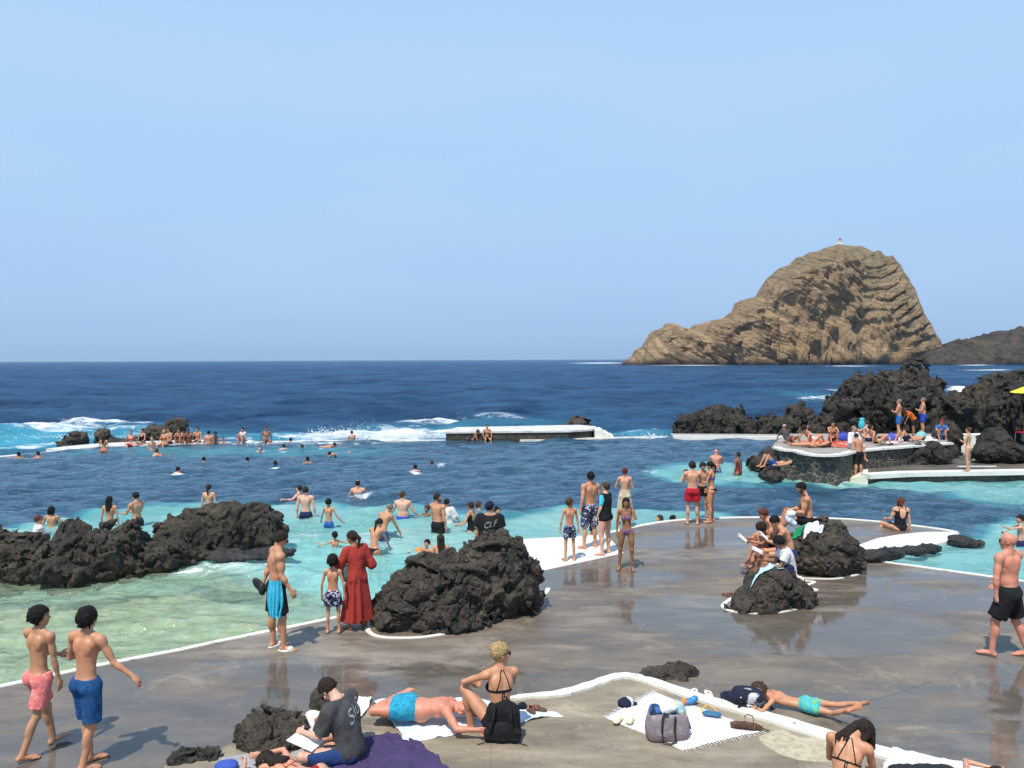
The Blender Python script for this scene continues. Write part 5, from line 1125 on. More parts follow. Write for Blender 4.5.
# ------------------------------------------------------------------ the islet
def build_islet():
    D = 640.; prof = [(618,366),(625,362),(632,357),(636,350),(642,347),(648,337),(655,331.5),(664,328),(666,324.5),(675,324.5),(677,329),(690,328),(705,324),(722,317),(735,312),(737,303),(744,299.5),(758,299),(765,297),(766,291),(763,287),(768,279),(782,268),(796,261),(800,257),(815,252),(830,246),(845,243.5),(860,246),(878,250),(884,253),(893,256),(901,262),(903,270),(908,276),(915,286),(920,300),(924,310),(932,322),(938,334),(944,343),(946,352),(944,362),(960,367)]
    xs = np.array([AT(a, 360, D).x for a, b in prof]); zs = np.array([AT(a, b, D).z for a, b in prof]); o_ = np.argsort(xs, kind='stable'); xs, zs = xs[o_], zs[o_]
    zs = np.maximum(zs, ZS-1)
    nx, ny = 620, 230; x0, x1 = xs.min()-4, xs.max()+4
    X = np.linspace(x0, x1, nx); u = np.sign(np.linspace(-1, 1, ny))*np.abs(np.linspace(-1, 1, ny))**1.0
    XX, UU = np.meshgrid(X, u, indexing='ij'); Hs = np.interp(XX, xs, zs)
    ker = np.ones(9)/9; Hb = np.convolve(np.pad(np.interp(X, xs, zs), 4, mode='edge'), ker, 'valid')[:, None]*np.ones_like(UU)
    crest = np.exp(-(UU/.42)**2); H = Hs*crest+Hb*(1-crest)
    H = H+(2.2*ridged(np.stack([XX*.09, UU*2, XX*0], -1), 3, 41)-.4)*np.clip(H/14, 0, 1)
    hw = 16+.34*np.maximum(Hb, 0)
    sec = (1-np.abs(UU)**1.9)**.72; Z = H*sec; yy = UU*hw
    P3 = np.stack([XX, yy, Z], -1)
    xr = AT(842, 360, D).x; side = sstep(-8, 8, XX-xr+8*fbm(P3*.02, 2, 44)+Z*-.25+10)      # left: beds dipping to the right, right: level beds
    warp = 11*fbm(P3*.020, 3, 2)+2.6*fbm(P3*.08, 3, 3)
    tl = P3[..., 2]*.78+(XX-x0)*.62+warp; tr_ = P3[..., 2]*1.0-(XX-x0)*.22+warp*1.3
    def saw(t): f = t % 1; return f**.6*(1-sstep(.86, 1.0, f))
    msk = np.clip(fbm(P3*.05, 3, 45)*2.2+.55, 0, 1); msk2 = np.clip(fbm(P3*.07+40, 3, 46)*2.2+.4, 0, 1)
    led = (saw(tl/10)*msk*2.9+saw(tl/3.6)*msk2*1.3)*(1-side)+(saw(-tr_/9.5)*msk*1.0+saw(-tr_/3.1)*msk2*.45)*side
    big = ridged(P3*np.array([.020,.020,.026]), 4, 21, .55); sm = fbm(P3*np.array([.14,.14,.2]), 5, 22, .65); gul = ridged(np.stack([XX*.045-Z*.02, yy*.02, Z*.008], -1), 3, 23)
    # dark hollow high on the right
    hx, hz = AT(888, 272, D).x, AT(888, 272, D).z; hol = np.exp(-(((XX-hx)-(hz-Z)*.35)/9)**2-((Z-hz)/13)**2)
    edge = np.clip(H/14, 0, 1)*(1-crest*.85); out = np.clip(np.abs(UU)*2.2, 0, 1)
    amp = (3.6*big+2.3*sm+2.6*gul+led*3.8-8*hol+1.6*ridged(P3*np.array([.06,.06,.10])+9, 3, 51, .5))*edge*1.3
    yy = yy+amp*out*np.sign(UU)
    Z2 = Z+(1.2*sm+.5*led*(1-side)-.3)*edge*(1-np.abs(UU)**3)
    c0 = D+6
    xc = AT(790, 360, D).x; XP = xc+(XX-xc)*(1-.17*np.clip(np.abs(yy)/45, 0, 1.3)**1.3)
    V = np.stack([XP, yy+c0, Z2], -1).reshape(-1, 3)
    idx = np.arange(nx*ny).reshape(nx, ny); q = np.stack([idx[:-1, :-1], idx[1:, :-1], idx[1:, 1:], idx[:-1, 1:]], -1).reshape(-1, 4)
    t = NT('islet_rock'); P = t.pos()
    def beds(ax, az, f):
        dt = t.n('VectorMath', operation='DOT_PRODUCT'); t.L.new(P, dt.inputs[0]); dt.inputs[1].default_value = (ax, 0, az); w = t.math('ADD', dt.outputs['Value'], t.math('MULTIPLY', t.noise(t.vmul(P, (.02,.02,.02)), 1, 3), 26))
        cb = t.n('CombineXYZ'); sx = t.n('SeparateXYZ'); t.L.new(P, sx.inputs[0]); t.L.new(t.math('MULTIPLY', sx.outputs[0], .03), cb.inputs[0]); t.L.new(t.math('MULTIPLY', w, f), cb.inputs[2]); return t.noise(cb.outputs[0], 1.0, 6, .66, .35)
    spx = t.n('SeparateXYZ'); t.L.new(P, spx.inputs[0]); sidef = t.mapr(t.math('ADD', spx.outputs[0], t.math('MULTIPLY', t.noise(t.vmul(P, (.02,.02,.02)), 1, 3), 30)), AT(842,360,D).x+8, AT(842,360,D).x+28)
    sb = t.n('Mix', data_type='FLOAT'); t.L.new(sidef, sb.inputs[0]); t.L.new(beds(.62, .78, .34), sb.inputs[2]); t.L.new(beds(-.2, 1.0, .34), sb.inputs[3]); s1 = sb.outputs[0]
    s2 = t.noise(t.vmul(P, (.03,.03,.05)), 1, 7, .65, .5); s3 = t.noise(t.vmul(P, (.25,.25,.5)), 1, 6, .7, .3)
    geo = t.n('NewGeometry'); sn = t.n('SeparateXYZ'); t.L.new(geo.outputs['Normal'], sn.inputs[0]); spz = t.n('SeparateXYZ'); t.L.new(P, spz.inputs[0])
    c = t.mix(t.mapr(s1, .38, .60), (.235,.160,.092), (.60,.415,.235)); c = t.mix(t.mapr(s2, .40, .62, 0, .55), c, (.27,.19,.11))
    c = t.mix(t.mapr(s3, .54, .70, 0, .55), c, (.10,.075,.052)); c = t.mix(t.mapr(t.noise(t.vmul(P, (.012,.012,.02)), 1, 4), .50, .62, 0, .5), c, (.42,.26,.13)); c = t.mix(t.mapr(t.voro(t.vmul(P, (.05,.05,.035)), 1.0, 'DISTANCE_TO_EDGE').outputs['Distance'], .0, .05, .55, 0), c, (.07,.055,.04))
    top = t.math('MULTIPLY', t.mapr(spz.outputs[2], 22, 62), t.mapr(sn.outputs[2], .30, .75)); c = t.mix(t.math('MULTIPLY', top, .62), c, t.mix(s3, (.15,.125,.070), (.27,.215,.125)))
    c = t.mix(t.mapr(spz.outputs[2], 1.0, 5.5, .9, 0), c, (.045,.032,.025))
    h = t.math('ADD', t.math('MULTIPLY', s1, 1.4), t.math('ADD', s3, t.math('MULTIPLY', s2, 1.5)))
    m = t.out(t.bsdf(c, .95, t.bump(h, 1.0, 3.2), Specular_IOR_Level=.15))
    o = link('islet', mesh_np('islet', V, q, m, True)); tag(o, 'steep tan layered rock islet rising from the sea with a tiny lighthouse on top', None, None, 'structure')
    # lighthouse
    b = AT(840, 244.8, D+6); o = thing('lighthouse', 'tiny white lighthouse on the summit of the rock islet', 'lighthouse', b)
    wm = MAT['white']; mb = MB(); mb.lathe([(2.0,-5),(1.9,-1),(1.5,3.2),(1.5,3.2),(1.9,3.3),(1.9,3.6),(0,3.6)], n=14); mb.build('tower', wm, o)
    mb = MB(); mb.lathe([(1.0,3.6),(1.0,4.7),(1.25,4.75),(.5,5.5),(.15,5.9),(0,6.3)], n=12); mb.build('lantern', plain('lantern', (.35,.12,.09), .5), o)
    mb = MB(); mb.box((-2.6,.5,-1.2), (3.6,3,5.0), bevel=.1); mb.build('keeper_hut', wm, o)
    # headland to the right
    D2 = 560.; pr = [(915,372),(930,358),(938,352),(948,347),(958,345),(962,341),(972,342),(985,336),(1000,334),(1012,330),(1030,329),(1060,322),(1100,318),(1180,330)]
    xs = np.array([AT(a, 360, D2).x for a, b in pr]); zs = np.array([AT(a, b, D2).z for a, b in pr]); nx, ny = 300, 90; X = np.linspace(xs[0], xs[-1], nx); u = np.linspace(-1, 1, ny); XX, UU = np.meshgrid(X, u, indexing='ij')
    H = np.maximum(np.interp(XX, xs, zs), ZS-2); yy = UU*(12+H*.9); Z = H*(1-np.abs(UU)**2)**.6; P3 = np.stack([XX, yy, Z], -1)
    Z = Z+(ridged(P3*.09, 4, 31)*3.2+ridged(P3*.28, 4, 32)*1.6-1.2)*np.clip(H/4, 0, 1)*(1-np.abs(UU)**4); yy = yy-(ridged(P3*.07, 4, 33)*3+fbm(P3*.3, 3, 34)*1.2)*np.clip(H/4, 0, 1)
    V = np.stack([XX, yy+D2+6, Z], -1).reshape(-1, 3); idx = np.arange(nx*ny).reshape(nx, ny); q = np.stack([idx[:-1, :-1], idx[1:, :-1], idx[1:, 1:], idx[:-1, 1:]], -1).reshape(-1, 4)
    tag(link('headland', mesh_np('headland', V, q, rock_mat('headland', (.055,.048,.040), 1.0, .06, .5), True)), 'dark rocky headland at the right edge behind the lava rocks', None, None, 'structure')
build_decks(); build_pool(); build_rocks(); build_terrace(); build_islet()
# ------------------------------------------------------------------ cloth laid on things, bags, small things
def sheet(name, label, cat, corners, mat, z=.012, nx=46, ny=30, wr=.018, edge=.03, seed=0, thick=.006, group=None, hfun=None, folds=0, parent=None):
    """a towel or cloth lying on the ground (or over hfun(x, y)), four corner points in order"""
    A, Bq, Cq, Dq = [np.array(list(c))[:2] for c in corners]
    u, v = np.meshgrid(np.linspace(0, 1, nx), np.linspace(0, 1, ny), indexing='ij')
    P = ((1-u)*(1-v))[..., None]*A+(u*(1-v))[..., None]*Bq+(u*v)[..., None]*Cq+((1-u)*v)[..., None]*Dq
    Q = np.stack([P[..., 0]*3, P[..., 1]*3, P[..., 0]*0+seed*7.1], -1)
    P[..., 0] += edge*2*fbm(Q*.8, 3, seed+1); P[..., 1] += edge*2*fbm(Q*.8, 3, seed+2)
    Q = np.stack([P[..., 0]*5, P[..., 1]*5, P[..., 0]*0+seed*7.1], -1)
    h = np.maximum(0, ridged(Q*.6, 3, seed+3)*.6+fbm(Q*2.2, 3, seed+4)*.6)*wr*(1+folds*np.exp(-((u-.5)/.5)**2))
    base = hfun(P[..., 0], P[..., 1]) if hfun is not None else z
    Z = base+h+thick
    top = np.stack([P[..., 0], P[..., 1], Z], -1).reshape(-1, 3); bot = top-np.array([0, 0, thick*.9])
    idx = np.arange(nx*ny).reshape(nx, ny); q = np.stack([idx[:-1, :-1], idx[1:, :-1], idx[1:, 1:], idx[:-1, 1:]], -1).reshape(-1, 4); n = nx*ny
    b = np.concatenate([idx[:, 0], idx[-1, 1:], idx[-2::-1, -1], idx[0, -2:0:-1]]); bn = np.roll(b, -1)
    Q4 = np.concatenate([q, q[:, ::-1]+n, np.stack([bn, b, b+n, bn+n], 1)])
    c0 = top.mean(0); c0[2] = float(top[:, 2].min())
    o = link(name, mesh_np(name, np.concatenate([top, bot])-c0, Q4, mat, True), parent, None if parent else Vector(c0))
    if not parent: tag(o, label, cat, group)
    return o
def over(objs, zdef=0.0, drop=.015):
    """height of the things below a cloth"""
    dg = bpy.context.evaluated_depsgraph_get(); trees = []
    for o in objs:
        me = o.data; vs_ = [o.matrix_basis @ v.co for v in me.vertices]; trees.append(BVHTree.FromPolygons(vs_, [tuple(p.vertices) for p in me.polygons]))
    def f(X, Y):
        Z = np.full(X.shape, zdef)
        for i in np.ndindex(X.shape):
            for t in trees:
                h = t.ray_cast(Vector((X[i], Y[i], 6)), Vector((0, 0, -1)))
                if h[0] is not None: Z[i] = max(Z[i], h[0].z+drop)
        # cloth cannot follow every crevice
        for _ in range(3):
            Zp = np.pad(Z, 1, mode='edge'); Z = np.maximum(Z, (Zp[:-2, 1:-1]+Zp[2:, 1:-1]+Zp[1:-1, :-2]+Zp[1:-1, 2:])/4)
        return Z
    return f
def blob(name, parts, vox, mat, parent=None, amp=0.0, freq=12, k=.02, seed=0, loc=None):
    """soft lump from ellipsoids [(centre, radii)] - bags, bundles"""
    C = np.array([list(p[0]) for p in parts]); Rr = np.array([p[1] for p in parts]); m = k+vox*3+amp
    f = Field((C-Rr).min(0)-m, (C+Rr).max(0)+m, vox); I3 = ((1,0,0),(0,1,0),(0,0,1))
    for p in parts: f.ell(p[0], p[2] if len(p) > 2 else I3, p[1], k)
    if amp: pt = f.pts(); f.F = f.F+amp*fbm(pt.reshape(-1, 3)*freq, 3, seed).reshape(f.F.shape)
    V, Q = f.mesh(); return link(name, mesh_np(name, V, Q, mat, True), parent, loc)

def flipflops(label, c, ang, mat_sole, mat_strap, gap=.11, L=.25, group=None, second=None, z=.012):
    """a pair of sandals; each one is a thing"""
    for i in (0, 1):
        a = ang if i == 0 or second is None else second; off = Vector((math.cos(R(ang))*gap*i, math.sin(R(ang))*gap*i, 0))
        o = thing('sandal', label[i], 'sandal', (c.x+off.x, c.y+off.y, z), R(a), group)
        mb = MB(); pts = [(.035*math.sin(t)*(1.15 if math.cos(t) > 0 else .95), L/2*math.cos(t)) for t in np.linspace(0, 2*math.pi, 22)[:-1]]; mb.prism([(x*1.25, y) for x, y in pts], 0, .022); mb.build('sole', mat_sole, o)
        mb = MB(); mb.tube([(-.040,.0,.022),(-.030,.02,.05),(0,.055,.052),(.030,.02,.05),(.040,.0,.022)], .010, 6, flat=.5); mb.tube([(0,.050,.052),(0,.058,.05),(0,.085,.02)], .008, 6); mb.build('strap', mat_strap, o)

def backpack(label, c, yaw, size, mat, mat2, tilt=0, detail=True, group=None):
    w, d, h = size; o = thing('backpack', label, 'backpack', c, R(yaw), group); T = Matrix.Rotation(R(tilt), 3, 'X')
    ax = tuple(T @ Vector(v) for v in ((1,0,0),(0,1,0),(0,0,1))); P = lambda x, y, z: T @ Vector((x*w, y*d, z*h))
    f = Field(tuple(-v for v in (w*.75, d*1.3+h*.5, h*.6)), (w*.75, d*1.3+h*.5, h*1.2), .010)
    f.box(P(0,0,.40), ax, (w*.46, d*.42, h*.40), .06, .02); f.ell(P(0,0,.76), ax, (w*.40, d*.38, h*.20), .05); f.box(P(0,-.05,.16), ax, (w*.49, d*.50, h*.16), .05, .04)
    f.F = f.F+.014*ridged(f.pts().reshape(-1, 3)*7, 2, 4).reshape(f.F.shape); V_, Q_ = f.mesh(); link('pack_body', mesh_np('pack_body', V_, Q_, mat, True), o)
    blob('front_pocket', [(P(0,-.44,.30), (w*.30, d*.17, h*.22), ax)], .009, mat2, o, .010, 12, .02, 5)
    mb = MB(); mb.tube([P(-.14,.0,.93), P(-.08,.0,1.02), P(.08,.0,1.02), P(.14,.0,.93)], .009, 6)
    mb.build('carry_loop', mat, o)
    for g in (-1, 1):
        mb = MB(); mb.tube([P(g*.20,-.40,.90), P(g*.24,-.62,.65), P(g*.30,-.62,.35), P(g*.40,-.40,.08), P(g*.52,-.5,.015), P(g*.66,-.62,.01)], [.020,.020,.018,.010,.007,.007], 6, flat=.45); mb.build('strap', mat2, o)
    return o

def tote(label, c, yaw):
    o = thing('tote_bag', label, 'tote bag', c, R(yaw)); t = NT('mesh_tote'); p = t.obj(); n = t.noise(p, 14, 4); s = t.n('SeparateXYZ'); t.L.new(p, s.inputs[0])
    base = t.mix(t.mapr(n, .3, .7), (.20,.165,.18), (.36,.31,.32)); base = t.mix(t.mapr(s.outputs[2], .075, .085), (.24,.18,.19), base); chk = t.n('TexChecker'); t.L.new(p, chk.inputs[0]); chk.inputs['Scale'].default_value = 170; base = t.mix(t.math('MULTIPLY', chk.outputs[1], .35), base, (.09,.08,.09))
    m = t.out(t.bsdf(base, .7, t.bump(n, .6, .03)))
    n_ = 48; V = []; F = []; prof = [(.235,.115,0),(.25,.13,.03),(.255,.135,.10),(.25,.13,.18),(.235,.12,.25),(.225,.115,.315)]
    for ins in (0, 1):
        for a, b, z in prof:
            for k in range(n_):
                q = 2*math.pi*k/n_; cx, sy = math.cos(q), math.sin(q); e = .55; x = math.copysign(abs(cx)**e, cx)*(a-.006*ins); y = math.copysign(abs(sy)**e, sy)*(b-.006*ins); w = .012*math.sin(q*5+z*20)*z*3
                V.append((x+w, y+w*.6, z+(.012*math.sin(q*3+1) if z > .3 else 0)))
    L = len(prof)
    for r in range(L-1):
        for k in range(n_):
            a, b = r*n_+k, r*n_+(k+1) % n_; F.append((a, b, b+n_, a+n_)); F.append((a+L*n_, a+n_+L*n_, b+n_+L*n_, b+L*n_))
    for k in range(n_): a, b = (L-1)*n_+k, (L-1)*n_+(k+1) % n_; F.append((a, b, b+L*n_, a+L*n_))
    F.append(tuple(range(n_))[::-1]); F.append(tuple(L*n_+k for k in range(n_)))
    mb = MB(); mb.add(V, F); mb.build('bag_body', m, o, True)
    mb = MB(); mb.tube([(-.10,-.138,.30),(-.115,-.155,.16),(-.10,-.15,.02),(-.02,-.19,-.0+.012),(.05,-.165,.02),(.04,-.15,.16),(.055,-.135,.30)], .013, 6, flat=.5); mb.tube([(-.10,-.135,.30),(-.08,-.14,.36),(-.03,-.13,.33)], .012, 6, flat=.5)
    mb.build('handle', plain('strap_black', (.012,.012,.014), .7), o)
    mb = MB(); mb.tube([(.22,.05,.30),(.27,.06,.20),(.29,.0,.08),(.24,-.05,.10)], .012, 6, flat=.5); mb.build('handle', MAT['strap_black'], o)
    for lb, nm, ct, pts, mt in (('white cloth stuffed in the top of the mesh tote bag', 'cloth', 'cloth', [((-.02,.0,.33),(.10,.07,.07)),((.05,-.03,.36),(.07,.05,.05))], cloth('white', (.72,.72,.70))),
                        ('blue bundle showing inside the left of the mesh tote bag', 'towel', 'towel', [((-.13,.0,.28),(.08,.08,.10)),((-.15,.02,.35),(.06,.06,.05))], cloth('bagblue', (.06,.16,.42), (.02,.03,.06), 9)),
                        ('pale blue bag with yellow print sticking out of the mesh tote bag', 'pouch', 'pouch', [((.13,.02,.33),(.09,.06,.08)),((.17,.0,.28),(.05,.06,.12))], cloth('pouch', (.30,.52,.62), (.70,.55,.18), 14))):
        q = blob(nm, [(Vector(a), r) for a, r in pts], .011, mt, None, .012, 14, .03, 7); q.location = c; q.rotation_euler = (0,0,R(yaw)); tag(q, lb, ct)

def build_items():
    wh = MAT['white']; L0 = .012
    sheet('towel', 'white and pale blue towel under the man lying face down and the blonde woman', 'towel', GP([(372,703),(470,698),(562,715),(405,742)], L0), cloth('paleblue', (.62,.70,.76), (.74,.76,.77), 4), L0, 80, 50, .045, .07, 1)
    sheet('towel', 'cream towel by the black stone, left of the man drawing', 'towel', GP([(278,744),(330,698),(372,700),(350,738)], 0), cloth('cream', (.72,.68,.60)), .02, 60, 60, .05, .04, 2)
    sheet('towel', 'dark violet towel under the man drawing', 'towel', GP([(338,742),(400,733),(458,772),(330,790)], L0), cloth('violet', (.060,.042,.115)), L0, 70, 54, .055, .06, 3)
    sheet('towel', 'grey towel under the woman lying in the red string bikini', 'towel', GP([(222,758),(300,742),(380,790),(240,800)], L0), cloth('greyt', (.36,.36,.36)), L0, 40, 34, .02, .03, 4)
    st = cloth('stripe', (.78,.76,.73), (.52,.46,.50), 7.5, 'Y', .9)
    o = sheet('towel', 'white towel with thin stripes and fringed ends under the tote bag', 'towel', GP([(606,719),(655,692),(762,731),(682,750)], L0), st, L0, 60, 44, .010, .02, 5)
    r = random.Random(4)
    for (a, b) in ((G(606,719,L0), G(655,692,L0)), (G(762,731,L0), G(682,750,L0))):
        mb = MB(); dirn = (b-a).normalized().cross(Vector((0,0,1))); dirn = dirn if (dirn.x < 0) == (a.x < G(640,710).x) else -dirn
        mb.tube([a+Vector((0,0,.01)), b+Vector((0,0,.01))], .007, 5)
        for i in range(26):
            p = a.lerp(b, (i+.5)/26); q = p+dirn*(.05+r.uniform(0,.03))+Vector((r.uniform(-.015,.015), r.uniform(-.015,.015), .0)); mb.tube([p+Vector((0,0,.008)), p.lerp(q,.5)+Vector((0,0,.012)), q+Vector((0,0,.006))], [.006,.005,.003], 5)
        f = mb.build('fringe', cloth('white', (.72,.72,.70))); f.parent = o; f.location = -o.location
    tote('purple-grey mesh tote bag with black handles standing on the striped towel', G(667,737,L0+.012), 8)
    # hat, slippers, mask, rolled case
    c = G(625,706,L0); o = thing('cap', 'navy and white cap lying on the concrete left of the tote bag', 'cap', c, R(25))
    blob('crown', [(Vector((0,0,.045)), (.10,.085,.06))], .008, cloth('navycap', (.012,.017,.045)), o, .004, 20); blob('front_panel', [(Vector((.06,0,.045)), (.055,.07,.062))], .008, cloth('white', (.72,.72,.70)), o, .003, 20); blob('visor', [(Vector((.12,.0,.012)), (.06,.07,.009))], .006, MAT['cloth_navycap'], o)
    for i, (x, y) in enumerate(((618,722), (630,722))):
        c = G(x, y, L0+.012); o = thing('slipper', ('left', 'right')[i]+' one of two cream round-toed slippers on the corner of the striped towel', 'slipper', c, R(150+i*12), 'cream slippers')
        blob('upper', [(Vector((0,.04,.035)), (.048,.07,.035)), (Vector((0,-.05,.022)), (.044,.06,.022))], .008, plain('creamrub', (.70,.64,.42), .6, .3, 40), o)
        mb = MB(); mb.lathe([(.026,.062),(.034,.064),(.036,.058)], (0,.03,.0), 16); mb.build('opening_rim', wh, o)
    c = G(712,716,L0+.02); o = thing('diving_mask', 'blue diving mask with a yellow strap on the striped towel', 'diving mask', c, R(-15))
    blob('mask_body', [(Vector((-.05,0,.03)), (.065,.045,.032)), (Vector((.05,0,.03)), (.065,.045,.032))], .007, plain('maskblue', (.03,.14,.30), .3), o); mb = MB(); mb.box((0,-.035,.045), (.15,.02,.05), bevel=.008); mb.build('lens', plain('lens', (.05,.20,.30), .06), o)
    mb = MB(); mb.tube([(-.10,.01,.03),(-.13,.06,.05),(-.06,.11,.09),(.02,.10,.06),(.10,.01,.03)], .012, 6, flat=.5); mb.build('strap', plain('yellowstrap', (.62,.34,.03), .5), o)
    c = G(690,704,L0+.02); o = thing('water_toy', 'blue and orange beach toy between the tote bag and the diving mask', 'toy', c, R(20)); blob('toy_body', [(Vector((0,0,.04)), (.09,.05,.035)), (Vector((.07,0,.06)), (.05,.04,.04))], .008, plain('toyblue', (.04,.20,.42), .4), o); blob('toy_nose', [(Vector((-.09,0,.05)), (.04,.03,.045))], .007, plain('toyorange', (.70,.22,.04), .4), o)
    c = G(745,729,L0+.012); o = thing('rolled_case', 'brown roll with a looped strap on the corner of the striped towel', 'case', c, R(-14))
    mb = MB(); mb.tube([(-.17,0,.035),(-.12,0,.045),(0,0,.045),(.13,0,.04),(.20,0,.03)], [.030,.042,.045,.040,.022], 12); mb.build('roll', cloth('brownroll', (.085,.045,.03), (.16,.09,.06), 16), o, True)
    mb = MB(); mb.tube([(.0,0,.08),(-.01,0,.15),(.03,0,.185),(.085,0,.17),(.10,0,.11),(.09,0,.07)], .010, 7, flat=.5); mb.build('strap', cloth('brownstrap', (.05,.03,.022)), o); mb = MB(); mb.tube([(.20,0,.03),(.28,-.01,.012)], .008, 6); mb.build('strap_end', cloth('brownstrap', (.05,.03,.022)), o)
    # behind the kerb
    c = G(703,699,0); flipflops(('cream flip-flop lying flat behind the kerb beside the black rock', 'cream flip-flop leaning against its twin, nearer the patterned bag'), G(694,694,0), -20, plain('creamsole', (.62,.55,.42), .7), plain('whitestrap', (.7,.68,.62), .6), .20, .30, 'cream flip-flops', 5, .0)
    backpack('small navy bag with white print at the left of the two behind the kerb', G(730,699,0), 20, (.30,.2,.30), cloth('navyprint', (.016,.02,.042), (.60,.62,.64), 5), cloth('navyprint2', (.012,.016,.03), (.66,.68,.70), 7), 55, group='bags behind the kerb')
    backpack('larger navy bag with white print beside the head of the lying boy', G(747,704,0), -15, (.42,.26,.34), MAT['cloth_navyprint'], cloth('navyprint2', (.012,.016,.03)), 35, group='bags behind the kerb')
    # by the blonde woman
    backpack('black backpack standing behind the blonde woman', G(503,739,L0+.004), -3, (.44,.24,.50), cloth('blackpack', (.010,.010,.011)), cloth('blackpack2', (.014,.014,.016)))
    flipflops(('brown leather sandal right of the black backpack', 'brown leather sandal nearer the white kerb'), G(531,712,L0), 20, plain('brownsole', (.10,.05,.03), .6), plain('tanstrap', (.28,.12,.06), .6), .10, .25, 'brown sandals', 60, .03)
    blob('cloth', [(G(522,706,.05), (.06,.05,.05))], .010, cloth('navyc', (.01,.012,.03)), None, .01, 14); tag(bpy.data.objects[[o.name for o in bpy.data.objects if o.name.startswith('cloth')][-1]], 'small crumpled dark cloth by the brown sandals', 'cloth')
    # lying woman: blue bag under the head ; paper
    q = blob('pillow', [(Vector((0,0,.06)), (.12,.08,.05)), (Vector((.05,.04,.05)), (.07,.05,.05))], .010, cloth('bluebag', (.05,.10,.42)), None, .01, 9); q.location = G(226,771,L0); tag(q, 'small bright blue cushion by the head of the woman lying in the red string bikini', 'cushion')
    c = G(300,744,.20); 
    # right bottom
    sheet('towel', 'white towel spread along the kerb at the lower right corner', 'towel', GP([(880,775),(893,748),(1000,768),(1000,800)], L0), cloth('white', (.72,.72,.70)), L0, 50, 34, .035, .06, 7)
    q = blob('jacket', [(G(905,772,.10), (.16,.14,.07)), (G(925,770,.10), (.16,.12,.06)), (G(945,772,.10), (.14,.12,.05))], .012, cloth('charcoal', (.022,.023,.026)), None, .03, 8, .05, 9); tag(q, 'crumpled charcoal jacket on the white towel at the lower right', 'jacket')
    # rocks with towels
    R_ = {o['label'][:12]: o for o in bpy.data.objects if o.get('category') == 'rock'}
    small = [o for o in bpy.data.objects if str(o.get('label', '')).startswith('small lava rock under')]; large = [o for o in bpy.data.objects if str(o.get('label', '')).startswith('large lava rock on the deck')]
    bpy.context.view_layer.update()
    fs = over(small); fl_ = over(large)
    def q4(pts, d): return [AT(x, y, dd) for (x, y), dd in zip(pts, d)]
    sheet('towel', 'pale blue towel draped over the small lava rock', 'towel', q4([(752,590),(765,566),(785,563),(783,577)], [13.75,14.25,14.3,14.0]), cloth('aqua', (.42,.66,.74), (.52,.74,.80), 6), 0, 50, 34, .03, .03, 8, hfun=fs)
    sheet('towel', 'cream towel on the back of the small lava rock', 'towel', q4([(785,568),(797,562),(808,577),(796,582)], [14.0,14.4,14.35,14.0]), cloth('cream', (.72,.68,.60)), 0, 30, 26, .02, .03, 9, hfun=fs)
    o = blob('cap', [(Vector((0,0,.05)), (.10,.09,.08)), (Vector((.03,-.09,.02)), (.07,.07,.015))], .010, MAT['cloth_navycap']); p = AT(789,568,14.1); zz = fs(np.array([[p.x]]), np.array([[p.y]]))[0, 0]; o.location = (p.x, p.y, zz+.03); tag(o, 'navy cap resting between the towels on the small lava rock', 'cap')
    sheet('towel', 'bright green towel hanging down the left side of the large lava rock', 'towel', q4([(787,540),(799,520),(815,517),(806,532)], [15.9,16.4,16.5,16.1]), cloth('green', (.015,.26,.11), None), 0, 50, 34, .04, .03, 10, hfun=fl_)
    sheet('towel', 'white and light blue towel bunched on the front of the large lava rock', 'towel', q4([(803,546),(806,533),(818,533),(824,546)], [15.9,16.2,16.2,15.9]), cloth('whiteblue', (.70,.72,.74), (.25,.50,.66), 5), 0, 44, 34, .06, .04, 11, hfun=fl_)
    flipflops(('brown strapped sandal at the readers\' feet, nearest the pool', 'brown strapped sandal at the readers\' feet, nearest the small rock'), G(727,596,0), 30, plain('brownsole', (.10,.05,.03), .6), plain('tanstrap', (.28,.12,.06), .6), .16, .26, 'readers sandals', 80, .0)
    # right background: parasol, chair, towel
    c = AT(1036,440,33); c.z = .3; o = thing('parasol', 'yellow parasol at the right edge, standing over a red chair', 'parasol', c)
    mb = MB(); n = 8; top = 3.1; V = [(0,0,top)]; F = []
    for ring, (r, z) in enumerate(((.5,2.93),(1.0,2.70))):
        for k in range(n*3): q = 2*math.pi*k/(n*3); sag = 1-.05*(1-abs(math.cos(q*n/2)))*ring; V.append((r*math.cos(q)*sag, r*math.sin(q)*sag, z))
    m = n*3; F = [(0, 1+k, 1+(k+1) % m) for k in range(m)]+[(1+k, 1+m+k, 1+m+(k+1) % m, 1+(k+1) % m) for k in range(m)]; V += [(x, y, z-.02) for x, y, z in V]; b = len(V)//2; F += [tuple(i+b for i in f[::-1]) for f in F]+[(1+m+k, 1+m+k+b, 1+m+(k+1) % m+b, 1+m+(k+1) % m) for k in range(m)]
    mb.add(V, F); mb.build('canopy', cloth('yellow', (.78,.80,.06)), o); mb = MB(); mb.tube([(0,0,0),(0,0,3.2)], .025, 8); mb.build('pole', wh, o); mb = MB(); mb.lathe([(.25,0),(.25,.06),(.05,.08),(.04,.2)], n=16); mb.build('base', plain('greymetal', (.2,.2,.2), .5), o)
    for k in range(8): q = 2*math.pi*k/8; mb = MB(); mb.tube([(0,0,3.02),(.97*math.cos(q), .97*math.sin(q), 2.69)], .008, 5); mb.build('rib', wh, o)
    c = G(1022,441,.3); o = thing('chair', 'red plastic chair under the yellow parasol', 'chair', c, R(200)); rd = plain('redplastic', (.55,.02,.03), .35)
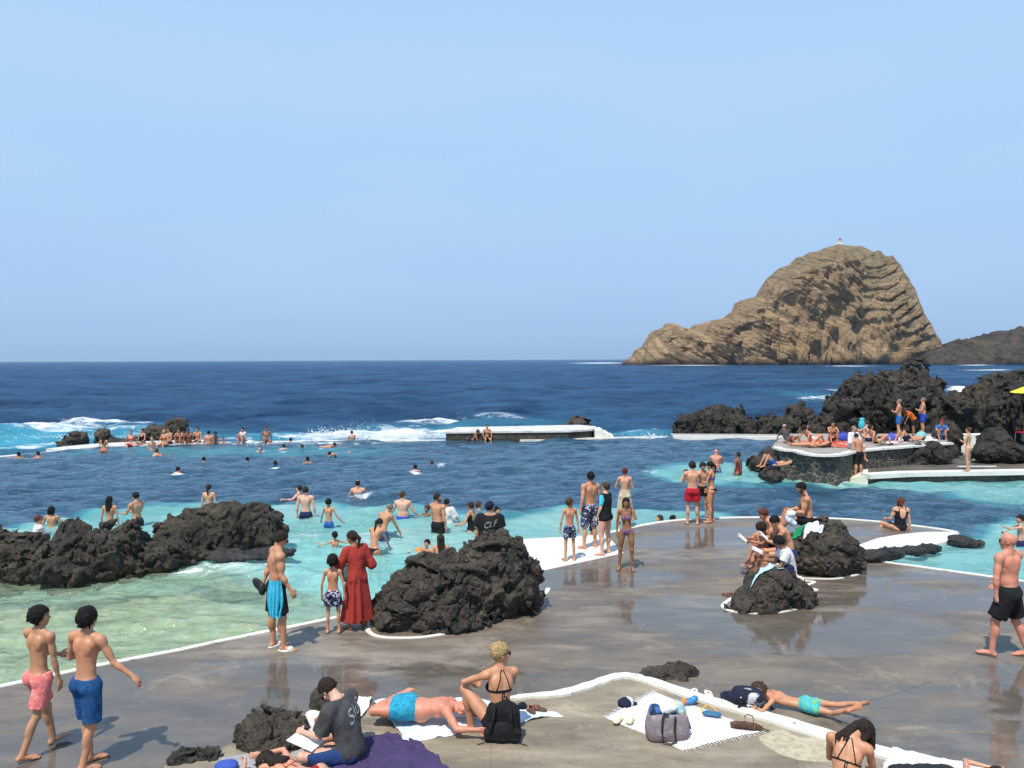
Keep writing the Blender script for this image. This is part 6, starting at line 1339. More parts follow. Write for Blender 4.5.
    mb = MB(); mb.box((0,0,.44), (.46,.44,.035), bevel=.012); mb.build('seat', rd, o); mb = MB(); mb.tube([(-.22,.2,.44),(-.22,.27,.88),(.22,.27,.88),(.22,.2,.44)], .018, 8); mb.box((0,.255,.78), (.40,.02,.16), bevel=.008); mb.build('backrest', rd, o)
    for x in (-.2,.2):
        for y in (-.19,.19): mb = MB(); mb.tube([(x,y,.44),(x*1.1,y*1.15,0)], .014, 8); mb.build('leg', plain('greymetal', (.2,.2,.2), .5), o)
    sheet('towel', 'pink towel spread over the rocks at the right edge of the walkway', 'towel', [AT(998,452,31.2), AT(1008,445,31.8), AT(1045,448,31.6), AT(1040,458,30.6)], cloth('pink', (.72,.28,.36)), .42, 40, 30, .10, .05, 12)
    rock('low dark rock under the pink towel', [B_(1006,455,31.2,.5,.5,.25),B_(1030,456,31.2,.7,.5,.25)], .05, .1, 2, MAT['lava_far'], seed=30)
    # terrace odds and ends
    for lb, px, py, r, m_ in (('blue beach bag beside the seated woman with raised knees on the terrace', 843,441, (.26,.18,.20), cloth('tb1', (.05,.08,.42))), ('white and blue bag right of the lounging pair on the terrace', 891,441, (.30,.2,.17), cloth('tb2', (.08,.09,.50), (.70,.70,.72), 3)), ('pale teal bag near the red cap on the terrace', 921,439, (.22,.15,.18), cloth('tb3', (.22,.50,.45)))):
        p = G(px, py, 1.0); q = blob('beach_bag', [(Vector((0,0,r[2]*.75)), r), (Vector((r[0]*.3,0,r[2]*1.2)), (r[0]*.5, r[1]*.7, r[2]*.5))], .03, m_, None, .03, 5, .05); q.location = p; tag(q, lb, 'bag', 'bags on the terrace')
        mb = MB(); mb.tube([(-r[0]*.4,0,r[2]*1.2),(-r[0]*.2,0,r[2]*2),(r[0]*.25,0,r[2]*1.95),(r[0]*.45,0,r[2]*1.2)], .02, 6); mb.build('handle', m_, q)
    sheet('towel', 'red towel under the sunbathers at the left end of the terrace', 'towel', GP([(790,446),(800,441),(850,441),(848,448)], 1.0), cloth('redt', (.50,.09,.08), (.60,.30,.16), 2), 1.0, 30, 20, .04, .05, 13)
    sheet('towel', 'white towel beside the legs at the right end of the terrace', 'towel', GP([(885,444),(890,438),(935,436),(938,441)], 1.0), cloth('white', (.72,.72,.70)), 1.0, 30, 20, .05, .05, 14)
# ------------------------------------------------------------------ everyone
def wv(yaw, x, y, z): return rotz((x, y, z), -yaw)
SW = 'swimmers in the deep pool'; WD = 'bathers wading in the shallows'; OW = 'people on the outer wall'; TR = 'people on the terrace'
C_ = cloth
def mats():
    return dict(black=C_('black', (.011,.011,.012)), navy=C_('navy', (.015,.022,.07)), coral=C_('coral', (.74,.19,.17), (.80,.36,.33), 22), bluet=C_('bluet', (.012,.065,.19), (.02,.10,.26), 14), navypat=C_('navypat', (.014,.018,.075), (.55,.56,.62), 22),
        red=C_('red', (.40,.012,.025)), turq=C_('turq', (.03,.33,.47), (.01,.20,.36), 30), rust=C_('rust', (.36,.040,.030)), cyan=C_('cyan', (.06,.52,.72)), beige=C_('beige', (.50,.43,.30)), violetb=C_('violetb', (.13,.07,.17), (.36,.20,.30), 40),
        grey=C_('greytee', (.062,.062,.064)), white=C_('white', (.72,.72,.70)), orangeb=C_('orangeb', (.62,.13,.02)), lilac=C_('lilac', (.36,.33,.60)), royal=C_('royal', (.02,.06,.42)), maroon=C_('maroon', (.20,.03,.03)), reef=C_('reef', (.06,.42,.46), (.30,.52,.05), 26), blue2=C_('blue2', (.03,.12,.36)), pinkb=C_('pinkb', (.70,.12,.12)), whitep=C_('whitep', (.70,.66,.66)), denim=C_('denim', (.02,.05,.17)), purple=C_('purpleb', (.25,.06,.40)), slate=C_('slate', (.05,.08,.14)), redcap=C_('redcap', (.55,.03,.04)), redstr=C_('redstr', (.30,.02,.02)))
def Hof(px, base, top, z0=0.0, y=None):
    b = G(px, base, z0); return AT(px, top, b.y).z-z0
def stand(label, px, base, top, yaw, p, build, tone, hair, wear, z0=0.0, k=1.0, **kw):
    H = Hof(px, base, top, z0)*k; return person(label, G(px, base, z0), yaw, H, p, build, tone, hair, wear, **kw)
def wader(label, px, wl, top, yaw, p='wade', build='man', tone='tan', hair=('short','dark'), wear=(), H=None, z0=None, group=WD, **kw):
    z0 = ZW if z0 is None else z0; b = G(px, wl, z0); ab = AT(px, top, b.y).z-z0
    H = H or {'kid': 1.2, 'boy': 1.45, 'woman': 1.65, 'stout': 1.65, 'girl': 1.5}.get(build, 1.75)
    return person(label, b, yaw, H, p, build, tone, hair, wear, mode='water', above=ab, group=group, **kw)
def swim(label, px, wl, yaw, hair=('short','dark'), tone='tan', p='swim', build='man', top=None, wear=(), H=1.7, **kw):
    b = G(px, wl, ZW); top = wl-5.5 if top is None else top; ab = max(.2, AT(px, top, b.y).z-ZW)
    return person(label, b, yaw, H, p, build, tone, hair, wear, mode='water', above=ab, group=SW, **kw)
def seat(label, P, yaw, H, p, build, tone, hair, wear, **kw):
    """P: the point of the surface under the hips"""
    s = H/1.75; hipz = .10*s*(1.15 if build in ('big','stout') else 1); o = person(label, P, yaw, H, p, build, tone, hair, wear, mode='hip', sink=-hipz, **kw); return o
def text_on(o, body_name, txt, J, off, size, c_right, c_up, rot, mat, shear=.3, name='print'):
    """lettering laid on the back of a shirt"""
    cu = bpy.data.curves.new('t', 'FONT'); cu.body = txt; cu.size = size; cu.shear = shear; cu.align_x = 'CENTER'; cu.offset = size*.022; cu.resolution_u = 3
    t = bpy.data.objects.new('t', cu); col.objects.link(t); bpy.context.view_layer.update(); me = bpy.data.meshes.new_from_object(t.evaluated_get(bpy.context.evaluated_depsgraph_get())); bpy.data.objects.remove(t)
    bm = bmesh.new(); bm.from_mesh(me); bmesh.ops.subdivide_edges(bm, edges=[e for e in bm.edges if e.calc_length() > size*.15], cuts=2); bmesh.ops.triangulate(bm, faces=bm.faces); bmesh.ops.solidify(bm, geom=bm.faces[:], thickness=.001)
    shirt = [c for c in o.children if c.name.startswith(body_name)][0]; tree = BVHTree.FromPolygons([v.co for v in shirt.data.vertices], [tuple(p.vertices) for p in shirt.data.polygons])
    cr, cf, cup = J['c']; C = J['C']+off
    for v in bm.verts:
        q = Matrix.Rotation(R(rot), 2) @ Vector((v.co.x, v.co.y)); x, y = q.x+c_right, q.y+c_up
        p0 = C+cr*x+cup*y-cf*.6; h = tree.ray_cast(p0, cf); v.co = (h[0]-cf*(.004+v.co.z*0)) if h[0] is not None else C+cr*x+cup*y-cf*.13
    m2 = bpy.data.meshes.new('print'); bm.to_mesh(m2); bm.free(); m2.materials.append(mat); link(name, m2, o)
def build_people():
    M = mats(); K = lambda kind, m, **o: (kind, M[m], o)
    BK = lambda m, **o: [('bikini_bottom', M[m], {}), ('bikini_top', M[m], o)]
    # ---- the deck, foreground
    y = -42
    stand('shirtless youth in coral pink shorts walking at the lower left corner', 45,751,604, y, 'walk', dict(BUILD['slim'], w=.86), 'olive', ('mop','black'), [K('kneeshorts','coral',len=.78,loose=.030,top=.03)], k=1.0,
          pv=dict(tl=dirv(18,-2), sl=dirv(8,-2), fl=(-.05,1,.22), tr=dirv(-12,2), sr=dirv(-22,2), fr=(.1,1,-.12), ur=wv(y,.10,.05,-1), ar=wv(y,.16,.10,-1), ul=dirv(20,-6), al=dirv(70,10), hf=wv(y,.9,.5,.0), cf=wv(y,.35,.95,0), pf=wv(y,.42,.9,0)), vox=.0082)
    y = -45
    stand('shirtless youth in dark blue shorts walking with one arm stretched out', 93,765,606, y, 'walk', 'slim', 'tan', ('mop','black'), [K('kneeshorts','bluet',len=.9,loose=.026,top=.04)],
          pv=dict(tl=dirv(8,-1), sl=dirv(2,-1), fl=(-.1,1,0), tr=dirv(-2,1), sr=dirv(-14,1), fr=(.0,1,-.05), cf=wv(y,.25,.95,0), pf=wv(y,.40,.9,0), ur=wv(y,.42,.05,-.85), ar=wv(y,.80,.10,-.66), hr=wv(y,.75,.05,-.7), ul=wv(y,-.28,.25,-.9), al=wv(y,.85,.35,.25), hf=wv(y,.3,1,.0)), vox=.0082)
    y = -62
    def sandals(o, J, off, B):
        for sd in 'lr':
            a = J['an'+sd]+off; f = J['f'+sd]; f = Vector((f.x, f.y, 0)).normalized(); c = a+f*.055; c.z = .018; s_ = J['s']
            s2 = f.cross(UPV); M3 = (s2, f, UPV); blob('slide', [(Vector((c.x,c.y,.008)), (.055*s_,.145*s_,.022*s_), M3), (Vector((c.x,c.y,.035))+f*.05, (.056*s_,.05*s_,.040*s_), M3)], .009, plain('slide', (.62,.60,.55), .6), o)
    stand('shirtless man in black shorts and pale slides with a turquoise towel, looking down', 283,648,530, y, 'stand', 'strong', 'tan', ('short','dark'), [K('kneeshorts','black',len=.86,loose=.022)], glasses=True,
          pv=dict(hu=(0,.45,1), hf=(0,.8,-.7), cu=(0,.08,1), ur=wv(y,.10,-.10,-1), ar=wv(y,.60,.05,-1), ul=wv(y,-.35,.1,-.9), al=wv(y,-.25,-.2,-.9), tl=wv(y,-.12,.0,-1), sl=wv(y,.02,.02,-1), fl=wv(y,.5,.85,0), tr=wv(y,.16,-.02,-1), sr=wv(y,.03,0,-1), fr=wv(y,1,-.1,0)), extra=sandals, vox=.0095)
    p = G(277,648); 
    # towel hanging at his hip
    n = 26; V = []; F = []; base = Vector((p.x-.02, p.y-.21, 0)); 
    mb = MB(); T = NT('x') if False else None
    H = 30; nx = 24; Vt = []
    for j in range(H+1):
        z = 1.13-.56*j/H
        for i in range(nx+1):
            u = i/nx-.5; w = .22+.10*math.sin(math.pi*j/H)+.02; x = u*w*.72+.07*(j/H)+.07*(1-j/H); yv = -.05*math.cos(u*math.pi)-.018*math.sin(u*26+j*.15)*(.3+j/H)
            zz = z-.05*abs(u)*(j/H)+.012*math.sin(u*9)*(j/H); Vt.append((x, yv, zz))
    Ft = [(j*(nx+1)+i, (j+1)*(nx+1)+i, (j+1)*(nx+1)+i+1, j*(nx+1)+i+1) for j in range(H) for i in range(nx)]; b = len(Vt); Vb = [(x, yv+.014, z) for x, yv, z in Vt]; Fb = [tuple(k+b for k in f[::-1]) for f in Ft]
    mb.add(Vt+Vb, Ft+Fb); o = mb.build('towel', M['cyan'], None, True); o.location = base; tag(o, 'turquoise towel hanging at the hip of the man in black shorts', 'towel')
    q = blob('swim_fin', [(Vector((0,0,0)), (.06,.05,.10)), (Vector((-.06,.0,.08)), (.07,.03,.12), (Vector((.8,0,.6)).normalized(), Vector((0,1,0)), Vector((-.6,0,.8)).normalized()))], .010, plain('fin', (.015,.015,.016), .5)); q.location = p+Vector((-.23,.03,.92)); tag(q, 'black swim fin held behind the man with the turquoise towel', 'swim fin')
    stand('small boy in navy patterned trunks standing with his back turned beside the red dress', 334,632,553, 2, 'stand', 'kid', 'tan', ('mop','black'), [K('shorts','navypat',len=.62,loose=.03)], pv=dict(ul=dirv(-2,-16), ur=dirv(-2,16), al=dirv(6,-3), ar=dirv(6,3)), vox=.0095)
    y = 35
    stand('woman in a long rust red dress with a dark ponytail bending towards a small boy', 356,627,530, y, 'stand', 'woman', 'brown', ('pony','dark'), [K('tshirt','rust',sleeve=1.75,hem=-.1,loose=.030,name='dress_top'), K('skirt','rust',len=.92,r=.27,top=.12,folds=7,name='dress_skirt')], pv=dict(hu=wv(y,-.45,.2,1), hf=wv(y,-.8,.3,-.5), cu=wv(y,-.12,.1,1), ul=dirv(10,-20), al=wv(y,-.2,.5,-.4), ur=dirv(-10,22), ar=wv(y,-.6,.3,-.3)), vox=.0105)
    c = G(349,627); q = blob('handbag', [(Vector((0,0,0)), (.075,.06,.13)), (Vector((.0,0,.08)), (.055,.05,.09))], .012, cloth('bagg', (.10,.12,.11), (.18,.20,.18), 9)); q.location = c+Vector((-.02,-.12,.93)); tag(q, 'small grey-green bag at the hip of the woman in the red dress', 'handbag')
    def slogan(o, J, off, B): text_on(o, 't_shirt', 'GOLF', J, off, .17, .035, -.055, 14, MAT['cloth_white'], .35); text_on(o, 't_shirt', 'wang', J, off, .13, .045, .055, 14, MAT['cloth_white'], .1) if False else None
    stand('man in a black t-shirt and navy cap standing behind the big middle rock', 491,590,500, -8, 'stand', 'big', 'fair', ('cap', (.012,.016,.04)), [K('tshirt','black',loose=.035,hem=-.16), K('kneeshorts','black')], z0=-.05, pv=dict(hf=wv(-8,.5,.8,0)), extra=lambda o, J, off, B: (text_on(o, 't_shirt', 'AWAY', J, off, .10, .04, -.03, 12, MAT['cloth_white'], .2), text_on(o, 't_shirt', 'GOLF', J, off, .12, .02, -.12, 12, MAT['cloth_white'], .5)) if False else text_on(o, 't_shirt', 'CLF', J, off, .16, .03, .0, 14, MAT['cloth_white'], .45))
    # ---- on the ramp and the rim
    stand('boy in navy trunks with a white pattern standing on the white ramp', 569,560,497, 15, 'stand', 'boy', 'tan', ('short','brown'), [K('trunks','navypat',len=.6,loose=.022)], z0=-.02, pv=dict(hf=wv(15,.8,.5,0), ul=dirv(-4,-18), ur=dirv(6,14), al=dirv(10,-4), ar=dirv(-4,6)), vox=.0115)
    stand('tall man in long navy patterned shorts with his back turned on the white ramp', 588,548,471, 30, 'relaxed', 'man', 'tan', ('short','black'), [K('kneeshorts','navypat',len=.95,loose=.025)], z0=-.04, pv=dict(ul=dirv(-14,-16), al=dirv(8,-6), hf=wv(30,-.2,1,0)), vox=.0125)
    stand('woman in a black swim top with light blue sleeves on the white ramp', 603,554,482, 55, 'relaxed', 'stout', 'pale', ('bun','brown'), [K('rashguard','black',sleeve=0,hem=-.12), K('bikini_bottom','black'), ], z0=-.02, pv=dict(hf=(0,1,-.3), ur=wv(55,-.10,-.10,-1), ar=wv(55,-.35,-.15,-.9)), glasses=True, vox=.0125,
          extra=lambda o, J, off, B: sleeve(o, J, off, B, M['cyan']))
    stand('woman with red hair in a bun and a long beige skirt standing on the rim', 625,526,467, -12, 'stand', 'woman', 'fair', ('bun','red'), [K('skirt','beige',len=.90,r=.24,top=.12,folds=8), K('bikini_top','beige')], z0=.016, pv=dict(ul=dirv(16,-22), al=(.6,.5,.1), ur=dirv(8,12), ar=(-.5,.7,.0)), vox=.0135)
    stand('tanned woman in a violet bikini facing the camera with a hand to her face', 626,570,498, 172, 'stand', 'woman', 'brown', ('long','black'), BK('violetb'), pv=dict(ur=dirv(-4,10), ar=dirv(4,2), ul=dirv(62,-12), al=(.50,-.22,1.0), hl=(.4,-.35,.9), tl=dirv(4,-3), tr=dirv(-2,7), cu=(.03,0,1)), vox=.0105)
    stand('youth in bright red trunks with his back turned on the far rim', 692,524,461, -4, 'stand', 'man', 'fair', ('mop','dark'), [K('trunks','red',len=.62,loose=.032)], pv=dict(ul=dirv(20,-14), al=(.2,.9,-.1), ur=dirv(24,10), ar=(-.3,.8,.1), hu=(0,.35,1), hf=(0,.6,-.8)), vox=.0135)
    stand('slim woman in a blue bikini with dark hair tied back on the far rim', 709,522,461, 62, 'stand', 'woman', 'tan', ('pony','black'), [K('bikini_bottom','black'), K('bikini_top','royal',band=2.2)], pv=dict(hu=(0,.4,1), hf=(0,.7,-.7), ul=dirv(20,-10), al=(.2,.9,.1), ur=dirv(8,4), ar=dirv(30,0)), vox=.0125)
    stand('dark-haired youth half hidden between the red trunks and the blue bikini', 703,519,462, 190, 'stand', 'slim', 'tan', ('mop','dark'), [K('trunks','black')], pv=dict(hu=(0,.35,1), hf=(0,.7,-.7)), z0=.0)
    seat('woman in a black low-backed swimsuit sitting on the far rim of the deck', G(900,530,.0), 2, 1.66, 'edge_sit', dict(BUILD['stout'], w=1.22), 'fair', ('bob','auburn'), [K('swimsuit','black',scoop=.17)], pv=dict(tl=(-.45,1,.1), tr=(.30,1,0), sl=(-.3,.2,-1), ul=dirv(10,-18), al=(-.1,.9,-.2), ur=(.18,-.02,-1), ar=(.10,-.02,-1), hr=(.6,-.1,-.5), hf=wv(8,.9,.3,.1), cu=(.08,.03,1)), vox=.0115)
    y = 52
    def cuffs(o, J, off, B): pass
    stand('bald sunburnt man in black shorts walking at the right edge', 1004,656,531, y, 'walk', 'old', 'red', None, [K('shorts','black',len=.84,loose=.035)], glasses=True, pv=dict(tl=dirv(20,-4), sl=dirv(4,-2), tr=dirv(-10,4), sr=dirv(-20,2), fr=(.0,1,-.12), fl=(0,1,.05), ul=wv(y,-.20,-.12,-1), al=wv(y,.02,.0,-1), ur=dirv(16,16), ar=dirv(40,0), cf=wv(y,-.35,.95,0), hf=wv(y,-.75,.6,.05)), vox=.0095)
    wader('boy with a black cap and raised forearm in the water at the right edge', 1020,547,514, 60, 'wade', 'boy', 'fair', ('cap', (.012,.012,.014)), [K('trunks','navy')], pv=dict(ul=dirv(80,-20), al=(.7,.5,.0), ur=dirv(60,20), ar=(-.6,.7,-.4)))
    # ---- lying and sitting in front
    person('heavy man in turquoise trunks lying face down on the pale towel', G(412,722,.03), -92, 1.70, 'prone', dict(BUILD['big'], head=1.0), 'red', ('buzz','grey'), [K('shorts','turq',len=.52,loose=.022)], mode='ground', vox=.0088,
           pv=dict(tl=wv(-92,-.95,-.22,-.06), tr=wv(-92,-.97,-.02,-.0), sl=wv(-92,.38,.85,-.02), sr=wv(-92,.62,.60,.10), fl=wv(-92,.3,.9,.0), fr=wv(-92,.6,.6,.0), cf=(0.15,0,-1), ul=wv(-92,.75,-.15,-.35), al=wv(-92,.85,-.40,.05), ur=wv(-92,.45,-.65,-.40), ar=wv(-92,1,-.12,.03), hu=wv(-92,1,-.35,.05), hf=wv(-92,-.1,-1,-.35)))
    person('woman lying face down in a red string bikini at the bottom edge', G(312,790,.03), 64, 1.66, 'prone', 'woman', 'fair', ('long','dark'), [K('bikini_bottom','redstr',cut=2.6), K('bikini_top','redstr',tie=1)], mode='ground', vox=.0088, pv=dict(hf=(-.6,.1,-.7), ul=(-.5,1,0), ur=(.6,.9,0)))
    y = 66
    o = seat('young man with short hair in a charcoal t-shirt and blue shorts sitting and drawing', G(350,757,.03), y, 1.86, 'edge_sit', 'man', 'pale', ('short','dark'), [K('tshirt','grey',loose=.034,sleeve=.82,hem=-.12), K('kneeshorts','denim',len=.8)], vox=.0085,
         pv=dict(pu=(0,.10,1), cu=(0,.42,1), hu=(0,1,.45), hf=(0,.30,-1), tl=(-.75,.95,.08), tr=(.60,.95,.10), sl=(.95,-.15,-.12), sr=(-.95,.1,-.12), fl=(.9,.2,.1), fr=(-.9,.3,.1), ul=(-.15,.35,-1), al=(.15,.9,-.05), ur=(.14,.35,-1), ar=(-.15,.92,-.05), curl=.9), glasses=True,
         extra=lambda o, J, off, B: text_on(o, 't_shirt', 'Slur', J, off, .20, .045, -.02, 28, MAT['cloth_white'], .55))
    c = o.matrix_basis @ Vector((0,.52,.22)); mb = MB(); mb.box((0,0,0), (.26,.34,.012), bevel=.002); q = mb.build('sketch_pad', plain('paper', (.78,.77,.74), .8)); q.location = Vector((G(306,745,.2).x, G(306,745,.2).y, .25)); q.rotation_euler = (R(12), 0, R(70)); tag(q, 'white sketch pad on the lap of the young man drawing', 'sketch pad')
    y = 24
    seat('blonde woman in a black strappy bikini sitting with one knee raised, her back turned', G(500,727,.13), y, 1.96, 'hug_knees', 'woman', 'tan', ('bun','blond'), [K('bikini_top','black',tie=1,band=1.6), K('boxers','black',top=.10,len=.12)], vox=.0085, glasses=True,
         pv=dict(pu=(0,-.05,1), cu=(.06,.14,1), hu=(.05,.05,1), hf=wv(y,.95,.45,.0), tl=wv(y,-.62,.35,.62), sl=wv(y,.16,.06,-1), fl=wv(y,-.3,1,0), tr=wv(y,-.30,.75,.55), sr=wv(y,-.05,.35,-1), ul=wv(y,-.62,.28,-.30), al=wv(y,.30,.70,-.40), ur=wv(y,-.05,.65,-.62), ar=wv(y,-.95,.30,.15), curl=.9))
    y = -122
    person('boy with brown hair and green and blue trunks lying on his front behind the kerb', G(803,711,.0), 68, 1.38, 'prone', 'boy', 'tan', ('mop','brown'), [K('trunks','reef',len=.5,loose=.014)], mode='ground', vox=.0092, pv=dict(hu=(0,1,.5), hf=(0,.8,-.5), cu=(0,1,.14), ul=(-.75,.45,-.30), ur=(.75,.45,-.30), al=(.55,.9,0), ar=(-.55,.9,0), tl=(-.22,-1,.0), tr=(.12,-1,.02), sl=(-.5,-.55,.45), sr=(-.3,-.8,.30), fl=(0,-.8,.5), fr=(0,-.8,.5)))
    y = -28
    seat('woman with wet dark hair in a black string bikini leaning forward at the bottom edge', G(843,806,.05), y, 1.86, 'edge_sit', 'woman', 'tan', ('side','dark'), [K('bikini_top','black',tie=1), K('bikini_bottom','black')], vox=.0085, pv=dict(cu=wv(y,.38,.42,1), pu=wv(y,.08,.10,1), hu=wv(y,1,.35,.05), hf=wv(y,.1,.5,-1), ul=(-.1,.5,-1), ur=(.15,.5,-1), al=(.1,.9,-.5), ar=(-.1,.9,-.5)))
    person('person in a purple bikini lying at the lower right corner beside the charcoal jacket', G(945,800,.06), -75, 1.66, 'prone', 'woman', 'fair', ('short','dark'), BK('purple', tie=1), mode='ground', vox=.010)
    # ---- the readers
    def book(px, py, d, yaw, lb, tilt=35):
        c = AT(px, py, d); o = thing('book', lb, 'book', c, R(yaw)); 
        for g in (-1, 1):
            mb = MB(); mb.box((0,0,0), (.13,.19,.014), bevel=.002, M=Matrix.Rotation(R(g*14), 3, 'Y')); q = mb.build('page_block', plain('paper', (.78,.77,.74), .8), o); q.location = (g*.063, 0, .016)
        mb = MB(); mb.box((0,0,-.012), (.25,.20,.005)); mb.build('cover', plain('cover', (.5,.46,.38), .6), o); o.rotation_euler = (R(tilt), 0, R(yaw)); return o
    seat('reader in a white t-shirt sitting on the small rock with outstretched legs', AT(789,579,14.25), 84, 1.66, 'edge_sit', 'slim', 'brown', ('mop','black'), [K('tshirt','whitep',loose=.03,sleeve=.6), K('shorts','denim')], pv=dict(cu=(0,.35,1), hu=(0,.8,.9), hf=(0,.7,-1), tl=(-.1,1,-.05), tr=(.1,1,.02), sl=(0,.55,-.75), sr=(0,.15,-1), ul=(-.1,.5,-1), ur=(.1,.5,-1), al=(.2,.9,.1), ar=(-.2,.9,.1)), vox=.0105)
    seat('shirtless reader sitting between the two lava rocks behind the white t-shirt', AT(789,556,15.35), 80, 1.75, 'edge_sit', 'man', 'tan', ('short','black'), [K('trunks','denim')], pv=dict(cu=(0,.6,1), hu=(0,.8,.8), hf=(0,.7,-.9), ul=(-.1,.6,-.8), ur=(.1,.6,-.8), al=(.2,.9,.2), ar=(-.2,.9,.2), sl=(0,.35,-1), sr=(0,.2,-1)), vox=.0115)
    seat('reader with big curly dark hair bent over a book on the large rock', AT(778,556,15.75), 86, 1.62, 'edge_sit', 'woman', 'brown', ('curly','dark'), BK('maroon'), pv=dict(cu=(0,.85,.9), hu=(0,.9,.6), hf=(0,.6,-1), ul=(-.1,.6,-.5), ur=(.1,.6,-.5), al=(.2,.95,.15), ar=(-.2,.95,.15), sl=(0,.25,-1), sr=(0,.3,-1)), vox=.0115)
    seat('reader with reddish brown hair at the back of the group, mostly hidden', AT(776,546,16.1), 92, 1.72, 'edge_sit', 'man', 'red', ('short','auburn'), [K('trunks','navy')], pv=dict(cu=(0,.7,1), hu=(0,.6,1), sl=(0,.4,-1), sr=(0,.3,-1)), vox=.012)
    book(742,538,15.6,80,'open white book held up by the curly-haired reader', 40); book(757,550,14.5,75,'open white book in the hands of the reader in the white t-shirt', 25); book(763,536,15.2,85,'open book held by the shirtless reader between the rocks', 45)
    seat('bearded shirtless man sitting on top of the large rock handling a white cloth', AT(807,524,16.45), 76, 1.80, 'hug_knees', dict(BUILD['strong'], beard=1), 'tan', ('short','black'), [K('trunks','black')], pv=dict(cu=(0,.22,1), hu=(0,.55,1), hf=(0,.8,-.8), tl=(-.15,1,.25), tr=(.15,1,.25), sl=(0,.4,-1), sr=(0,.4,-1), ul=(-.12,.25,-1), ur=(.12,.25,-1), al=(.2,.9,-.1), ar=(-.2,.9,-.1)), vox=.0115)
    q = blob('cloth', [(Vector((0,0,0)), (.09,.07,.08)), (Vector((-.02,0,-.12)), (.10,.06,.10)), (Vector((.04,0,-.20)), (.08,.06,.07))], .014, C_('whiteblue', (.70,.72,.74)), None, .03, 9, .03); q.location = AT(791,514,16.2); tag(q, 'white and blue cloth in the hands of the bearded man on the large rock', 'cloth')
    # ---- waders, left
    g = dict(group=WD)
    wader('old woman with sunglasses and a white top behind the rocks at the left edge', 39,534,515, -50, 'wade', 'stout', 'red', ('short','auburn'), [K('vest','whitep',sleeve=.2)], glasses=True)
    wader('dark-haired woman standing chest deep left of the couple', 52,526,506, 5, 'wade', 'woman', 'olive', ('bob','black'), BK('black'))
    wader('woman with long dark hair in a lilac bikini standing behind the left rocks', 110,527,496, 2, 'stand', 'woman', 'tan', ('long','black'), [K('bikini_bottom','lilac'), K('bikini_top','lilac',straps=0)])
    wader('man in navy trunks turned towards the woman in the lilac bikini', 137,525,492, 65, 'wade_hold', 'man', 'tan', ('short','black'), [K('trunks','navy')])
    wader('woman with an auburn ponytail standing behind the big left boulder', 209,508,484, 0, 'stand', 'woman', 'fair', ('pony','dark'), BK('black'))
    # ---- waders, middle
    wader('man in dark trunks with his back turned, thigh deep right of the big boulder', 306,519,486, 0, 'stand', 'man', 'pale', ('short','dark'), [K('trunks','navy')])
    wader('boy in blue trunks reaching out in the turquoise water', 329,527,498, -20, 'wade', 'boy', 'tan', ('short','black'), [K('trunks','blue2')])
    wader('pale bather low in the water beside the man in dark trunks', 299,496,485, 80, 'tread', 'man', 'pale', ('short','dark'), [])
    wader('heavy man in a white cap with red trunks wading in dark water', 358,496,480, 0, 'wade', 'big', 'fair', ('cap', (.70,.68,.66)), [K('trunks','red')], H=1.75)
    wader('pale broad man in blue trunks wading with an arm out', 403,517,491, -8, 'wade', 'big', 'pale', ('short','brown'), [K('trunks','royal')], pv=dict(hf=(.6,.8,0)))
    wader('tanned man bending forward over a child\'s blue bucket', 382,540,505, -38, 'bend', 'man', 'tan', ('short','grey'), [K('trunks','bluet')], pv=dict(pu=(0,.2,1), cu=(0,.38,1)))
    wader('woman in a black and orange bikini bending forward in the shallows', 374,554,520, -25, 'bend', 'woman', 'tan', ('pony','dark'), [K('bikini_bottom','black'), K('bikini_top','orangeb')], pv=dict(pu=(0,.12,1), cu=(0,.35,1)))
    wader('child sitting shoulder deep right of the man with the turquoise towel', 335,546,531, 20, 'tread', 'kid', 'tan', ('short','black'), [])
    wader('bearded man in black trunks with his hands down, facing right', 438,532,493, -40, 'stand', dict(BUILD['strong'], beard=1), 'tan', ('short','dark'), [K('trunks','black')], H=1.8, pv=dict(hf=(.8,.6,0), ul=dirv(10,-8)))
    wader('bather in a loose white shirt beside the bearded man', 447,523,498, -20, 'wade', 'woman', 'tan', ('bun','dark'), [K('tshirt','whitep',loose=.045,sleeve=.9)])
    wader('small child with brown hair low in the water near the bearded man', 427,516,505, 150, 'tread', 'kid', 'brown', ('curly','brown'), [])
    wader('child with a short dark haircut and orange armbands by the middle rock', 427,550,539, 160, 'tread', 'kid', 'tan', ('short','black'), [], pv=dict(ul=dirv(10,-70), ur=dirv(10,70)), extra=lambda o, J, off, B: armbands(o, J, off))
    wader('woman with long wavy dark hair in a white bikini beside the middle rock', 441,559,534, 6, 'stand', 'woman', 'tan', ('long','dark'), BK('whitep'))
    wader('woman in a black swimsuit and sunglasses wading towards the left', 471,530,502, 62, 'wade_look', 'woman', 'tan', ('bun','dark'), [K('swimsuit','black')], glasses=True, pv=dict(al=(.1,.9,-.2), ar=(-.1,.9,-.2)))
    wader('man shoulder deep in the water behind the woman in the black swimsuit', 479,513,501, -70, 'tread', 'man', 'tan', ('short','brown'), [])
    wader('bather just right of the navy cap, mostly hidden', 497,524,506, -110, 'wade', 'woman', 'fair', ('cap', (.013,.014,.02)), [])
    wader('child with swimming goggles at the edge of the white ramp', 592,538,525, -10, 'tread', 'kid', 'tan', ('short','black'), [])
    swim('swimmer with dark hair close to the rim left of the red trunks', 661,521.5,-100, ('short','black'), 'tan', 'swim', top=515)
    swim('swimmer holding the rim beside a dark-haired swimmer', 671,521,100, ('short','brown'), 'fair', 'swim', top=516)
    # ---- right pool
    wader('bald heavy man standing in the turquoise patch, hands in front', 716,473,449, -20, 'wade_hold', 'big', 'red', None, [K('trunks','navypat')])
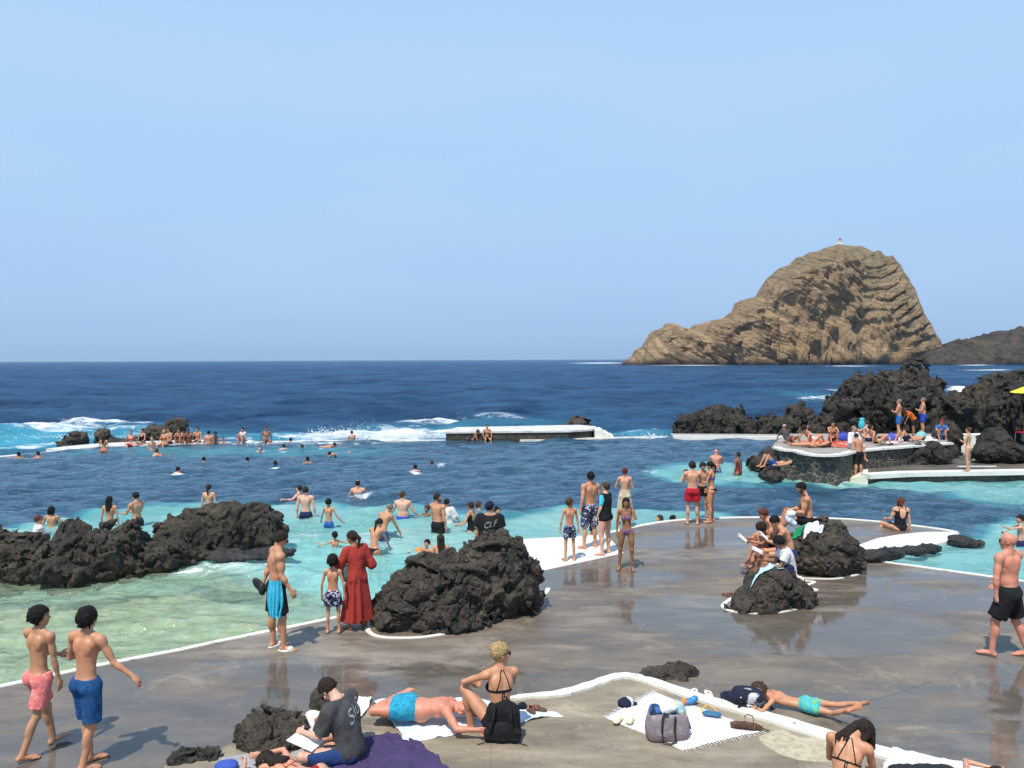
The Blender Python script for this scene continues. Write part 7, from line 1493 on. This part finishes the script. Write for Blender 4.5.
    wader('woman in a maroon swimsuit standing in the turquoise patch', 738,477,452, 40, 'stand', 'woman', 'brown', ('bun','dark'), [K('swimsuit','maroon',scoop=.16)])
    wader('swimmer leaning forward at the edge of the turquoise patch', 678,478,469.5, -75, 'swim', 'man', 'fair', ('short','brown'), [], H=1.75)
    person('sunbather lying on the small wet rock below the terrace wall', AT(774,466.5,28.5), 95, 1.65, 'supine_knees', 'man', 'tan', ('short','dark'), [K('trunks','blue2')], mode='hip', sink=-.10, group='people on the terrace' if False else None)
    stand('shirtless man in black shorts standing on the white apron below the terrace', 857,476,433, 25, 'relaxed', 'strong', 'tan', ('short','dark'), [K('kneeshorts','black')], z0=.05, pv=dict(cu=(0,.2,1), hu=(0,.5,1), hf=(0,.5,-1)))
    stand('slender woman in a pale bikini standing alone on the lower walkway', 966,471,427, 50, 'folded', 'woman', 'fair', ('bun','auburn'), BK('beige'), z0=.25)
    # ---- terrace
    z = 1.0
    def T(label, px, py, yaw, p, build, tone, hair, wear, H=1.7, **kw): return person(label, G(px, py, z), yaw, H, p, build, tone, hair, wear, mode='ground', group=TR, **kw) if p in ('supine','prone','supine_knees') else seat(label, G(px, py, z+.02), yaw, H, p, build, tone, hair, wear, group=TR, **kw)
    T('sunbather in a white hat and grey top at the left end of the terrace', 789,443, 200, 'lounge', 'woman', 'brown', ('short','dark', M['white']), [K('tshirt','grey')])
    T('sunbather stretched flat along the front of the terrace', 812,447.5, 92, 'supine', 'woman', 'tan', ('long','brown'), BK('orangeb'))
    T('woman in a white hat lounging with raised knees on the terrace', 812,443, -70, 'lounge', 'woman', 'tan', ('short','dark', M['white']), BK('whitep'))
    T('dark-haired woman sitting with raised knees facing the pool', 832,441, 172, 'hug_knees', 'woman', 'tan', ('bun','dark'), BK('black'))
    T('man in a white shirt sitting on the terrace edge with a leg hanging down', 853,448, 200, 'edge_sit', 'old', 'tan', ('short','grey'), [K('tshirt','white',sleeve=1.5), K('kneeshorts','whitep')], pv=dict(tl=(-.1,1,0), sl=(0,.1,-1)))
    T('pale shirtless man in navy shorts sitting turned away on the terrace', 869,441, 30, 'hug_knees', 'man', 'pale', ('short','brown'), [K('trunks','navy')])
    T('woman leaning back with raised knees beside the pale shirtless man', 877,443, -75, 'lounge', 'woman', 'tan', ('bun','dark'), BK('black'))
    T('person lying with raised knees right of the blue and white bag', 908,442, 100, 'supine_knees', 'man', 'tan', ('short','dark'), [K('trunks','navy')])
    T('person in a red cap and blue clothes sitting at the right end of the terrace', 941,439, 160, 'hug_knees', 'man', 'tan', ('cap', (.55,.03,.04)), [K('tshirt','blue2'), K('shorts','denim')])
    stand('grey-haired man in blue and white trunks standing with folded arms on the terrace', 897,437,399, 60, 'folded', 'strong', 'tan', ('buzz','grey'), [K('shorts','blue2')], z0=z, group=TR)
    stand('stocky man in blue trunks standing at the right of the pair on the terrace', 921,435.5,397.5, 70, 'folded', 'big', 'tan', ('buzz','grey'), [K('shorts','royal')], z0=z, group=TR)
    stand('person in an orange top bending down between the two standing men', 912,437,413, 80, 'bend', 'man', 'brown', ('short','brown'), [K('tshirt','orangeb'), K('shorts','black')], z0=z, k=1.35, group=TR)
    p = AT(862,425,34.2); q = blob('dry_bag', [(Vector((0,0,0)), (.16,.12,.24)), (Vector((0,0,.25)), (.12,.08,.08))], .03, plain('teal', (.03,.42,.48), .5)); q.location = p; tag(q, 'teal dry bag held up behind the pale shirtless man on the terrace', 'dry bag')
    # ---- outer wall
    def S(label, px, py, yaw, p='edge_sit', build='man', tone='tan', hair=('short','dark'), wear=(), H=1.72, dz=0.0, **kw): return seat(label, G(px, py, ZW)+Vector((0,.1,.02+dz)), yaw, H, p, build, tone, hair, wear, group=OW, **kw)
    wader('woman in a pink bikini standing with her back turned at the wet ledge', 104,452.5,435, 0, 'stand', 'woman', 'tan', ('long','dark'), BK('pinkb'), group=OW)
    S('bather stepping down with bent knees at the left of the seated row', 130,447, 200, 'edge_sit2', 'woman', 'fair', ('short','auburn'), BK('pinkb'))
    S('dark-haired bather in black sitting behind the left of the row', 142,445, 160, 'edge_sit', 'woman', 'fair', ('bun','dark'), [K('swimsuit','black')])
    wader('slim blonde bather standing in the water in front of the rocks', 152,450,437, 30, 'stand', 'woman', 'fair', ('pony','blond'), BK('beige'), group=OW)
    wader('bather crouching in the water in front of the blonde', 150,457,449, -40, 'swim', 'man', 'tan', ('short','brown'), [], group=OW, H=1.7)
    S('blonde bather sitting at the foot of the tallest rock', 164,446, 170, 'edge_sit', 'woman', 'fair', ('bun','blond'), BK('orangeb'))
    S('broad bather leaning on the next one under the tallest rock', 169,444.5, 150, 'edge_sit', 'man', 'tan', ('short','dark'), [K('trunks','navy')])
    S('seated bather in a dark bikini just right of the tallest rock', 179,444, 185, 'hug_knees', 'woman', 'tan', ('bun','dark'), BK('maroon'))
    S('seated bather with arms round the knees beside the dark bikini', 188.5,444, 175, 'hug_knees', 'woman', 'brown', ('short','black'), BK('redstr'))
    S('seated dark-haired bather at the right end of the tight row', 197,443.5, 180, 'edge_sit', 'man', 'tan', ('short','black'), [K('trunks','black')])
    wader('big shirtless man standing waist deep with his back to the wall', 209,445.5,430.5, 10, 'stand', 'big', 'tan', ('short','black'), [K('trunks','black')], group=OW)
    S('dark child leaning on the wall beside the big shirtless man', 215,445, 200, 'edge_sit', 'kid', 'dark', ('curly','black'), [K('trunks','black')], H=1.3)
    wader('small bather low in the water by the wall right of the dark child', 223,445,437, 180, 'tread', 'kid', 'tan', ('short','brown'), [], group=OW)
    S('bather in a white top sitting alone on the wall', 243,443, 170, 'hug_knees', 'woman', 'red', ('short','dark'), [K('vest','whitep',sleeve=0)])
    S('bather sitting with folded legs on the wall, second of the two apart', 266,443, 200, 'edge_sit2', 'man', 'brown', ('short','dark'), [K('trunks','maroon')])
    wader('bather standing on the wall in the spray of a breaking wave', 352,441.5,430.5, 20, 'wade_hold', 'woman', 'fair', ('short','dark'), BK('whitep'), group=OW)
    S('shirtless man leaning back against the long platform', 472,441, 70, 'lounge', 'man', 'brown', ('short','brown'), [K('trunks','navy')], dz=-.12)
    S('youth sitting upright in front of the long platform', 487,441, 190, 'edge_sit', 'slim', 'tan', ('short','dark'), [K('trunks','black')], dz=.05)
    # ---- swimmers
    for lb, px, wl, yw, hr, tn in (('swimmer near the wall at the far left edge of the pool', 17,458,20,('short','black'),'brown'), ('swimmer making a small splash near the wall at the left', 43,457,70,('short','dark'),'tan'),
        ('swimmer with a pale back trailing white water, nearest of the left ones', 171,473,-30,('short','black'),'pale'), ('lone dark-haired swimmer below the tight row on the wall', 201,463,0,('short','black'),'fair'),
        ('swimmer left of the widely spread arms in mid pool', 249,463,30,('short','black'),'tan'), ('swimmer with arms spread wide in mid pool', 273,467,0,('short','black'),'pale'), ('dark wet head of a swimmer in mid pool under the spray', 307,463,10,('short','black'),'brown'),
        ('swimmer with a pale face below the second lone sitter', 261,451,190,('short','auburn'),'pale'), ('swimmer with pale shoulders between two others near the wall', 283,450,10,('short','dark'),'pale'), ('small swimmer closest to the wall with dark hair', 289,443.5,0,('short','black'),'tan'),
        ('swimmer with reddish skin facing the wall near the spray', 305,450,40,('short','brown'),'red'), ('swimmer stretched out flat near the spray', 322,448,-80,('short','dark'),'tan'), ('swimmer looking back, right of the stretched-out one', 339,455,150,('short','dark'),'pale'),
        ('swimmer with both arms bent, left of two in open dark water', 415,471,5,('short','black'),'fair'), ('swimmer with brown hair and green top, right of two in open dark water', 437,466,50,('short','brown'),'fair')):
        kw = {}
        if 'stretched' in lb: kw['p'] = 'crawl'; kw['top'] = wl-5
        swim(lb, px, wl, yw, hr, tn, **kw)
def sleeve(o, J, off, B, mat):
    s = J['s']
    for sd in 'lr':
        f = B.sub([J['sh'+sd], J['el'+sd]], .12*s).like(); sh, el = J['sh'+sd], J['el'+sd]; u = (el-sh).normalized(); f.cone(sh-u*.0*s, sh.lerp(el, .62), .066*s, .056*s, 0); V, Q = f.mesh(); link('sleeve', mesh_np('sleeve', V+np.array(off), Q, mat), o)
def armbands(o, J, off):
    for sd in 'lr':
        m = J['sh'+sd].lerp(J['el'+sd], .5)+off; u = (J['el'+sd]-J['sh'+sd]).normalized(); a = u.orthogonal().normalized(); b = u.cross(a)
        blob('armband', [(m, (.10,.10,.09), (a, b, u))], .016, plain('armband', (.85,.22,.03), .35), o)
def spray():
    """drops thrown up where the waves hit the wall"""
    r = np.random.default_rng(12); V = []; F = []
    def drop(c, s):
        b = len(V); V.extend([(c[0]+s*x, c[1]+s*y, c[2]+s*z) for x, y, z in ((1,0,0),(-1,0,0),(0,1,0),(0,-1,0),(0,0,1),(0,0,-1))]); F.extend([(b+i, b+j, b+k) for i, j, k in ((0,2,4),(2,1,4),(1,3,4),(3,0,4),(2,0,5),(1,2,5),(3,1,5),(0,3,5))])
    for px, n, w, h in ((316,420,1.0,.45),(324,300,.8,.5),(345,500,1.8,.55),(356,260,1.2,.75),(390,600,3.0,.40),(420,500,3.0,.4),(60,250,4,.25),(655,150,.8,.3),(300,120,1.5,.2)):
        c = G(px, 440, ZW)+Vector((0,.9,0))
        for _ in range(n): z = abs(r.normal())*h*.5; drop((c.x+r.normal()*w*.5, c.y+r.normal()*.35, ZW+.02+z), r.uniform(.010,.032)*(1.2-min(z, 1)*.4))
    tag(link('sea_spray', mesh_py('sea_spray', V, F, plain('foamw', (.85,.88,.90), .4))), 'white spray thrown up along the outer wall', None, None, 'stuff')
build_items(); build_people(); spray()
def haze():
    me = bpy.data.meshes.new('haze'); bm = bmesh.new(); bmesh.ops.create_cube(bm, size=1); bm.to_mesh(me); bm.free()
    o = bpy.data.objects.new('haze', me); col.objects.link(o); o.scale = (31000, 15000, 138); o.location = (0, 7300, 61); o['kind'] = 'stuff'; o['label'] = 'thin pale haze over the sea'
    t = NT('haze'); v = t.n('VolumePrincipled'); v.inputs['Color'].default_value = (.66,.86,1,1); v.inputs['Density'].default_value = .00007; v.inputs['Anisotropy'].default_value = .2
    ou = t.n('OutputMaterial'); t.L.new(v.outputs[0], ou.inputs['Volume']); me.materials.append(t.m)
haze()
